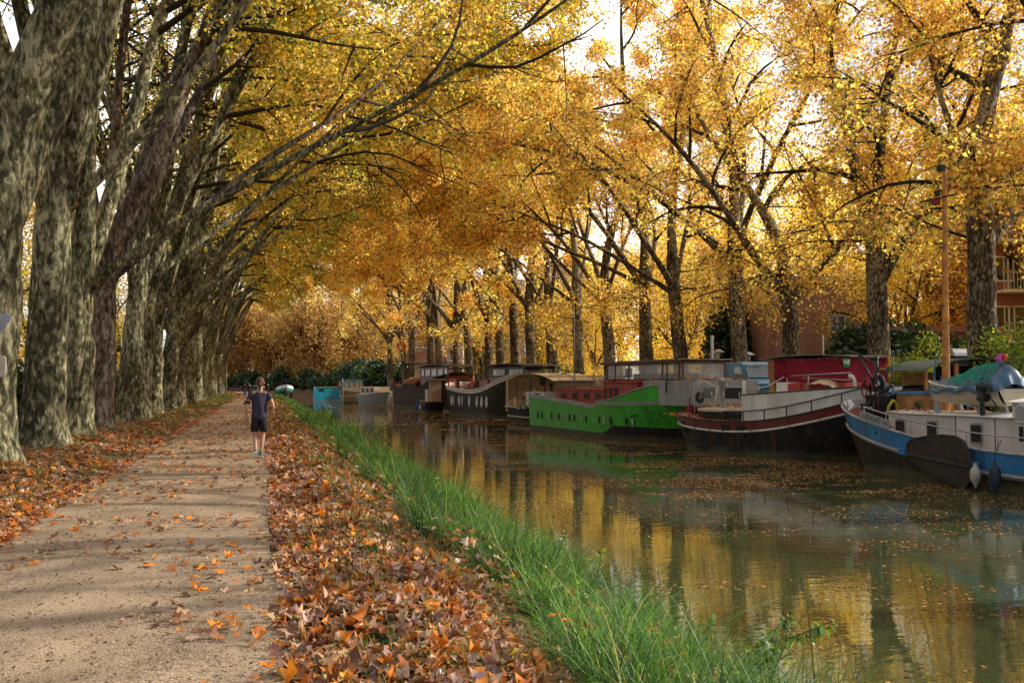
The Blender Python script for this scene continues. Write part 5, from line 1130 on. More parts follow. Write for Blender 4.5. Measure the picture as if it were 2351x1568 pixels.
for k, x in enumerate(xsP):
    mb = MB(); s_ = (x - h.xs) / (h.xb - h.xs); y = h.p(s_, 1.1, 1)[1]; n0 = len(mb.v); mb.lathe([(0, .012), (.10, .012), (.12, .02), (.125, .005), (.12, 0)], (0, 0, 0), 16, 'y'); mb.v = [(v[0] + x, v[1] + y, v[2] * 1.75 + 1.0 + .02 * (k > 13)) for v in mb.v]; B.part('porthole', mb, M['hullgrey'] if k % 3 == 0 else M['rubber'])
mb = MB(); p_ = B.q(1430, 960, 17.7); mb.tube([h.p((x - h.xs) / (h.xb - h.xs), .78, 1, .05) for x in np.linspace(-4.3, -1.6, 8)], .03, 6); B.part('guard_rail', mb, M['green'], None, True)
# weed-like leaf emblem drawn in outline on the stern quarter
def sp3(x, z): 
    s_ = (x - h.xs) / (h.xb - h.xs); p = h.p(s_, z, 1, .03); return p
em = [(0, 0), (.35, .12), (.5, .3), (.85, .42), (1.25, .5), (1.5, .62), (1.3, .45), (1.0, .33), (.75, .22), (1.1, .15), (1.45, .05), (1.15, -.02), (.75, .02), (1.0, -.15), (1.35, -.35), (1.0, -.3), (.6, -.12), (.62, -.35), (.75, -.55), (.5, -.4), (.35, -.15), (.1, -.3), (-.15, -.42), (0, 0), (.2, .3), (.35, .62), (.5, .66), (.48, .45), (.35, .2)]
ex = B.q(1500, 960, 18.4)[0] - .9
mb = MB(); mb.tube([sp3(ex + a * .95 - .0, 1.25 + b_ * .75) for a, b_ in em], .013, 4); B.part('leaf_emblem', mb, M['dark'])
mb = MB()
for (a, b_) in ((1.9, 1.33), (2.25, 1.3)): mb.lathe([(0, .05), (.06, .05), (.07, 0)], sp3(ex + a, b_), 10, 'y')
B.part('outlet', mb, M['dark'])
# low front cabin, taller mid cabin, engine casing
def cabin(name, x0, x1, y0, y1, z0, z1, mat, wins, roof=True, rmat=None, seed=0, camber=.05):
    mb = MB(); mb.bb((x0, y0, z0), (x1, y1, z1)); o = B.part(name, mb, mat, None, False, .02)
    mb = MB(); mb.bb((x0 - .08, y0 - .08, z1), (x1 + .08, y1 + .10, z1 + .07)); B.part('roof', mb, rmat or mat, o, False, .015)
    for (x, w_, hh, zc_) in wins: window(B, x, zc_, w_, hh, y1, frame=M['maroon'], mull=1 if w_ > .4 else 0)
    return o
cA = B.q(1386, 920, 18.6)[0]; cB_ = B.q(1275, 890, 18.6)[0]; cC = B.q(1462, 900, 18.6)[0]
cabin('fore_cabin', cA, cB_, -1.5, 1.35, 1.5, 2.58, M['red'], [(cA + (cB_ - cA) * t, .72, .32, 2.24) for t in (.12, .34, .58, .82)])
cabin('mid_cabin', cC - .2, cA, -1.5, 1.45, 1.5, 3.0, M['red'], [(cA - .35, .36, .75, 2.35), (cA - 1.05, .36, .75, 2.35), (cA - 1.75, .36, .75, 2.35)])
litter_on(B, cA, cB_, -1.4, 1.3, 2.65, 420, 23, 'leaves covering the low red cabin roof of the green barge', .17, pile=.1)
litter_on(B, cC - .1, cA, -1.4, 1.4, 3.07, 300, 24, 'leaves covering the higher red cabin roof of the green barge', .17, pile=.1)
eA, eB = B.qy(1478, 890, 1.3)[0] + 1.2, B.qy(1405, 890, 1.3)[0] + 1.2
cs = MB(); arch = [(-1.2, 1.5), (-1.2, 2.95), (-1.05, 3.1), (-.8, 3.18), (.9, 3.18), (1.15, 3.1), (1.3, 2.95), (1.3, 1.5)]; cs.prism(arch, eA - 1.2, eB - 1.2, 'x'); ec = B.part('engine_casing', cs, M['red'], None, False, .03)
mb = MB()
for x in (eB - 1.55, eB - 2.25): mb.bb((x - .30, 1.30, 1.9), (x + .30, 1.33, 2.9)); 
B.part('casing_door', mb, M['red'], ec, False, .01)
mb = MB(); 
for x in (eB - 1.5, eB - 1.65, eB - 2.15, eB - 2.35): mb.torus((x, 1.35, 2.4), .07, .014, 12, 'y', 5)
mb.tube([(eB - 2.6, 1.0, 3.2), (eB - 2.6, 1.0, 3.4), (eB - 1.6, 1.0, 3.4), (eB - 1.6, 1.0, 3.2)], .025, 6)
for zz in (2.2, 2.5, 2.8): mb.tube([(eA - 1.15, .2, zz), (eA - 1.22, .2, zz), (eA - 1.22, .7, zz), (eA - 1.15, .7, zz)], .02, 5)
B.part('handle', mb, M['maroon'], ec, True)
gA, gB = B.qy(1600, 885, 1.55)[0] - .6, B.qy(1478, 885, 1.55)[0]
mb = MB(); mb.bb((gA + .6, -1.7, 1.9), (gB, 1.55, 3.12)); gb = B.part('grey_cabin', mb, M['grey'], None, False, .02); mb = MB()
for x in np.linspace(gA + 1.1, gB - .5, 3): mb.bb((x - .05, 1.55, 2.98), (x + .05, 1.6, 3.12))
B.part('bracket', mb, M['grey'], gb); litter_on(B, gA + .7, gB, -1.6, 1.5, 3.13, 320, 25, 'leaves along the grey cabin top of the green barge', .16, pile=.06)
# glazed wheelhouse
wA, wB = B.qy(1568, 850, 1.0)[0], B.qy(1394, 850, 1.0)[0]
fr = MB(); nP = 6
for k, t in enumerate((0, .13, .32, .76, .96, 1.0)[:]):
    x = wB + (wA - wB) * t
    for y in (-1.3, 1.0): fr.bb((x - .04, y - .04, 3.1), (x + .04, y + .04, 4.05))
for z in (3.16, 4.02):
    for y in (-1.3, 1.0): fr.bb((wA, y - .05, z - .06), (wB, y + .05, z + .06))
    for x in (wA, wB): fr.bb((x - .05, -1.3, z - .06), (x + .05, 1.0, z + .06))
wo = B.part('wheelhouse_frame', fr, M['woodtrim']); mb = MB()
for y in (-1.3, 1.0): mb.bb((wA, y - .006, 3.2), (wB, y + .006, 3.98))
for x in (wA, wB): mb.bb((x - .006, -1.28, 3.2), (x + .006, .98, 3.98))
B.part('pane', mb, M['clear'], wo)
mb = MB(); mb.bb((wA + 1.2, -.6, 3.1), (wB - 1.5, .1, 3.5)); B.part('console', mb, M['darkbrown'])
mb = MB(); rws = [[(x, y, 4.16 + .02 * (1 if k % 2 else -1)) for y in (-1.7, 1.35)] for k, x in enumerate(np.linspace(wA - .25, wB + .4, 40))]; mb.grid(rws); ro = B.part('wheelhouse_roof', mb, M['roofgrey']); mb = MB(); mb.bb((wA - .2, 1.2, 4.02), (wB + .35, 1.3, 4.14)); mb.bb((wA - .2, -1.6, 4.02), (wB + .35, -1.5, 4.14)); B.part('fascia', mb, M['woodtrim'], ro)
mb = MB(); q_ = B.q(1538, 860, 19.0)[0]; mb.tube([(q_ - .9, 1.7, 2.5), (q_ - .9, 1.6, 4.1)], .035, 6); B.part('flagstaff', mb, M['dark'], None, True)
# railing on the fore cabin and the small mast
mb = MB(); 
P_ = [(x, 1.25, 2.65) for x in np.linspace(cB_ - .1, cA + .2, 4)]
for k in (1, .66, .33): mb.tube([(p[0], p[1], p[2] + .75 * k) for p in P_] + [(P_[-1][0], -1.2, P_[-1][2] + .75 * k)], .022, 5)
for p in P_ + [(P_[-1][0], 0, 2.65), (P_[-1][0], -1.2, 2.65), (P_[0][0], -1.2, 2.65)]: mb.tube([p, (p[0], p[1], p[2] + .75)], .024, 5)
mb.tube([(p[0], -1.2, p[2] + .75) for p in P_], .022, 5); B.part('railing', mb, M['hullgrey'], None, True)
m0 = B.q(1319, 870, 20.5); mb = MB(); mb.tube([(m0[0], m0[1], 2.2), (m0[0], m0[1], B.q(1319, 705, 20.5)[2])], .04, 6); z_ = B.q(1319, 747, 20.5)[2]; mb.tube([(m0[0] + .5, m0[1], z_), (m0[0] - .5, m0[1], z_)], .02, 5); B.part('mast', mb, M['steel'], None, True)
mb = MB(); mb.box((cA - .3, .3, 3.32), (.9, .5, .05)); mb.box((cA - .3, .02, 3.57), (.9, .05, .5))
for k in (-.4, .4):
    for yy in (.05, .5): mb.tube([(cA - .3 + k, yy, 3.07), (cA - .3 + k, yy, 3.32)], .025, 4)
bn = mb.obj('bench', M['dark'], None); bn.location = B.e.location; bn.rotation_euler = B.e.rotation_euler; tag(bn, 'dark slatted bench on the higher red cabin roof of the green barge', 'bench')
bi = MB(); bi.bb((cC - .1, 1.6, 1.55), (cC + .75, 2.0, 2.25)); bo = bi.obj('bin', M['dark'], None, False, .03); bo.location = B.e.location; bo.rotation_euler = B.e.rotation_euler; tag(bo, 'dark green storage bin standing on the side deck beside the tall red cabin', 'bin')
# ---------------------------------------------------------------- 4 small boat with the canvas awning
B = Boat('awning_boat', 'small white and black cruiser with a cream canvas awning beside the bright green barge', 20.6, 74.0, 4)
h = Hull(-4.5, 4.6, 1.55, 3.4, 2, lambda x: 1.35 + .02 * x * x, rs=.2, rb=-.1, pb=(2, 2.4), wl=.85)
h = Hull(-5, 4.2, 1.6, 1.6, 4.4, lambda x: 1.15 + .035 * max(0, -x) ** 1.4, rs=.9, rb=.2, pb=(2, 2.4), ps=(1.6, 2.0), wl=.8)
B.part('lower_hull', h.band(lambda s: -.4, lambda s: h.sz(s), 5), M['black2'], smooth=True); B.part('strake', h.rail(lambda s: .42, .07, .02), M['cream'], smooth=True); B.part('gunwale', h.rail(lambda s: h.sz(s), .05), M['cream'], smooth=True)
B.part('deck', h.deck(lambda s: h.sz(s) - .1), M['cream'])
aL, aR = B.qy(1163, 870, 1.5)[0], B.qy(1279, 870, 1.2)[0]; zt_ = 3.15
mb = camber_roof(aR, aL, -1.9, 1.55, zt_, .55, .03, 14, 'x'); B.part('awning', mb, M['canvas'])
mb = MB(); mb.grid([[(aL - .05 * math.sin(k * .9) - .1 * j, 1.5 + .05 * math.sin(k * 1.3), z) for z in (.75, 1.6, 2.4, zt_)] for j in range(2) for k in range(9)][:1] + [[(aL + .05 * math.sin(k * 2.1), 1.5 - 3.2 * k / 12 , z) for z in (.8, 1.6, 2.4, zt_)] for k in range(13)])
B.part('side_curtain', mb, M['canvas'], None, True)
mb = MB(); mb.grid([[(aL + .04 * math.sin(k * 2.7) - .12 * k, 1.55 + .04 * math.sin(k * 1.9), z) for z in (.8, 1.6, 2.4, zt_ + .05)] for k in range(6)]); B.part('side_curtain', mb, M['canvas'], None, True)
mb = MB()
for t in (.25, .55, .85): x = aL + (aR - aL) * t; mb.tube([(x, 1.5, 1.1), (x, 1.5, zt_ + .3), (x, 0, zt_ + .5), (x, -1.6, zt_)], .03, 5)
B.part('awning_frame', mb, M['dark'], None, True)
mb = MB(); mb.grid([[(aL + (aR - aL) * .05, -1.7, z), (aR, -1.7, z)] for z in (1.2, 3.4)]); B.part('back_curtain', mb, M['canvas'])
cL, cR = B.qy(1210, 900, .9)[0], B.qy(1255, 900, .9)[0]; mb = MB(); mb.prism([(cR, 1.0), (cR, 2.35), (cL + .2, 2.35), (cL, 1.75), (cL + .3, 1.0)], -.9, .95, 'y'); B.part('cabin', mb, M['white'], None, False, .04)
window(B, (cL + cR) / 2 - .2, 2.0, 1.1, .45, .97, frame=M['dark']); window(B, cL + .35 + .2, 1.75, .4, .5, .97, frame=M['dark'])
railing(B, [h.p(s, h.sz(s), 1, -.05) for s in np.linspace(.05, .75, 8)], .45, .025, mat=M['cream'])
def pot(loc, r, hgt, label, seed, spiky=True, n=70):
    e = empty('potted_plant', loc, 0, label, 'plant'); mb = MB(); mb.lathe([(0, 0), (r * .7, 0), (r, hgt), (r * 1.1, hgt), (r * 1.1, hgt * 1.15), (r * .9, hgt * 1.12), (0, hgt)], (0, 0, 0), 14); mb.obj('pot', M['terracotta'], e, True)
    rg_ = np.random.default_rng(seed); X = np.zeros(n); hh = rg_.uniform(2.0, 4.2, n) * hgt
    V = blades('foliage', X + rg_.normal(0, r * .2, n), X + rg_.normal(0, r * .2, n), X + hgt, hh, r * .28, rg_.uniform(.3, 1.3, n), (0, 0), [(.10, .2, .05), (.2, .32, .08)], [1, 1], seed, 4)
    for k_ in ('label', 'category', 'kind'):
        if k_ in V: del V[k_]
    V.parent = e; return e
pot(B.w(((cL + cR) / 2 + .3, .3, 2.36)), .26, .4, 'tall spiky plant in a terracotta pot on the cabin of the small awning boat', 3)
pot(B.w((cR + .1, .5, 2.36)), .16, .24, 'small plant in a terracotta pot right of the spiky one on the awning boat', 4)
for k, t in enumerate((.22, .34, .46)):
    p_ = h.p(t, h.sz(t) - .05, 1, .12); e = empty('flower_box', B.w(p_), B.a, 'grey flower trough hung on the rail of the awning boat, %s along it' % ORD[k], 'planter', 'flower troughs on the awning boat'); mb = MB(); mb.box((0, 0, 0), (.7, .2, .2), top=1.1); mb.obj('trough', M['grey'], e)
    rg_ = np.random.default_rng(k); P = rg_.normal(0, 1, (70, 3)) * np.array([.25, .09, .08]) + np.array((0, 0, .16)); link('flowers', leaves('flowers', P, np.full(70, .09), pal(rg_, 70, [(.15, .3, .05), (.4, .1, .05), (.3, .35, .08)], [3, 1, 1]), M['leaf_green'], rg_, 'kite'), e)

# ---------------------------------------------------------------- 5, 6 the long black barge and the brown one
def barge(nm, label, pL, pR, mats, sheer, whx, whc, details, hb=2.5, wh_h=1.35, red=M['maroon'], bow_p=(1.9, 2.5), win=None, seed=0):
    """pL far end, pR near end of the waterline of the near side"""
    (xa, ya), (xb_, yb) = pL, pR; yaw = math.degrees(math.atan2(xb_ - xa, ya - yb)); L_ = math.hypot(xb_ - xa, ya - yb)
    n = Vector((math.cos(R(yaw)), math.sin(R(yaw)))); cx, cy = (xa + xb_) / 2 + n.x * hb, (ya + yb) / 2 + n.y * hb
    B = Boat(nm, label, cx, cy, yaw); h = Hull(-L_ / 2 - 1, L_ / 2 + 1.2, hb, 3.6, 4.5, lambda x: sheer(x / (L_ / 2)), rs=1.0, rb=.25, pb=bow_p, ps=(1.4, 2.1), wl=.95)
    B.part('lower_hull', h.band(lambda s: -.5, lambda s: h.sz(s) - .3, 5), mats[0], smooth=True); B.part('upper_hull', h.band(lambda s: h.sz(s) - .3, lambda s: h.sz(s), 2, .01), mats[1], smooth=True)
    B.part('gunwale', h.rail(lambda s: h.sz(s), .06), mats[1], smooth=True); B.part('deck', h.deck(lambda s: h.sz(s) - .35), M['redbrown'])
    wx = -L_ / 2 * whx; return B, h, L_
B, h, LL = barge('black_barge', 'long black barge with a white gunwale and dark wheelhouse, fourth large boat from the right', (17.4, 97.5), (19.4, 80.5), (M['black2'], M['white']), lambda t: 2.35 + (.55 * t * t if t > 0 else 1.35 * t * t), .5, 0, 0)
ports = [(1036, 903), (1041, 904), (1054, 906), (1061, 906), (1078, 908), (1096, 910), (1107, 911), (1119, 914)]
for k, (u, v) in enumerate(ports):
    p_ = B.qy(u, v, h.hb); s_ = (p_[0] - h.xs) / (h.xb - h.xs); a_ = h.p(s_, 1.35, 1, .0); mb = MB(); mb.lathe([(.0, .02), (.16, .02), (.24, .05), (.27, .03), (.27, 0)], (0, 0, 0), 14, 'y'); mb.v = [(v_[0] + a_[0], v_[1] + a_[1], v_[2] * 1.9 + 1.35) for v_ in mb.v]; B.part('porthole', mb, M['white'] if k % 2 == 0 or k > 4 else M['hullgrey'])
wa, wb = B.qy(1206, 850, 1.2)[0], B.qy(1122, 850, 1.2)[0]; mb = MB(); mb.bb((wa, -1.5, 2.4), (wb, 1.2, 3.55)); wo = B.part('wheelhouse', mb, M['maroon'], None, False, .03)
fr = MB()
for t in (0, .08, .48, .54, .97): x = wb + (wa - wb) * t; fr.bb((x - .12, 1.1, 3.55), (x + .12, 1.22, 4.35)); fr.bb((x - .12, -1.5, 3.55), (x + .12, -1.4, 4.35))
for z in (3.6, 4.3): fr.bb((wa, 1.12, z - .1), (wb, 1.24, z + .06)); fr.bb((wa, -1.5, z - .1), (wb, -1.4, z + .06)); fr.bb((wb - .1, -1.5, z - .1), (wb, 1.2, z + .06)); fr.bb((wa, -1.5, z - .1), (wa + .1, 1.2, z + .06))
wf = B.part('window_frame', fr, M['dark']); mb = MB(); mb.bb((wa, 1.15, 3.65), (wb, 1.165, 4.25)); mb.bb((wa, -1.46, 3.65), (wb, -1.45, 4.25)); B.part('pane', mb, M['clear'], wf)
B.part('wheelhouse_roof', camber_roof(wa - .4, wb + .5, -1.8, 1.5, 4.4, .22, .06, 12, 'x'), M['dark'], None)
ca, cb_ = wb, B.qy(1073, 880, 1.2)[0]; mb = MB(); mb.prism([(ca, 2.2), (ca, 3.35), (cb_ - 1.5, 3.05), (cb_, 2.75), (cb_, 2.2)], -1.4, 1.3, 'y'); B.part('aft_cabin', mb, M['maroon'], None, False, .02)
window(B, cb_ - 1.2, 2.75, .5, .5, 1.31, frame=M['black']); window(B, cb_ - 3.4, 2.9, .6, .6, 1.31, frame=M['black'])
mb = MB(); mb.bb((cb_, -1.5, 1.8), (LL / 2 - 2.5, 1.3, 2.35)); B.part('cargo_hold', mb, M['redbrown'], None, False, .02); litter_on(B, cb_, LL / 2 - 2.6, -1.4, 1.2, 2.36, 500, 61, 'leaves on the hold cover of the long black barge', .24, pile=.1)
litter_on(B, cb_, LL / 2 - .8, 1.4, 2.3, 2.05, 420, 62, 'leaves on the side deck of the long black barge', .24, pile=.15)
rr = [(x, 1.75, 2.3) for x in np.linspace(cb_ + .8, LL / 2 - 2.4, 12)]; railing(B, rr, .95, .035, mat=M['dark'], rails=(1, .5))
mb = MB(); mb.box((cb_ + 1.2, .2, 2.9), (2.6, 1.2, .35)); B.part('deck_awning', mb, M['cream'], None, False, .08)
mb = MB(); ax = B.qy(1280 - 110, 830, 0)[0]
lifebuoy(B.w((LL / 2 - 1.6, 1.95, 2.95)), .38, 'x', 'orange lifebuoy at the bow rail of the long black barge', rz=B.a)
lifebuoy(B.w((cb_ - 2.3, 1.42, 3.0)), .36, 'y', 'orange lifebuoy on the maroon cabin side of the long black barge', rz=B.a)
bw = MB(); 
for k in range(10): a = PI * k / 9
bw.tube([(cb_ - .8 + 1.6 * math.cos(a), 0, 3.2 + 1.3 * math.sin(a)) for a in np.linspace(0, PI, 12)], .035, 5); bw.tube([(cb_ - 2.8 + 1.6 * math.cos(a), 0, 3.2 + 1.3 * math.sin(a)) for a in np.linspace(0, PI, 12)], .035, 5); B.part('canopy_hoop', bw, M['dark'], None, True)
# tender tied at its bow: pontoon with brick column
T_ = Boat('work_boat', 'small dark work boat with a brick stack at the bow of the long black barge', 16.9, 100.3, 6); th = Hull(-2.2, 2.2, 1.1, 1.6, .8, lambda x: 1.15 + .05 * max(0, x), rb=.2); T_.part('lower_hull', th.band(lambda s: -.4, lambda s: th.sz(s), 4), M['black'], smooth=True); T_.part('deck', th.deck(lambda s: 1.05), M['cream'])
mb = MB(); mb.bb((-1.6, -.5, 1.0), (-.5, .5, 3.3)); mb2 = MB(); T_.part('stack', mb, simple('buff_brick', (.42, .30, .2), .9, nz=.3, sc=12)); mb2.bb((-2.0, -.9, 3.3), (.1, .9, 3.42)); T_.part('stack_roof', mb2, M['roofgrey']); mb2 = MB(); mb2.bb((-.45, -.6, 1.0), (.7, .6, 2.35)); T_.part('locker', mb2, M['cream'], None, False, .04)
cyl_fender(T_, (1.2, 1.25, .55), .7, .2, simple('bright_blue_fender', (.02, .12, .4)), 'bright blue fender hanging on the small dark work boat', (1.2, 1.1, 1.2)); cyl_fender(T_, (-.2, 1.3, .5), .6, .2, M['fender'], 'pale fender beside the bright blue one on the dark work boat', (-.2, 1.1, 1.2))

B, h, LL = barge('brown_barge', 'rusty brown barge with a low hold and brown wheelhouse, fifth large boat from the right', (15.9, 127.5), (18.4, 108), (M['darkbrown'], M['darkbrown']), lambda t: 2.35 + (.75 * t * t if t > 0 else 1.5 * t * t), .5, 0, 0)
wa, wb = B.qy(1030, 850, 1.2)[0], B.qy(968, 850, 1.2)[0]; mb = MB(); mb.bb((wa, -1.6, 2.6), (wb, 1.3, 3.75)); B.part('wheelhouse', mb, M['redbrown'], None, False, .03)
fr = MB()
for t in (0, .15, .38, .62, .85, 1): x = wb + (wa - wb) * t; fr.bb((x - .12, 1.2, 3.75), (x + .12, 1.35, 4.75)); fr.bb((x - .12, -1.6, 3.75), (x + .12, -1.5, 4.75))
for z in (3.8, 4.7): fr.bb((wa, 1.25, z - .1), (wb, 1.37, z + .08)); fr.bb((wa, -1.6, z - .1), (wb, -1.5, z + .08))
wf = B.part('window_frame', fr, M['woodtrim']); mb = MB(); mb.bb((wa, 1.27, 3.85), (wb, 1.29, 4.65)); B.part('pane', mb, M['clear'], wf); B.part('wheelhouse_roof', camber_roof(wa - .5, wb + .5, -1.9, 1.6, 4.82, .25, .07, 10, 'x'), M['dark'])
ha_, hb2 = wb + 1.5, LL / 2 - 2.6; mb = MB(); mb.bb((ha_, -1.7, 2.0), (hb2, 1.5, 3.0)); B.part('cargo_hold', mb, M['darkbrown'], None, False, .04)
litter_on(B, ha_, hb2, -1.7, 1.5, 3.0, 700, 71, 'thick leaves over the hold of the rusty brown barge', .3, zf=lambda a, b_: 3.02 + .5 * (1 - (b_ / 1.7) ** 2), pile=.12)
mb = camber_roof(ha_, hb2, -1.75, 1.55, 3.0, .5, .04, 8, 'y'); B.part('hold_cover', mb, M['redbrown']); litter_on(B, ha_ - 1, LL / 2 - .5, 1.6, 2.3, 2.1, 500, 72, 'leaves along the side deck of the rusty brown barge', .3, pile=.2)
mb = MB(); xl = B.qy(989, 900, 2.5)[0]
for dx in (-.28, .28): mb.tube([(xl + dx, 2.62, .6), (xl + dx, 2.62, 3.4)], .035, 5)
for k in range(7): mb.tube([(xl - .28, 2.62, .8 + k * .38), (xl + .28, 2.62, .8 + k * .38)], .03, 5)
B.part('ladder', mb, M['steel'], None, True)
for (x, y) in ((LL / 2 - .6, .8), (LL / 2 - 1.1, 1.2)): mb = MB(); mb.lathe([(.16, 0), (.13, .05), (.13, .5), (.18, .52), (.18, .6), (0, .6)], (x, y, 2.75), 10); B.part('bollard', mb, M['dark'], None, True)
bp_ = gp(925, 133); e = empty('lifebuoy_post', (bp_[0], bp_[1], bp_[2]), 0, 'dark post with an orange lifebuoy bracket by the brown barge bow', 'post'); mb = MB(); mb.tube([(0, 0, 0), (0, 0, 5.2)], .06, 6); mb.obj('post', M['dark'], e, True)
lifebuoy((bp_[0] - .15, bp_[1] - .15, CAMZ + 85 * 133 / FPX - .0), .55, 'y', 'large orange lifebuoy on a post above the bow of the rusty brown barge', rz=0)

# small grey cruiser
def cruiser(nm, label, u0, u1, v, X, hullm, topm, Ln, hb, zs, cab, yaw=0, trim=None):
    a_ = pd((u0 + u1) / 2, 880, X); B = Boat(nm, label, a_.x, a_.y, yaw); h = Hull(-Ln / 2, Ln / 2, hb, 1.2, Ln * .55, lambda x: zs + .10 * max(0, -x) , rs=1.0, rb=.1, pb=(2.2, 3), ps=(1.5, 1.9), wl=.8)
    B.part('lower_hull', h.band(lambda s: -.4, lambda s: h.sz(s), 5), hullm, smooth=True); B.part('gunwale', h.rail(lambda s: h.sz(s), .06), trim or topm, smooth=True); B.part('deck', h.deck(lambda s: h.sz(s) - .05), topm); return B, h
B, h = cruiser('cabin_cruiser', 'small grey cabin cruiser with a cream top moored at the bow of the brown barge', 846, 886, 925, 139, M['hullgrey'], M['cream'], 8.5, 1.7, 1.4, None, 16)
mb = MB(); mb.prism([(-2.2, 1.3), (-1.6, 2.5), (3.2, 2.5), (3.5, 1.3)], -1.2, 1.2, 'y'); B.part('cabin', mb, M['cream'], None, False, .08)
for x in (-1.0, .6, 2.2): window(B, x, 2.0, .8, .5, 1.21, frame=M['dark'])
mb = MB(); mb.grid([[(-1.4, y, 2.5), (-2.0, y, 1.4)] for y in (-1, 1)]); B.part('windscreen', mb, M['glass'])
# tan cruiser under way with flag: bow towards the camera
B, h = cruiser('tan_cruiser', 'tan and white motor cruiser flying a red white blue flag in mid canal', 785, 826, 922, 152, M['tan'], M['white'], 9.5, 2.0, 1.9, None, -20, M['cream'])
B.part('rubbing_strake', h.rail(lambda s: 1.35, .09, .03), M['cream'], smooth=True)
mb = MB(); mb.bb((-1.2, -1.45, 1.9), (3.6, 1.45, 2.9)); B.part('cabin', mb, M['cream'], None, False, .06)
fr = MB()
for x in (-1.0, .6, 2.0, 3.4):
    for y in (-1.35, 1.35): fr.bb((x - .09, y - .07, 2.9), (x + .09, y + .07, 4.3))
for y in (-.45, .45): fr.bb((-1.08, y - .06, 2.9), (-.92, y + .06, 4.3)); fr.bb((3.3, y - .06, 2.9), (3.5, y + .06, 4.3))
B.part('window_frame', fr, M['white']); mb = MB(); mb.bb((-1.5, -1.6, 4.3), (3.9, 1.6, 4.45)); B.part('wheelhouse_roof', mb, M['cyan'], None, False, .04)
mb = MB(); mb.bb((-1.0, -1.35, 2.9), (3.4, 1.35, 4.28)); B.part('pane', mb, M['clear'])
mb = MB(); mb.tube([(-4.4, .3, 2.2), (-4.7, .3, 4.6)], .06, 6); fs = B.part('flagstaff', mb, M['steel'], None, True)
for k, cn in enumerate(((.02, .04, .3), (.8, .8, .8), (.6, .02, .03))):
    mb = MB(); mb.grid([[(-4.62 - .02, .3 + (k + t) * .33 , 4.45 - .55 * (k + t) * .5 - j * .8 + .06 * math.sin((k + t) * 3)) for t in (0, .5, 1)] for j in (0, 1)]); B.part('flag_stripe', mb, simple(['flag_blue', 'flag_white', 'flag_red'][k], cn, .8), fs)
mb = MB(); mb.tube([(-4.9, .1, -.1), (-4.75, .1, 2.6)], .09, 6); B.part('stem_post', mb, M['cream'], None, True)
lifebuoy(B.w((2.1, 1.26, 2.6)), .28, 'y', 'small red lifebuoy on the side of the tan cruiser wheelhouse', rz=B.a)
B.e.scale = (.8,) * 3
# cyan barge broadside
q = pd(756, 880, 184); B = Boat('cyan_barge', 'bright cyan flat barge with thin red lines and a square cabin, broadside at the bend', q.x, q.y, -82)
mb = MB(); mb.prism([(-3.3, -.3), (-4.4, .9), (-4.4, 1.5), (4.8, 1.5), (4.8, -.3)], -2, 2, 'y')
lo_ = MB(); lo_.prism([(4.0, -.3), (4.9, .8), (4.9, 1.45), (-4.3, 1.45), (-4.3, -.3)], -2, 2, 'y'); B.part('lower_hull', lo_, M['cyan'], None, False, .04)
mb = MB(); mb.bb((-4.2, -1.9, 1.45), (2.5, 1.9, 3.6)); B.part('cabin', mb, M['cyan'], None, False, .05); mb = MB(); mb.bb((-4.3, -2.0, 3.6), (2.6, 2.0, 3.72)); B.part('cabin_roof', mb, M['cream'])
SD = 1 if B.l((0, 0, 0))[1] > 0 else -1
window(B, -2.6, 2.75, 1.4, .7, 1.9 * SD, SD, frame=M['redbrown'])
mb = MB(); y_ = 1.93 * SD
for (a, b_) in (((2.4, 3.1), (-1.6, 2.0)), ((2.3, .5), (0, 1.25)), ((2.3, 1.2), (-1.5, .35))):
    dx, dz = b_[0] - a[0], b_[1] - a[1]; L_ = math.hypot(dx, dz); yy = y_ if a[1] > 2 or b_[1] > 1.9 else 2.03 * SD; mb.box(((a[0] + b_[0]) / 2, yy, (a[1] + b_[1]) / 2), (L_, .03, .09), ry=-math.atan2(dz, dx))
B.part('red_stripe', mb, simple('thin_red', (.6, .06, .05)))
B.e.scale = (.63,) * 3
# van-like white pickup cab standing on its deck end
e = empty('deck_cab', B.w((2.4, 0, .95)), B.a, 'grey and white machine cab standing on the left end of the cyan barge', 'cab'); mb = MB(); mb.prism([(-.9, 0), (-.9, 1.9), (.2, 1.9), (.9, 1.1), (.9, 0)], -.8, .8, 'y'); mb.obj('body', M['hullgrey'], e, False, .05); mb = MB(); mb.bb((-.6, .8 * SD, 1.0), (.2, .83 * SD, 1.6)); mb.obj('pane', M['glass'], e); mb = MB(); mb.bb((-1.3, -.9, 2.5), (1.0, .9, 2.6)); mb.tube([(-1.2, -.8, 1.2), (-1.2, -.8, 2.5)], .05, 5); mb.tube([(.9, .8, .6), (.9, .8, 2.5)], .05, 5); mb.obj('frame', M['steel'], e); e.scale = (.63,) * 3
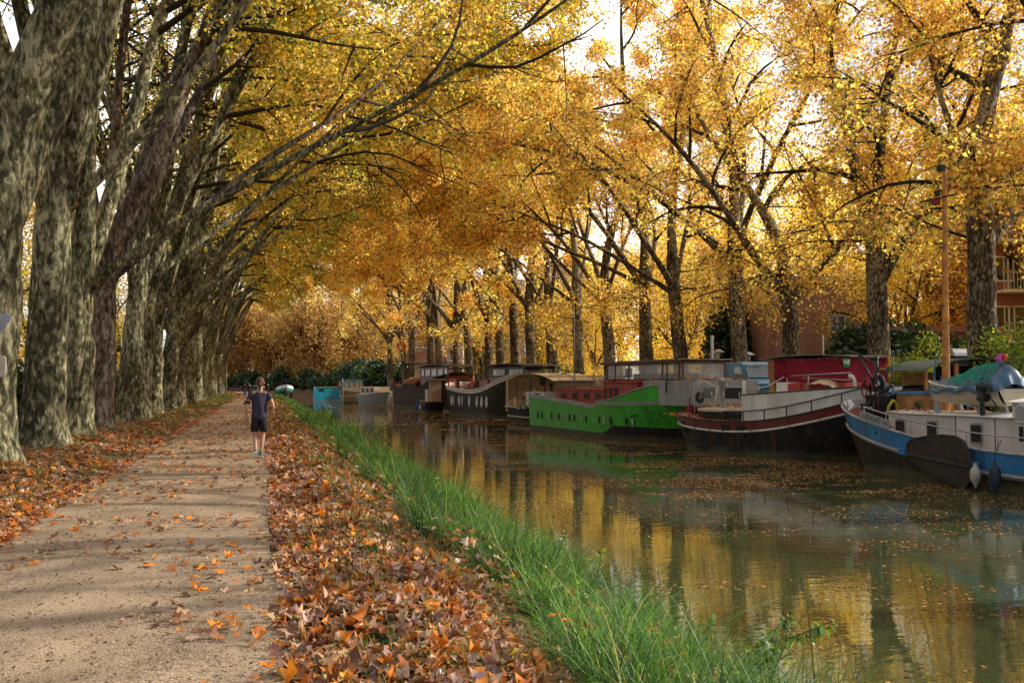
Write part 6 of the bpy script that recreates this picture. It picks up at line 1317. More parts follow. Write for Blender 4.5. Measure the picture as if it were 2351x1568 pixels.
# teal-black-white barge bow-on at the bend
q = pd(652, 880, 190); B = Boat('teal_barge', 'black barge with a teal strake and white bulwark at the end of the path', q.x + .3, q.y + 6, 2)
h = Hull(-7, 8, 2.3, 3, 5.2, lambda x: 2.1 + .03 * max(0, -x) ** 1.7, rs=.3, rb=.2, pb=(2, 3), ps=(1.6, 2.0), wl=.8)
B.part('lower_hull', h.band(lambda s: -.4, lambda s: h.sz(s) - .7, 4), M['black'], smooth=True); B.part('strake', h.band(lambda s: h.sz(s) - .7, lambda s: h.sz(s), 2, .02), M['teal'], smooth=True); B.part('deck', h.deck(lambda s: h.sz(s) - .2), M['white'])
B.part('white_bulwark', h.band(lambda s: h.sz(s), lambda s: h.sz(s) + .85, 2, -.12), M['white'], smooth=True); mb = MB(); mb.tube([(-7.3, 0, -.2), (-7.25, 0, 3.4)], .14, 8); mb.tube([(-6.6, 0, 3.2), (-6.6, 0, 5.6)], .06, 6); B.part('stem_post', mb, M['dark'], None, True)
for x in (-1.5, 0): mb = MB(); y = h.hb * h.prof((x - h.xs) / (h.xb - h.xs), 1); mb.bb((x - .2, y - .15, 2.15), (x + .2, y - .02, 2.9)); B.part('window', mb, M['redbrown'])
mb = MB(); mb.torus((-6.0, 0, 3.1), .6, .12, 16, 'x', 6); B.part('rope_coil', mb, M['rope'], None, True); B.e.scale = (.72,) * 3
# dark cabin boats left of it
for k, (u, D) in enumerate(((585, 196), (556, 204))):
    q = pd(u, 880, D); B = Boat('dark_houseboat', ['dark houseboat with a rounded tan roof partly behind the runner', 'dark flat roofed houseboat left of the tan roofed one, far away'][k], q.x, q.y, 60); mb = MB(); mb.prism([(-4, -.4), (-4.8, 1.2), (4.8, 1.2), (4, -.4)], -1.8, 1.8, 'y'); B.part('lower_hull', mb, M['black'], None, False, .05); mb = MB(); mb.bb((-3.2, -1.4, 1.2), (3.4, 1.4, 3.1)); B.part('cabin', mb, M['maroon'] if k else M['dark'], None, False, .05); B.part('cabin_roof', camber_roof(-3.5, 3.7, -1.7, 1.7, 3.1, .5 if k == 0 else .15, .06, 8, 'x'), M['tan'] if k == 0 else M['dark'])
    for x in (-2, 0, 2): window(B, x, 2.3, 1.0, .7, -1.4, -1, frame=M['cream']); window(B, x, 2.3, 1.0, .7, 1.4, 1, frame=M['cream'])
    B.e.scale = (.7,) * 3

# ---------------------------------------------------------------- shed and bicycle on the bank, van, lamps, signs
s0 = pd(2150, 880, 37.5); gz = float(H(s0.x, s0.y)); S_ = empty('shed', (s0.x + .3, s0.y + .4, gz), R(2), 'open board shed with a curved green sheet roof behind the blue barge', 'shed')
zt2 = CAMZ + 52 * 38 / FPX - gz
mb = MB(); mb.bb((-1.15, .5, 0), (.35, .56, zt2 - .45)); mb.obj('board_wall', M['plywood'], S_)
mb = MB(); mb.bb((.95, -.9, 0), (2.9, -.84, zt2 - .25)); mb.bb((.92, -.9, 0), (.98, 1.2, zt2 - .2)); mb.obj('black_sheet', simple('black_membrane', (.012, .012, .012), .9), S_)
for x, y in ((-1.2, -.9), (.1, -.9), (.22, -.85), (.92, -.95)): mb = MB(); mb.bb((x - .04, y - .04, 0), (x + .04, y + .04, zt2 - .25 + (.12 if x > -1 else -.1))); mb.obj('post', M['wood'], S_)
rws = [[(x, y, zt2 - .42 + .46 * math.sin(PI * min(1, max(0, (x + 1.5) / 4.9))) ** .7 + .012 * (1 if k % 2 else -1)) for k, y in enumerate(np.linspace(-1.15, 1.4, 14))] for x in np.linspace(-1.5, 3.2, 22)]
mb = MB(); mb.grid(rws); mb.grid([[(p[0], p[1], p[2] + .03) for p in r_] for r_ in rws]); mb.grid([[r_[0], (r_[0][0], r_[0][1], r_[0][2] + .05)] for r_ in rws]); mb.obj('curved_roof', M['greenroof'], S_)
mb = MB(); q = pd(2198, 812, 42); e = empty('vent_cowl', (q.x, q.y, float(H(q.x, q.y))), 0, 'grey metal cowl rising behind the curved shed roof', 'vent'); zc_ = q.z - float(H(q.x, q.y)); mb.bb((-.3, -.25, 0), (.3, .25, zc_ - .1)); mb.obj('duct', M['dark'], e); mb = MB(); mb.add([(x, .32 * math.cos(a), zc_ - .1 + .32 * math.sin(a)) for x in (-.38, .38) for a in np.linspace(0, PI, 9)], [(i, i + 1, i + 10, i + 9) for i in range(8)] + [tuple(range(9)), tuple(range(17, 8, -1))]); mb.obj('hood', M['steel'], e)
def bicycle(loc, rz, label):
    e = empty('bicycle', loc, rz, label, 'bicycle')
    for x in (-.52, .52):
        mb = MB(); mb.torus((x, 0, .34), .33, .02, 22, 'y', 6); w_ = mb.obj('wheel', M['rubber'], e, True); mb = MB()
        for k in range(10): a = k * PI / 5; mb.tube([(x, 0, .34), (x + .32 * math.cos(a), 0, .34 + .32 * math.sin(a))], .003, 3)
        mb.obj('spoke', M['steel'], w_)
    mb = MB(); mb.tube([(-.52, 0, .34), (-.1, 0, .3), (.38, 0, .82), (-.22, 0, .80), (-.1, 0, .3)], .02, 6); mb.tube([(-.52, 0, .34), (-.22, 0, .8), (-.25, 0, .95)], .016, 6); mb.tube([(.52, 0, .34), (.36, 0, .95)], .018, 6); mb.obj('frame', M['dark'], e, True)
    mb = MB(); mb.tube([(.30, -.28, .98), (.38, -.12, 1.0), (.38, .12, 1.0), (.30, .28, .98)], .015, 6); mb.obj('handlebar', M['dark'], e, True); mb = MB(); mb.box((-.26, 0, .98), (.26, .12, .05)); mb.obj('saddle', M['rubber'], e, False, .02); return e
q = pd(2128, 880, 36.2); bicycle((q.x, q.y, float(H(q.x, q.y)) + .35), R(20), 'dark bicycle leaning at the open board shed')
# van
q = pd(1722, 880, 56); gz = float(H(q.x, q.y)); V_ = empty('van', (q.x, q.y, gz + .06), R(-95), 'teal blue delivery van parked on the far bank road behind the fourth trunk', 'van')
body = [(-2.6, .45), (-2.6, 2.25), (-2.4, 2.38), (.75, 2.38), (1.15, 2.25), (1.75, 1.45), (2.5, 1.2), (2.62, .9), (2.62, .45)]
mb = MB(); mb.prism(body, -.95, .95, 'y'); bo = mb.obj('body', simple('van_blue', (.02, .20, .36), .3, spec=.6), V_, False, .07)
mb = MB(); mb.add([(1.19, -.82, 2.2), (1.19, .82, 2.2), (1.76, .86, 1.5), (1.76, -.86, 1.5)], [(0, 1, 2, 3)]); mb.v = [(a + .02, b_, c_ + .02) for a, b_, c_ in mb.v]; mb.obj('windscreen', M['glass'], V_)
for sy in (-.96, .96):
    mb = MB(); mb.add([(.1, sy, 1.45), (.1, sy, 2.1), (.95, sy, 2.1), (1.45, sy, 1.45)], [(0, 1, 2, 3)]); mb.obj('side_window', M['glass'], V_)
    mb = MB(); mb.box((2.58, sy * .72, .95), (.1, .3, .22)); mb.obj('headlight', M['white'], V_, False, .02)
    for x in (-1.6, 1.7): mb = MB(); mb.lathe([(0, -.1), (.2, -.1), (.32, -.09), (.33, 0), (.32, .09), (.2, .1), (0, .1)], (x, sy * .9, .33), 16, 'y'); w_ = mb.obj('wheel', M['rubber'], V_, True)
q = pd(1672, 880, 60); C_ = empty('car', (q.x, q.y, float(H(q.x, q.y)) + .06), R(-80), 'pale grey van parked left of the teal one', 'van'); mb = MB(); mb.prism([(-2.3, .4), (-2.3, 1.75), (-2.1, 1.85), (1.1, 1.85), (1.7, 1.2), (2.4, 1.0), (2.4, .4)], -.88, .88, 'y'); mb.obj('body', M['hullgrey'], C_, False, .07); mb = MB(); mb.add([(-1.5, -.885, 1.25), (-1.5, -.885, 1.68), (1.0, -.885, 1.68), (1.45, -.885, 1.25)], [(0, 1, 2, 3)]); mb.add([(-1.5, .885, 1.25), (-1.5, .885, 1.68), (1.0, .885, 1.68), (1.45, .885, 1.25)], [(0, 1, 2, 3)]); mb.obj('side_window', M['glass'], C_)
for x in (-1.5, 1.5): mb = MB(); mb.lathe([(0, -.9), (.3, -.9), (.31, .9), (0, .9)], (x, 0, .31), 14, 'y'); mb.obj('wheel', M['rubber'], C_, True)
def lamp(u, D, vtop, label, grp=None):
    q = pd(u, vtop, D); g = float(H(q.x, q.y)); e = empty('street_lamp', (q.x, q.y, g), 0, label, 'street lamp', grp); zz = q.z - g; mb = MB(); mb.tube([(0, 0, 0), (0, 0, zz - .55)], [.07, .045], 8); mb.obj('pole', M['steel'], e, True)
    mb = MB(); mb.lathe([(.1, zz - .55), (.16, zz - .2), (.15, zz - .18), (0, zz - .18)], (0, 0, 0), 10); mb.obj('lantern', M['white'], e, True); mb = MB(); mb.lathe([(.42, zz - .2), (.40, zz - .15), (.15, zz - .03), (.05, zz), (0, zz)], (0, 0, 0), 12); mb.obj('cap', M['steel'], e, True)
lamp(1649, 62, 802, 'grey street lamp with a flat cap left of the fourth trunk'); lamp(1641, 70, 806, 'street lamp just behind and left of the taller one by the fourth trunk'); lamp(1719, 62, 808, 'grey street lamp with a flat cap right of the fourth trunk beside the van')
def pole(u, D, vt, r, mat, label, name='pole'):
    q = pd(u, vt, D); g = float(H(q.x, q.y)); e = empty(name, (q.x, q.y, g), 0, label, 'pole'); mb = MB(); mb.tube([(0, 0, 0), (0, 0, q.z - g)], r, 8); mb.obj('shaft', mat, e, True); return e, q.z - g
e, _ = pole(1635, 58, 770, .10, M['steel'], 'thick blue grey pole with a yellow plate left of the fourth trunk'); mb = MB(); mb.bb((-.45, -.16, 1.9), (.3, -.12, 2.2)); mb.obj('yellow_plate', simple('yellow_plate', (.7, .45, .02)), e)
pole(1890, 52, 770, .05, M['steel'], 'thin pale pole in front of the terracotta building'); pole(1738 - 0, 64, 560, .05, M['dark'], 'thin dark pole rising behind the long black barge') if False else None
e, zz = pole(1722 - 0, 66, 840, .05, M['dark'], 'short dark post beside the far van')
q = pd(1735, 880, 96); 
# road sign seen from behind at the left edge
q = pd(-8, 880, 11.0); g = float(H(q.x, q.y)); e = empty('road_sign', (q.x, q.y, g), -TH, 'back of a grey triangular road sign with a small plate below at the left edge', 'sign')
zt3 = CAMZ + 160 * 11 / FPX - g; zb3 = CAMZ + 62 * 11 / FPX - g; hw = .16
mb = MB(); mb.prism([(-.55, zt3), (.13, zt3), (.16, zt3 - .03), (.155, zt3 - .06), (-.20, zt3 - .6), (-.24, zt3 - .6), (-.58, zt3 - .05)], -.015, .0, 'y'); mb.obj('triangle_plate', M['hullgrey'], e, False, .004); mb = MB(); mb.bb((-.5, -.03, zt3 - .10), (.03, -.015, zt3 - .085)); mb.bb((-.5, -.03, zt3 - .45), (-.1, -.015, zt3 - .43)); mb.obj('bracket', M['dark'], e)
mb = MB(); mb.prism(roundrect(-.2, zb3 - .13 + .02, .62, .23, .04), -.015, 0, 'y'); pl_ = mb.obj('lower_plate', M['cream'], e, False, .004); mb = MB(); mb.bb((-.4, -.03, zb3 - .12), (.06, -.015, zb3 - .09)); mb.obj('bracket', M['steel'], e)
cu = bpy.data.curves.new('t', 'FONT'); cu.body = '03 02'; cu.size = .05; t = bpy.data.objects.new('t', cu); C.objects.link(t); dg = bpy.context.evaluated_depsgraph_get(); me = bpy.data.meshes.new_from_object(t.evaluated_get(dg)); bpy.data.objects.remove(t); me.transform(Matrix.Rotation(PI / 2, 4, 'X')); me.materials.clear(); me.materials.append(M['dark']); o = link('lettering', me, pl_); o.location = (-.07, -.02, zb3 - .19)
mb = MB(); mb.tube([(-.22, .05, 0), (-.22, .05, zt3 - .02)], .03, 8); mb.obj('post', M['steel'], e, True)

# ---------------------------------------------------------------- buildings
def building(nm, label, u0, u1, D, top, depth, wallm, floors, cols, win=(1.1, 1.4), balc=(), roofm=None, gable=False, yawx=0., skip=(), z0=None, fh=2.9):
    a_, b_ = pd(u0, 880, D), pd(u1, 880, D + yawx); g = float(H(a_.x, a_.y)) - .3; ang = math.atan2(b_.y - a_.y, b_.x - a_.x); Wd = math.hypot(b_.x - a_.x, b_.y - a_.y)
    e = empty(nm, (a_.x, a_.y, g), ang, label, 'building'); mb = MB(); mb.bb((0, 0, 0), (Wd, depth, top)); wo = mb.obj('wall', wallm, e)
    for i in range(floors):
        for j in range(cols):
            if (i, j) in skip: continue
            x = Wd * (j + .5) / cols; z = 1.3 + fh * i + (z0 or 0)
            if z + win[1] > top: continue
            door = j in balc
            mb = MB(); w_, hh = (win[0] * (1.7 if door else 1), 2.0 if door else win[1]); zb = z - (.6 if door else 0)
            mb.bb((x - w_ / 2 - .1, -.06, zb - .1), (x + w_ / 2 + .1, .02, zb)); mb.bb((x - w_ / 2 - .1, -.06, zb + hh), (x + w_ / 2 + .1, .02, zb + hh + .1)); mb.bb((x - w_ / 2 - .1, -.06, zb), (x - w_ / 2, .02, zb + hh)); mb.bb((x + w_ / 2, -.06, zb), (x + w_ / 2 + .1, .02, zb + hh)); mb.bb((x - .04, -.05, zb), (x + .04, .01, zb + hh)); f = mb.obj('window', M['white'], e)
            mb = MB(); mb.bb((x - w_ / 2, -.03, zb), (x + w_ / 2, .01, zb + hh)); mb.obj('pane', M['glass'] if (i * 7 + j * 3) % 4 else M['redbrown'], f)
            if door:
                mb = MB(); mb.bb((x - 1.9, -1.3, zb - .25), (x + 1.9, 0, zb - .08)); bo = mb.obj('balcony', M['white'], e); mb = MB()
                for xx in np.linspace(x - 1.85, x + 1.85, 19): mb.bb((xx - .02, -1.28, zb - .08), (xx + .02, -1.24, zb + .95))
                mb.bb((x - 1.9, -1.29, zb + .95), (x + 1.9, -1.23, zb + 1.0)); mb.obj('railing', M['steel'], bo)
    if gable:
        mb = MB(); rh = depth * .28
        mb.add([(-.6, -.6, top - .1), (Wd + .6, -.6, top - .1), (Wd + .6, depth / 2, top + rh), (-.6, depth / 2, top + rh), (-.6, depth + .6, top - .1), (Wd + .6, depth + .6, top - .1)], [(0, 1, 2, 3), (3, 2, 5, 4), (0, 3, 4), (1, 5, 2)]); ro = mb.obj('roof', roofm, e); mb = MB(); mb.bb((Wd * .55, depth * .35, top), (Wd * .55 + .9, depth * .35 + .9, top + rh + 1.2)); mb.obj('chimney', M['cream'], ro)
    else: mb = MB(); mb.bb((-.3, -.3, top), (Wd + .3, depth + .3, top + .35)); mb.obj('roof', roofm or wallm, e)
    return e
P_white = paint('render_white', (.66, .68, .74), .8, .15, (.4, .4, .42)); P_pink = paint('render_pink', (.50, .33, .30), .8, .2, (.3, .2, .2)); P_terra = paint('render_terracotta', (.40, .23, .18), .85, .35, (.22, .11, .09)); P_blue = paint('render_blue', (.40, .47, .60), .8, .15, (.3, .33, .4)); P_brick = simple('pink_brick', (.36, .15, .11), .9, nz=.2, sc=10)
m, nt, b = newmat('clay_tiles'); L = nt.links; v = coords(nt, (1, 1, 1)); wv = N(nt, 'ShaderNodeTexWave'); wv.inputs['Scale'].default_value = 1.6; wv.inputs['Distortion'].default_value = .3; L.new(v, wv.inputs['Vector']); rr_ = ramp(nt, [(.2, (.16, .06, .04)), (.7, (.55, .33, .24))]); L.new(wv.outputs['Color'], rr_.inputs[0]); L.new(rr_.outputs[0], b.inputs['Base Color']); bump(nt, b, wv.outputs['Fac'], 1, .1); b.inputs['Roughness'].default_value = .85; M['tiles'] = m
building('apartment_block', 'tall white apartment block with balconies seen behind the far bank trunks', 1500, 1728, 150, 24, 12, P_white, 8, 6, balc=(1, 4), fh=2.0 * 1.0 + .9 - .9 + .0 if False else 2.1, win=(.8, 1.0))
building('apartment_block', 'pale pink apartment block left of the white one', 1215, 1412, 160, 20, 12, P_pink, 8, 5, balc=(1,), fh=2.2, win=(.9, 1.1))
building('apartment_block', 'grey blue apartment block with balconies far behind the black barge', 1065, 1205, 175, 19, 12, P_blue, 7, 4, balc=(0, 2), fh=2.4, win=(1, 1.2))
building('apartment_block', 'pale mauve apartment block behind the tiled house', 915, 1062, 205, 22, 12, P_pink, 7, 4, balc=(1, 3), fh=2.6, win=(1.1, 1.3))
building('apartment_block', 'light blue grey block at the far bend left of the mauve one', 820, 912, 240, 22, 12, P_blue, 7, 3, fh=2.8, win=(1.1, 1.3))
building('house', 'small house with a clay tiled roof behind the rusty brown barge', 938, 1010, 165, 5.0, 8, M['cream'], 1, 3, roofm=M['tiles'], gable=True, fh=2.6, win=(1.2, 1.2))
building('terracotta_building', 'plain terracotta rendered building behind the maroon wheelhouse', 1782, 2008, 66, 8.0, 9, P_terra, 2, 4, skip=[(0, 0), (0, 1), (0, 2), (0, 3), (1, 0), (1, 1), (1, 3)], fh=3.4, win=(.9, 1.0))
mb = MB()
building('brick_building', 'pink brick apartment building with balconies at the right edge', 2285, 2470, 62, 17, 10, P_brick, 5, 4, balc=(1, 3), fh=3.1, win=(1.1, 1.4))
building('garage', 'low dark walled outbuilding behind the shed and bushes', 2010, 2290, 60, 4.2, 6, P_brick, 1, 4, fh=2.6, win=(.8, .8))
# ---------------------------------------------------------------- people
def skin_obj(name, J, E, mat, parent, lvl=2, root=0):
    """J: [(x,y,z,r) or (x,y,z,rx,ry)]"""
    me = bpy.data.meshes.new(name); me.from_pydata([j[:3] for j in J], E, []); me.materials.append(mat); o = link(name, me, parent)
    bm = bmesh.new(); bm.from_mesh(me); lay = bm.verts.layers.skin.verify(); bm.verts.ensure_lookup_table()
    for i, v in enumerate(bm.verts): v[lay].radius = (J[i][3], J[i][4] if len(J[i]) > 4 else J[i][3]); v[lay].use_root = (i == root)
    bm.to_mesh(me); bm.free()
    m = o.modifiers.new('skin', 'SKIN'); m.use_smooth_shade = True; s = o.modifiers.new('sub', 'SUBSURF'); s.levels = lvl; s.render_levels = lvl; return o
def chain(n0, n): return [(n0 + i, n0 + i + 1) for i in range(n - 1)]
def ellip(mb, rings, n=20):
    """rings: (cx,cy,z,rx,ry) closed ends"""
    b = len(mb.v)
    for (cx, cy, z, rx, ry) in rings:
        for k in range(n): a = 2 * PI * k / n; mb.v.append((cx + rx * math.cos(a), cy + ry * math.sin(a), z))
    for i in range(len(rings) - 1):
        for k in range(n): o = b + i * n; k2 = (k + 1) % n; mb.f.append((o + k, o + k2, o + n + k2, o + n + k))
    mb.f.append(tuple(b + k for k in reversed(range(n)))); o = b + (len(rings) - 1) * n; mb.f.append(tuple(o + k for k in range(n)))
SKIN = simple('skin', (.52, .27, .17), .5, nz=.08, sc=20, bp=.05); SKIN2 = simple('skin_shade', (.40, .22, .15), .55)
NAVY = simple('navy_shirt', (.030, .026, .052), .75, nz=.2, sc=4, bp=.2); SHORT = simple('black_shorts', (.010, .010, .012), .85); HAIR = simple('brown_hair', (.10, .05, .025), .6, nz=.5, sc=40, bp=.6); SHOE = simple('grey_green_shoe', (.10, .14, .14), .6, nz=.3, sc=10); SOCK = simple('green_sock', (.03, .22, .12), .8)
def hand(P, wrist, d, side, palm_n, curl=.5):
    """fingers as separate tapering chains rooted in the palm; d points from wrist to fingers"""
    J, E = [], []
    d = Vector(d).normalized(); n = Vector(palm_n).normalized(); w = d.cross(n).normalized() * side
    J.append((*wrist, .027, .021)); c = Vector(wrist) + d * .045; J.append((*c, .038, .018)); c2 = Vector(wrist) + d * .088; J.append((*c2, .040, .015)); E += [(0, 1), (1, 2)]
    o = skin_obj('hand', J, E, SKIN, P, 2)
    for k, (off, Lf) in enumerate(((-.030, .070), (-.010, .080), (.010, .075), (.028, .058))):
        a = c2 + w * off - d * .012; pts = [a]; dd = d.copy()
        for s in range(3):
            dd = (dd + n * (-curl * (.5 + .25 * s + .06 * k))).normalized(); pts.append(pts[-1] + dd * Lf * (.45 if s == 0 else .3))
        skin_obj('finger', [(*p, .0088 - .0012 * i) for i, p in enumerate(pts)], chain(0, 4), SKIN, o, 1)
    a = Vector(wrist) + d * .03 - w * .028; b_ = a + (d * .6 - w * .75 - n * .25).normalized() * .038; c_ = b_ + (d * .9 - w * .15 - n * .3).normalized() * .032
    skin_obj('thumb', [(*a, .012), (*b_, .0105), (*c_, .008)], chain(0, 3), SKIN, o, 1)
q0 = pd(597, 1050, 22.3); RUN = empty('person', (q0.x, q0.y, .035), 0, 'runner seen from behind in a navy t-shirt and black shorts with hair tied back', 'person')
# frame: +y away from the camera, +x right.  weight on the right foot, left heel lifting
J = [(0, 0, .90, .13, .10), (0, .01, 1.08, .115, .09), (0, .02, 1.28, .14, .095), (0, .03, 1.42, .10, .075), (0, .03, 1.50, .052, .052), (.005, .055, 1.60, .06, .07), (.008, .06, 1.68, .072, .088), (.008, .055, 1.735, .05, .06)]
E = chain(0, 8)
def limb(j0, pts):
    s = len(J); J.extend(pts); E.append((j0, s)); E.extend(chain(s, len(pts)))
limb(0, [(-.085, 0, .86, .090), (-.092, .02, .66, .078), (-.085, .045, .49, .056), (-.088, .02, .40, .058), (-.085, -.04, .28, .050), (-.075, -.10, .12, .032), (-.07, -.10, .085, .034)])
limb(0, [(.085, 0, .86, .090), (.082, .02, .66, .078), (.072, .03, .48, .056), (.066, .01, .38, .060), (.055, -.02, .25, .046), (.045, -.03, .10, .032), (.045, -.03, .07, .034)])
limb(3, [(-.155, .02, 1.405, .062), (-.21, .0, 1.36, .052), (-.265, -.045, 1.21, .043), (-.285, -.06, 1.11, .038), (-.29, -.02, 1.0, .037), (-.285, .05, .895, .026)])
limb(3, [(.155, .02, 1.405, .062), (.215, .0, 1.35, .052), (.275, -.05, 1.20, .043), (.30, -.06, 1.11, .038), (.27, .0, 1.02, .036), (.19, .09, .965, .026)])
skin_obj('body', J, E, SKIN, RUN, 2)
hand(RUN, (-.285, .055, .89), (.05, .25, -.95), 1, (.9, .3, .0), .25); hand(RUN, (.185, .095, .963), (-.75, .6, -.2), -1, (0, .2, -1), .7)
# shirt
mb = MB(); ellip(mb, [(0, .0, .86, .182, .125), (0, .0, .90, .178, .125), (0, .005, 1.0, .168, .118), (0, .01, 1.12, .162, .115), (0, .015, 1.24, .178, .120), (0, .02, 1.34, .192, .118), (0, .025, 1.41, .182, .10), (0, .03, 1.455, .13, .08), (0, .035, 1.485, .078, .065), (0, .035, 1.495, .07, .06)], 28)
mb.v = [(x + .006 * math.sin(z * 30 + x * 22), y + .008 * math.sin(x * 34 + z * 9), z + .006 * math.sin(x * 25)) for x, y, z in mb.v]
sh_ = mb.obj('t_shirt', NAVY, RUN, True); m_ = sh_.modifiers.new('s', 'SUBSURF'); m_.levels = m_.render_levels = 1
for sx in (-1, 1):
    skin_obj('sleeve', [(sx * .12, .022, 1.40, .075), (sx * .175, .015, 1.39, .078), (sx * .222, -.005, 1.325, .066), (sx * .252, -.025, 1.25, .060)], chain(0, 4), NAVY, sh_, 2)
# shorts
mb = MB(); ellip(mb, [(0, 0, .80, .172, .125), (0, 0, .86, .178, .128), (0, 0, .93, .165, .12)], 24); so_ = mb.obj('shorts', SHORT, RUN, True)
for sx in (-1, 1):
    mb = MB(); ellip(mb, [(sx * .098, .015, .575, .092, .100), (sx * .097, .014, .64, .095, .105), (sx * .092, .008, .74, .096, .112), (sx * .085, .0, .83, .09, .118)], 18); mb.obj('leg', SHORT, so_, True)
# hair with a low bun
J2 = [(.008, .035, 1.70, .082, .095), (.008, .025, 1.745, .068, .075), (.008, .0, 1.66, .075, .07)]
mb = MB(); rg_ = random.Random(4); ellip(mb, [(.008, .03, 1.575, .050, .050), (.008, .028, 1.60, .070, .068), (.008, .03, 1.66, .084, .090), (.008, .035, 1.71, .086, .098), (.008, .04, 1.755, .070, .082), (.008, .045, 1.785, .038, .045), (.008, .045, 1.79, .01, .01)], 26)
mb.v = [(x + rg_.uniform(-.004, .004), y + rg_.uniform(-.004, .004) - .012, z) for x, y, z in mb.v]; hr = mb.obj('hair', HAIR, RUN, True)
skin_obj('ponytail', [(.008, -.05, 1.665, .030), (.010, -.085, 1.645, .040), (.006, -.085, 1.585, .034), (.0, -.07, 1.52, .022), (-.004, -.06, 1.47, .012)], chain(0, 5), HAIR, hr, 2)
for sx in (-1, 1): mb = MB(); mb.lathe([(0, -.012), (.018, -.01), (.024, 0), (.018, .01), (0, .012)], (0, 0, 0), 10, 'x'); mb.v = [(x * 1 + .008 + sx * .088, y + .035, z * 1.4 + 1.655) for x, y, z in mb.v]; mb.obj('ear', SKIN, RUN, True)
# face (turned away)
mb = MB(); mb.lathe([(0, 0), (.012, .004), (.008, .02), (0, .028)], (.008, .145, 1.65), 8, 'y'); mb.obj('nose', SKIN, RUN, True)
for sx in (-.03, .03): mb = MB(); mb.lathe([(0, .0), (.011, .002), (.006, .01), (0, .012)], (.008 + sx, .132, 1.672), 8, 'y'); mb.obj('eye', M['dark'], RUN, True)
mb = MB(); mb.box((.008, .14, 1.615), (.045, .008, .009)); mb.obj('mouth', simple('lips', (.4, .12, .1)), RUN, False, .003)
for (sx, x, y, z, pit) in ((-1, -.07, -.10, .075, .9), (1, .045, -.03, .045, .12)):
    mb = MB(); mb.tube([(x, y, z + .10), (x, y, z + .03)], [.037, .040], 12); mb.obj('sock', SOCK, RUN, True)
    c, s = math.cos(pit), math.sin(pit); P_ = []
    for (t, zz, r, r2) in ((-.07, .025, .02, .02), (-.05, .02, .038, .042), (0, .02, .043, .050), (.06, .012, .045, .038), (.13, .002, .048, .028), (.175, -.004, .036, .022), (.195, -.006, .015, .012)): P_.append((x + .0, y + t * c + zz * s, z - t * s + zz * c, r, r2))
    skin_obj('shoe', [(p[0], p[1], p[2], p[3], p[4]) for p in P_], chain(0, len(P_)), SHOE, RUN, 2, 2)
    mb = MB(); mb.prism([(x - .035 * k_, 0) for k_ in ()] or [(x - .04, -.09), (x + .04, -.09), (x + .05, .06), (x + .04, .17), (x, .20), (x - .04, .17), (x - .05, .06)], -.034, -.016, 'z'); mb.v = [(vx, y + vy * c + vz * s, z - vy * s + vz * c) for vx, vy, vz in mb.v]; mb.obj('sole', M['white'], RUN)
mb = MB(); mb.tube([(-.248, -.03, 1.25), (-.268, -.047, 1.19)], [.060, .053], 14); ab = mb.obj('armband', M['rubber'], RUN, True); mb = MB(); mb.box((-.315, -.06, 1.215), (.02, .06, .09), rz=.4, ry=.3); mb.obj('phone', M['dark'], ab, False, .004)
# strollers far down the path
def stroller(u, v, D, label, top, legs, hood=False, hs=1.0):
    q = pd(u, v, D); e = empty('person', (q.x, q.y, float(H(q.x, q.y)) + .02), R(15), label, 'person')
    J = [(0, 0, .92, .14, .11), (0, 0, 1.15, .13, .10), (0, 0, 1.38, .15, .10), (0, 0, 1.48, .06), (0, .01, 1.60, .085, .1), (0, .01, 1.68, .07, .08), (-.18, 0, 1.38, .065), (-.24, .02, 1.12, .05), (-.2, .14, .95, .04), (.18, 0, 1.38, .065), (.24, .02, 1.12, .05), (.2, .12, .98, .04), (-.09, 0, .86, .09), (-.1, .04, .48, .065), (-.1, -.03, .1, .05), (-.1, .09, .05, .045), (.09, 0, .86, .09), (.1, -.02, .48, .065), (.1, -.1, .1, .05), (.1, 0, .05, .045)]
    E = [(0, 1), (1, 2), (2, 3), (3, 4), (4, 5), (2, 6), (6, 7), (7, 8), (2, 9), (9, 10), (10, 11), (0, 12), (12, 13), (13, 14), (14, 15), (0, 16), (16, 17), (17, 18), (18, 19)]
    skin_obj('body', J, E, SKIN2, e, 1)
    skin_obj('coat', [(0, 0, .84, .18, .14), (0, 0, 1.15, .16, .13), (0, 0, 1.38, .18, .125), (0, 0, 1.47, .085)] + [(-.18, 0, 1.38, .085), (-.245, .02, 1.12, .068), (-.2, .13, .97, .055), (.18, 0, 1.38, .085), (.245, .02, 1.12, .068), (.2, .11, 1.0, .055)], [(0, 1), (1, 2), (2, 3), (2, 4), (4, 5), (5, 6), (2, 7), (7, 8), (8, 9)], top, e, 1)
    skin_obj('trousers', [(0, 0, .9, .15, .12), (-.09, 0, .84, .1), (-.1, .04, .48, .08), (-.1, -.03, .12, .065), (.09, 0, .84, .1), (.1, -.02, .48, .08), (.1, -.1, .12, .065)], [(0, 1), (1, 2), (2, 3), (0, 4), (4, 5), (5, 6)], legs, e, 1)
    skin_obj('hair', [(0, -.015, 1.58, .1 if hood else .08, .1), (0, -.01, 1.68, .095, .1), (0, 0, 1.74, .06)], [(0, 1), (1, 2)], top if hood else HAIR, e, 1); e.scale = (hs,) * 3
C1 = simple('dark_jacket', (.03, .028, .04), .8); C2 = simple('jeans', (.06, .09, .16), .85); C3 = simple('black_coat', (.012, .012, .013), .85)
stroller(563, 913, 118, 'distant walker in a dark jacket and jeans on the left end of the path', C1, C2); stroller(573, 912, 121, 'distant walker in black close beside the one in jeans', C3, C3); stroller(615, 912, 112, 'hooded figure in black just right of the runner, far down the path', C3, C1, True, 1.02)
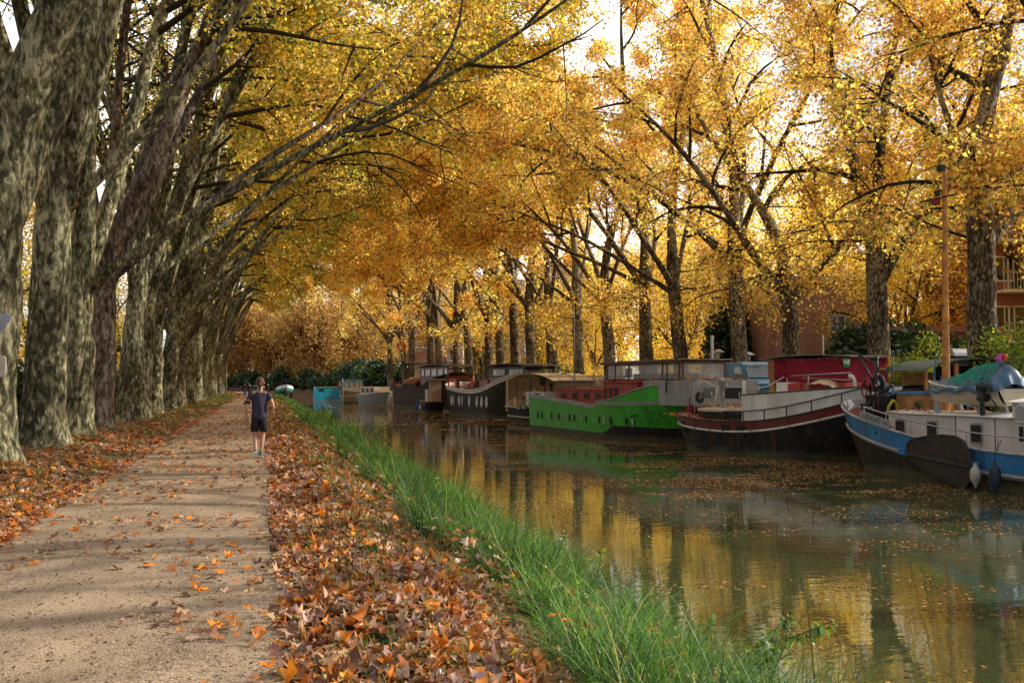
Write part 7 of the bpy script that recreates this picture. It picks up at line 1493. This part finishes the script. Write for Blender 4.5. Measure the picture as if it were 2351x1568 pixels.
# ------------------------------------------------------------------ sky, sun, camera
SAZ, SEL = R(90), R(27)
wd = bpy.data.worlds.new('World'); bpy.context.scene.world = wd; wd.use_nodes = True; nt = wd.node_tree
sk = N(nt, 'ShaderNodeTexSky', sky_type='NISHITA'); sk.sun_disc = False; sk.sun_elevation = SEL; sk.sun_rotation = SAZ; sk.dust_density = 2.0; sk.air_density = 1.0
bg = nt.nodes['Background']; bg.inputs['Strength'].default_value = .15; 
tcs = N(nt, 'ShaderNodeTexCoord'); mps = N(nt, 'ShaderNodeMapping'); mps.inputs['Scale'].default_value = (1, 1, 2.5); nt.links.new(tcs.outputs['Generated'], mps.inputs['Vector'])
ns = N(nt, 'ShaderNodeTexNoise'); ns.inputs['Scale'].default_value = 2.2; ns.inputs['Detail'].default_value = 7; nt.links.new(mps.outputs[0], ns.inputs['Vector'])
rs = ramp(nt, [(.30, .25), (.55, 1)]); nt.links.new(ns.outputs[0], rs.inputs[0])

# the thin cloud is bright towards the sun and dull on the far side
dt = N(nt, 'ShaderNodeVectorMath', operation='DOT_PRODUCT'); dt.inputs[1].default_value = (math.sin(R(50)), math.cos(R(50)), .25); nt.links.new(tcs.outputs['Generated'], dt.inputs[0])
rc = ramp(nt, [(.0, (4.2, 4.4, 4.9)), (.22, (9.8, 9.9, 10.2)), (.6, (10.5, 10.5, 10.6)), (1, (12, 11.6, 11))])
nt.links.new(dt.outputs['Value'], rc.inputs[0])
nt.links.new(mix(nt, rs.outputs[0], sk.outputs[0], rc.outputs[0]), bg.inputs['Color'])
sl = bpy.data.lights.new('sun', 'SUN'); sl.energy = 5.0; sl.angle = R(.5); sl.color = (1, .93, .80); so = bpy.data.objects.new('sun', sl); C.objects.link(so)
d = Vector((math.sin(SAZ) * math.cos(SEL), math.cos(SAZ) * math.cos(SEL), math.sin(SEL))); so.rotation_euler = (-d).to_track_quat('-Z', 'Y').to_euler(); so.location = (60, 20, 60)
cd = bpy.data.cameras.new('camera'); co = bpy.data.objects.new('camera', cd); C.objects.link(co); bpy.context.scene.camera = co
cd.lens = 36 * FPX / 2351; cd.sensor_width = 36; cd.clip_end = 12000; cd.clip_start = .05
co.location = (0, 0, CAMZ); co.rotation_euler = (R(90) + math.atan((HY - 784) / FPX), 0, -TH)
sc = bpy.context.scene; sc.view_settings.view_transform = 'Standard'; sc.view_settings.look = 'None'; sc.view_settings.exposure = 0; sc.view_settings.gamma = 1
sc.render.engine = 'CYCLES'; sc.cycles.max_bounces = 8; sc.cycles.diffuse_bounces = 5; sc.cycles.glossy_bounces = 3; sc.cycles.transmission_bounces = 6; sc.cycles.transparent_max_bounces = 12
sc.cycles.use_denoising = True; sc.cycles.caustics_reflective = False; sc.cycles.caustics_refractive = False
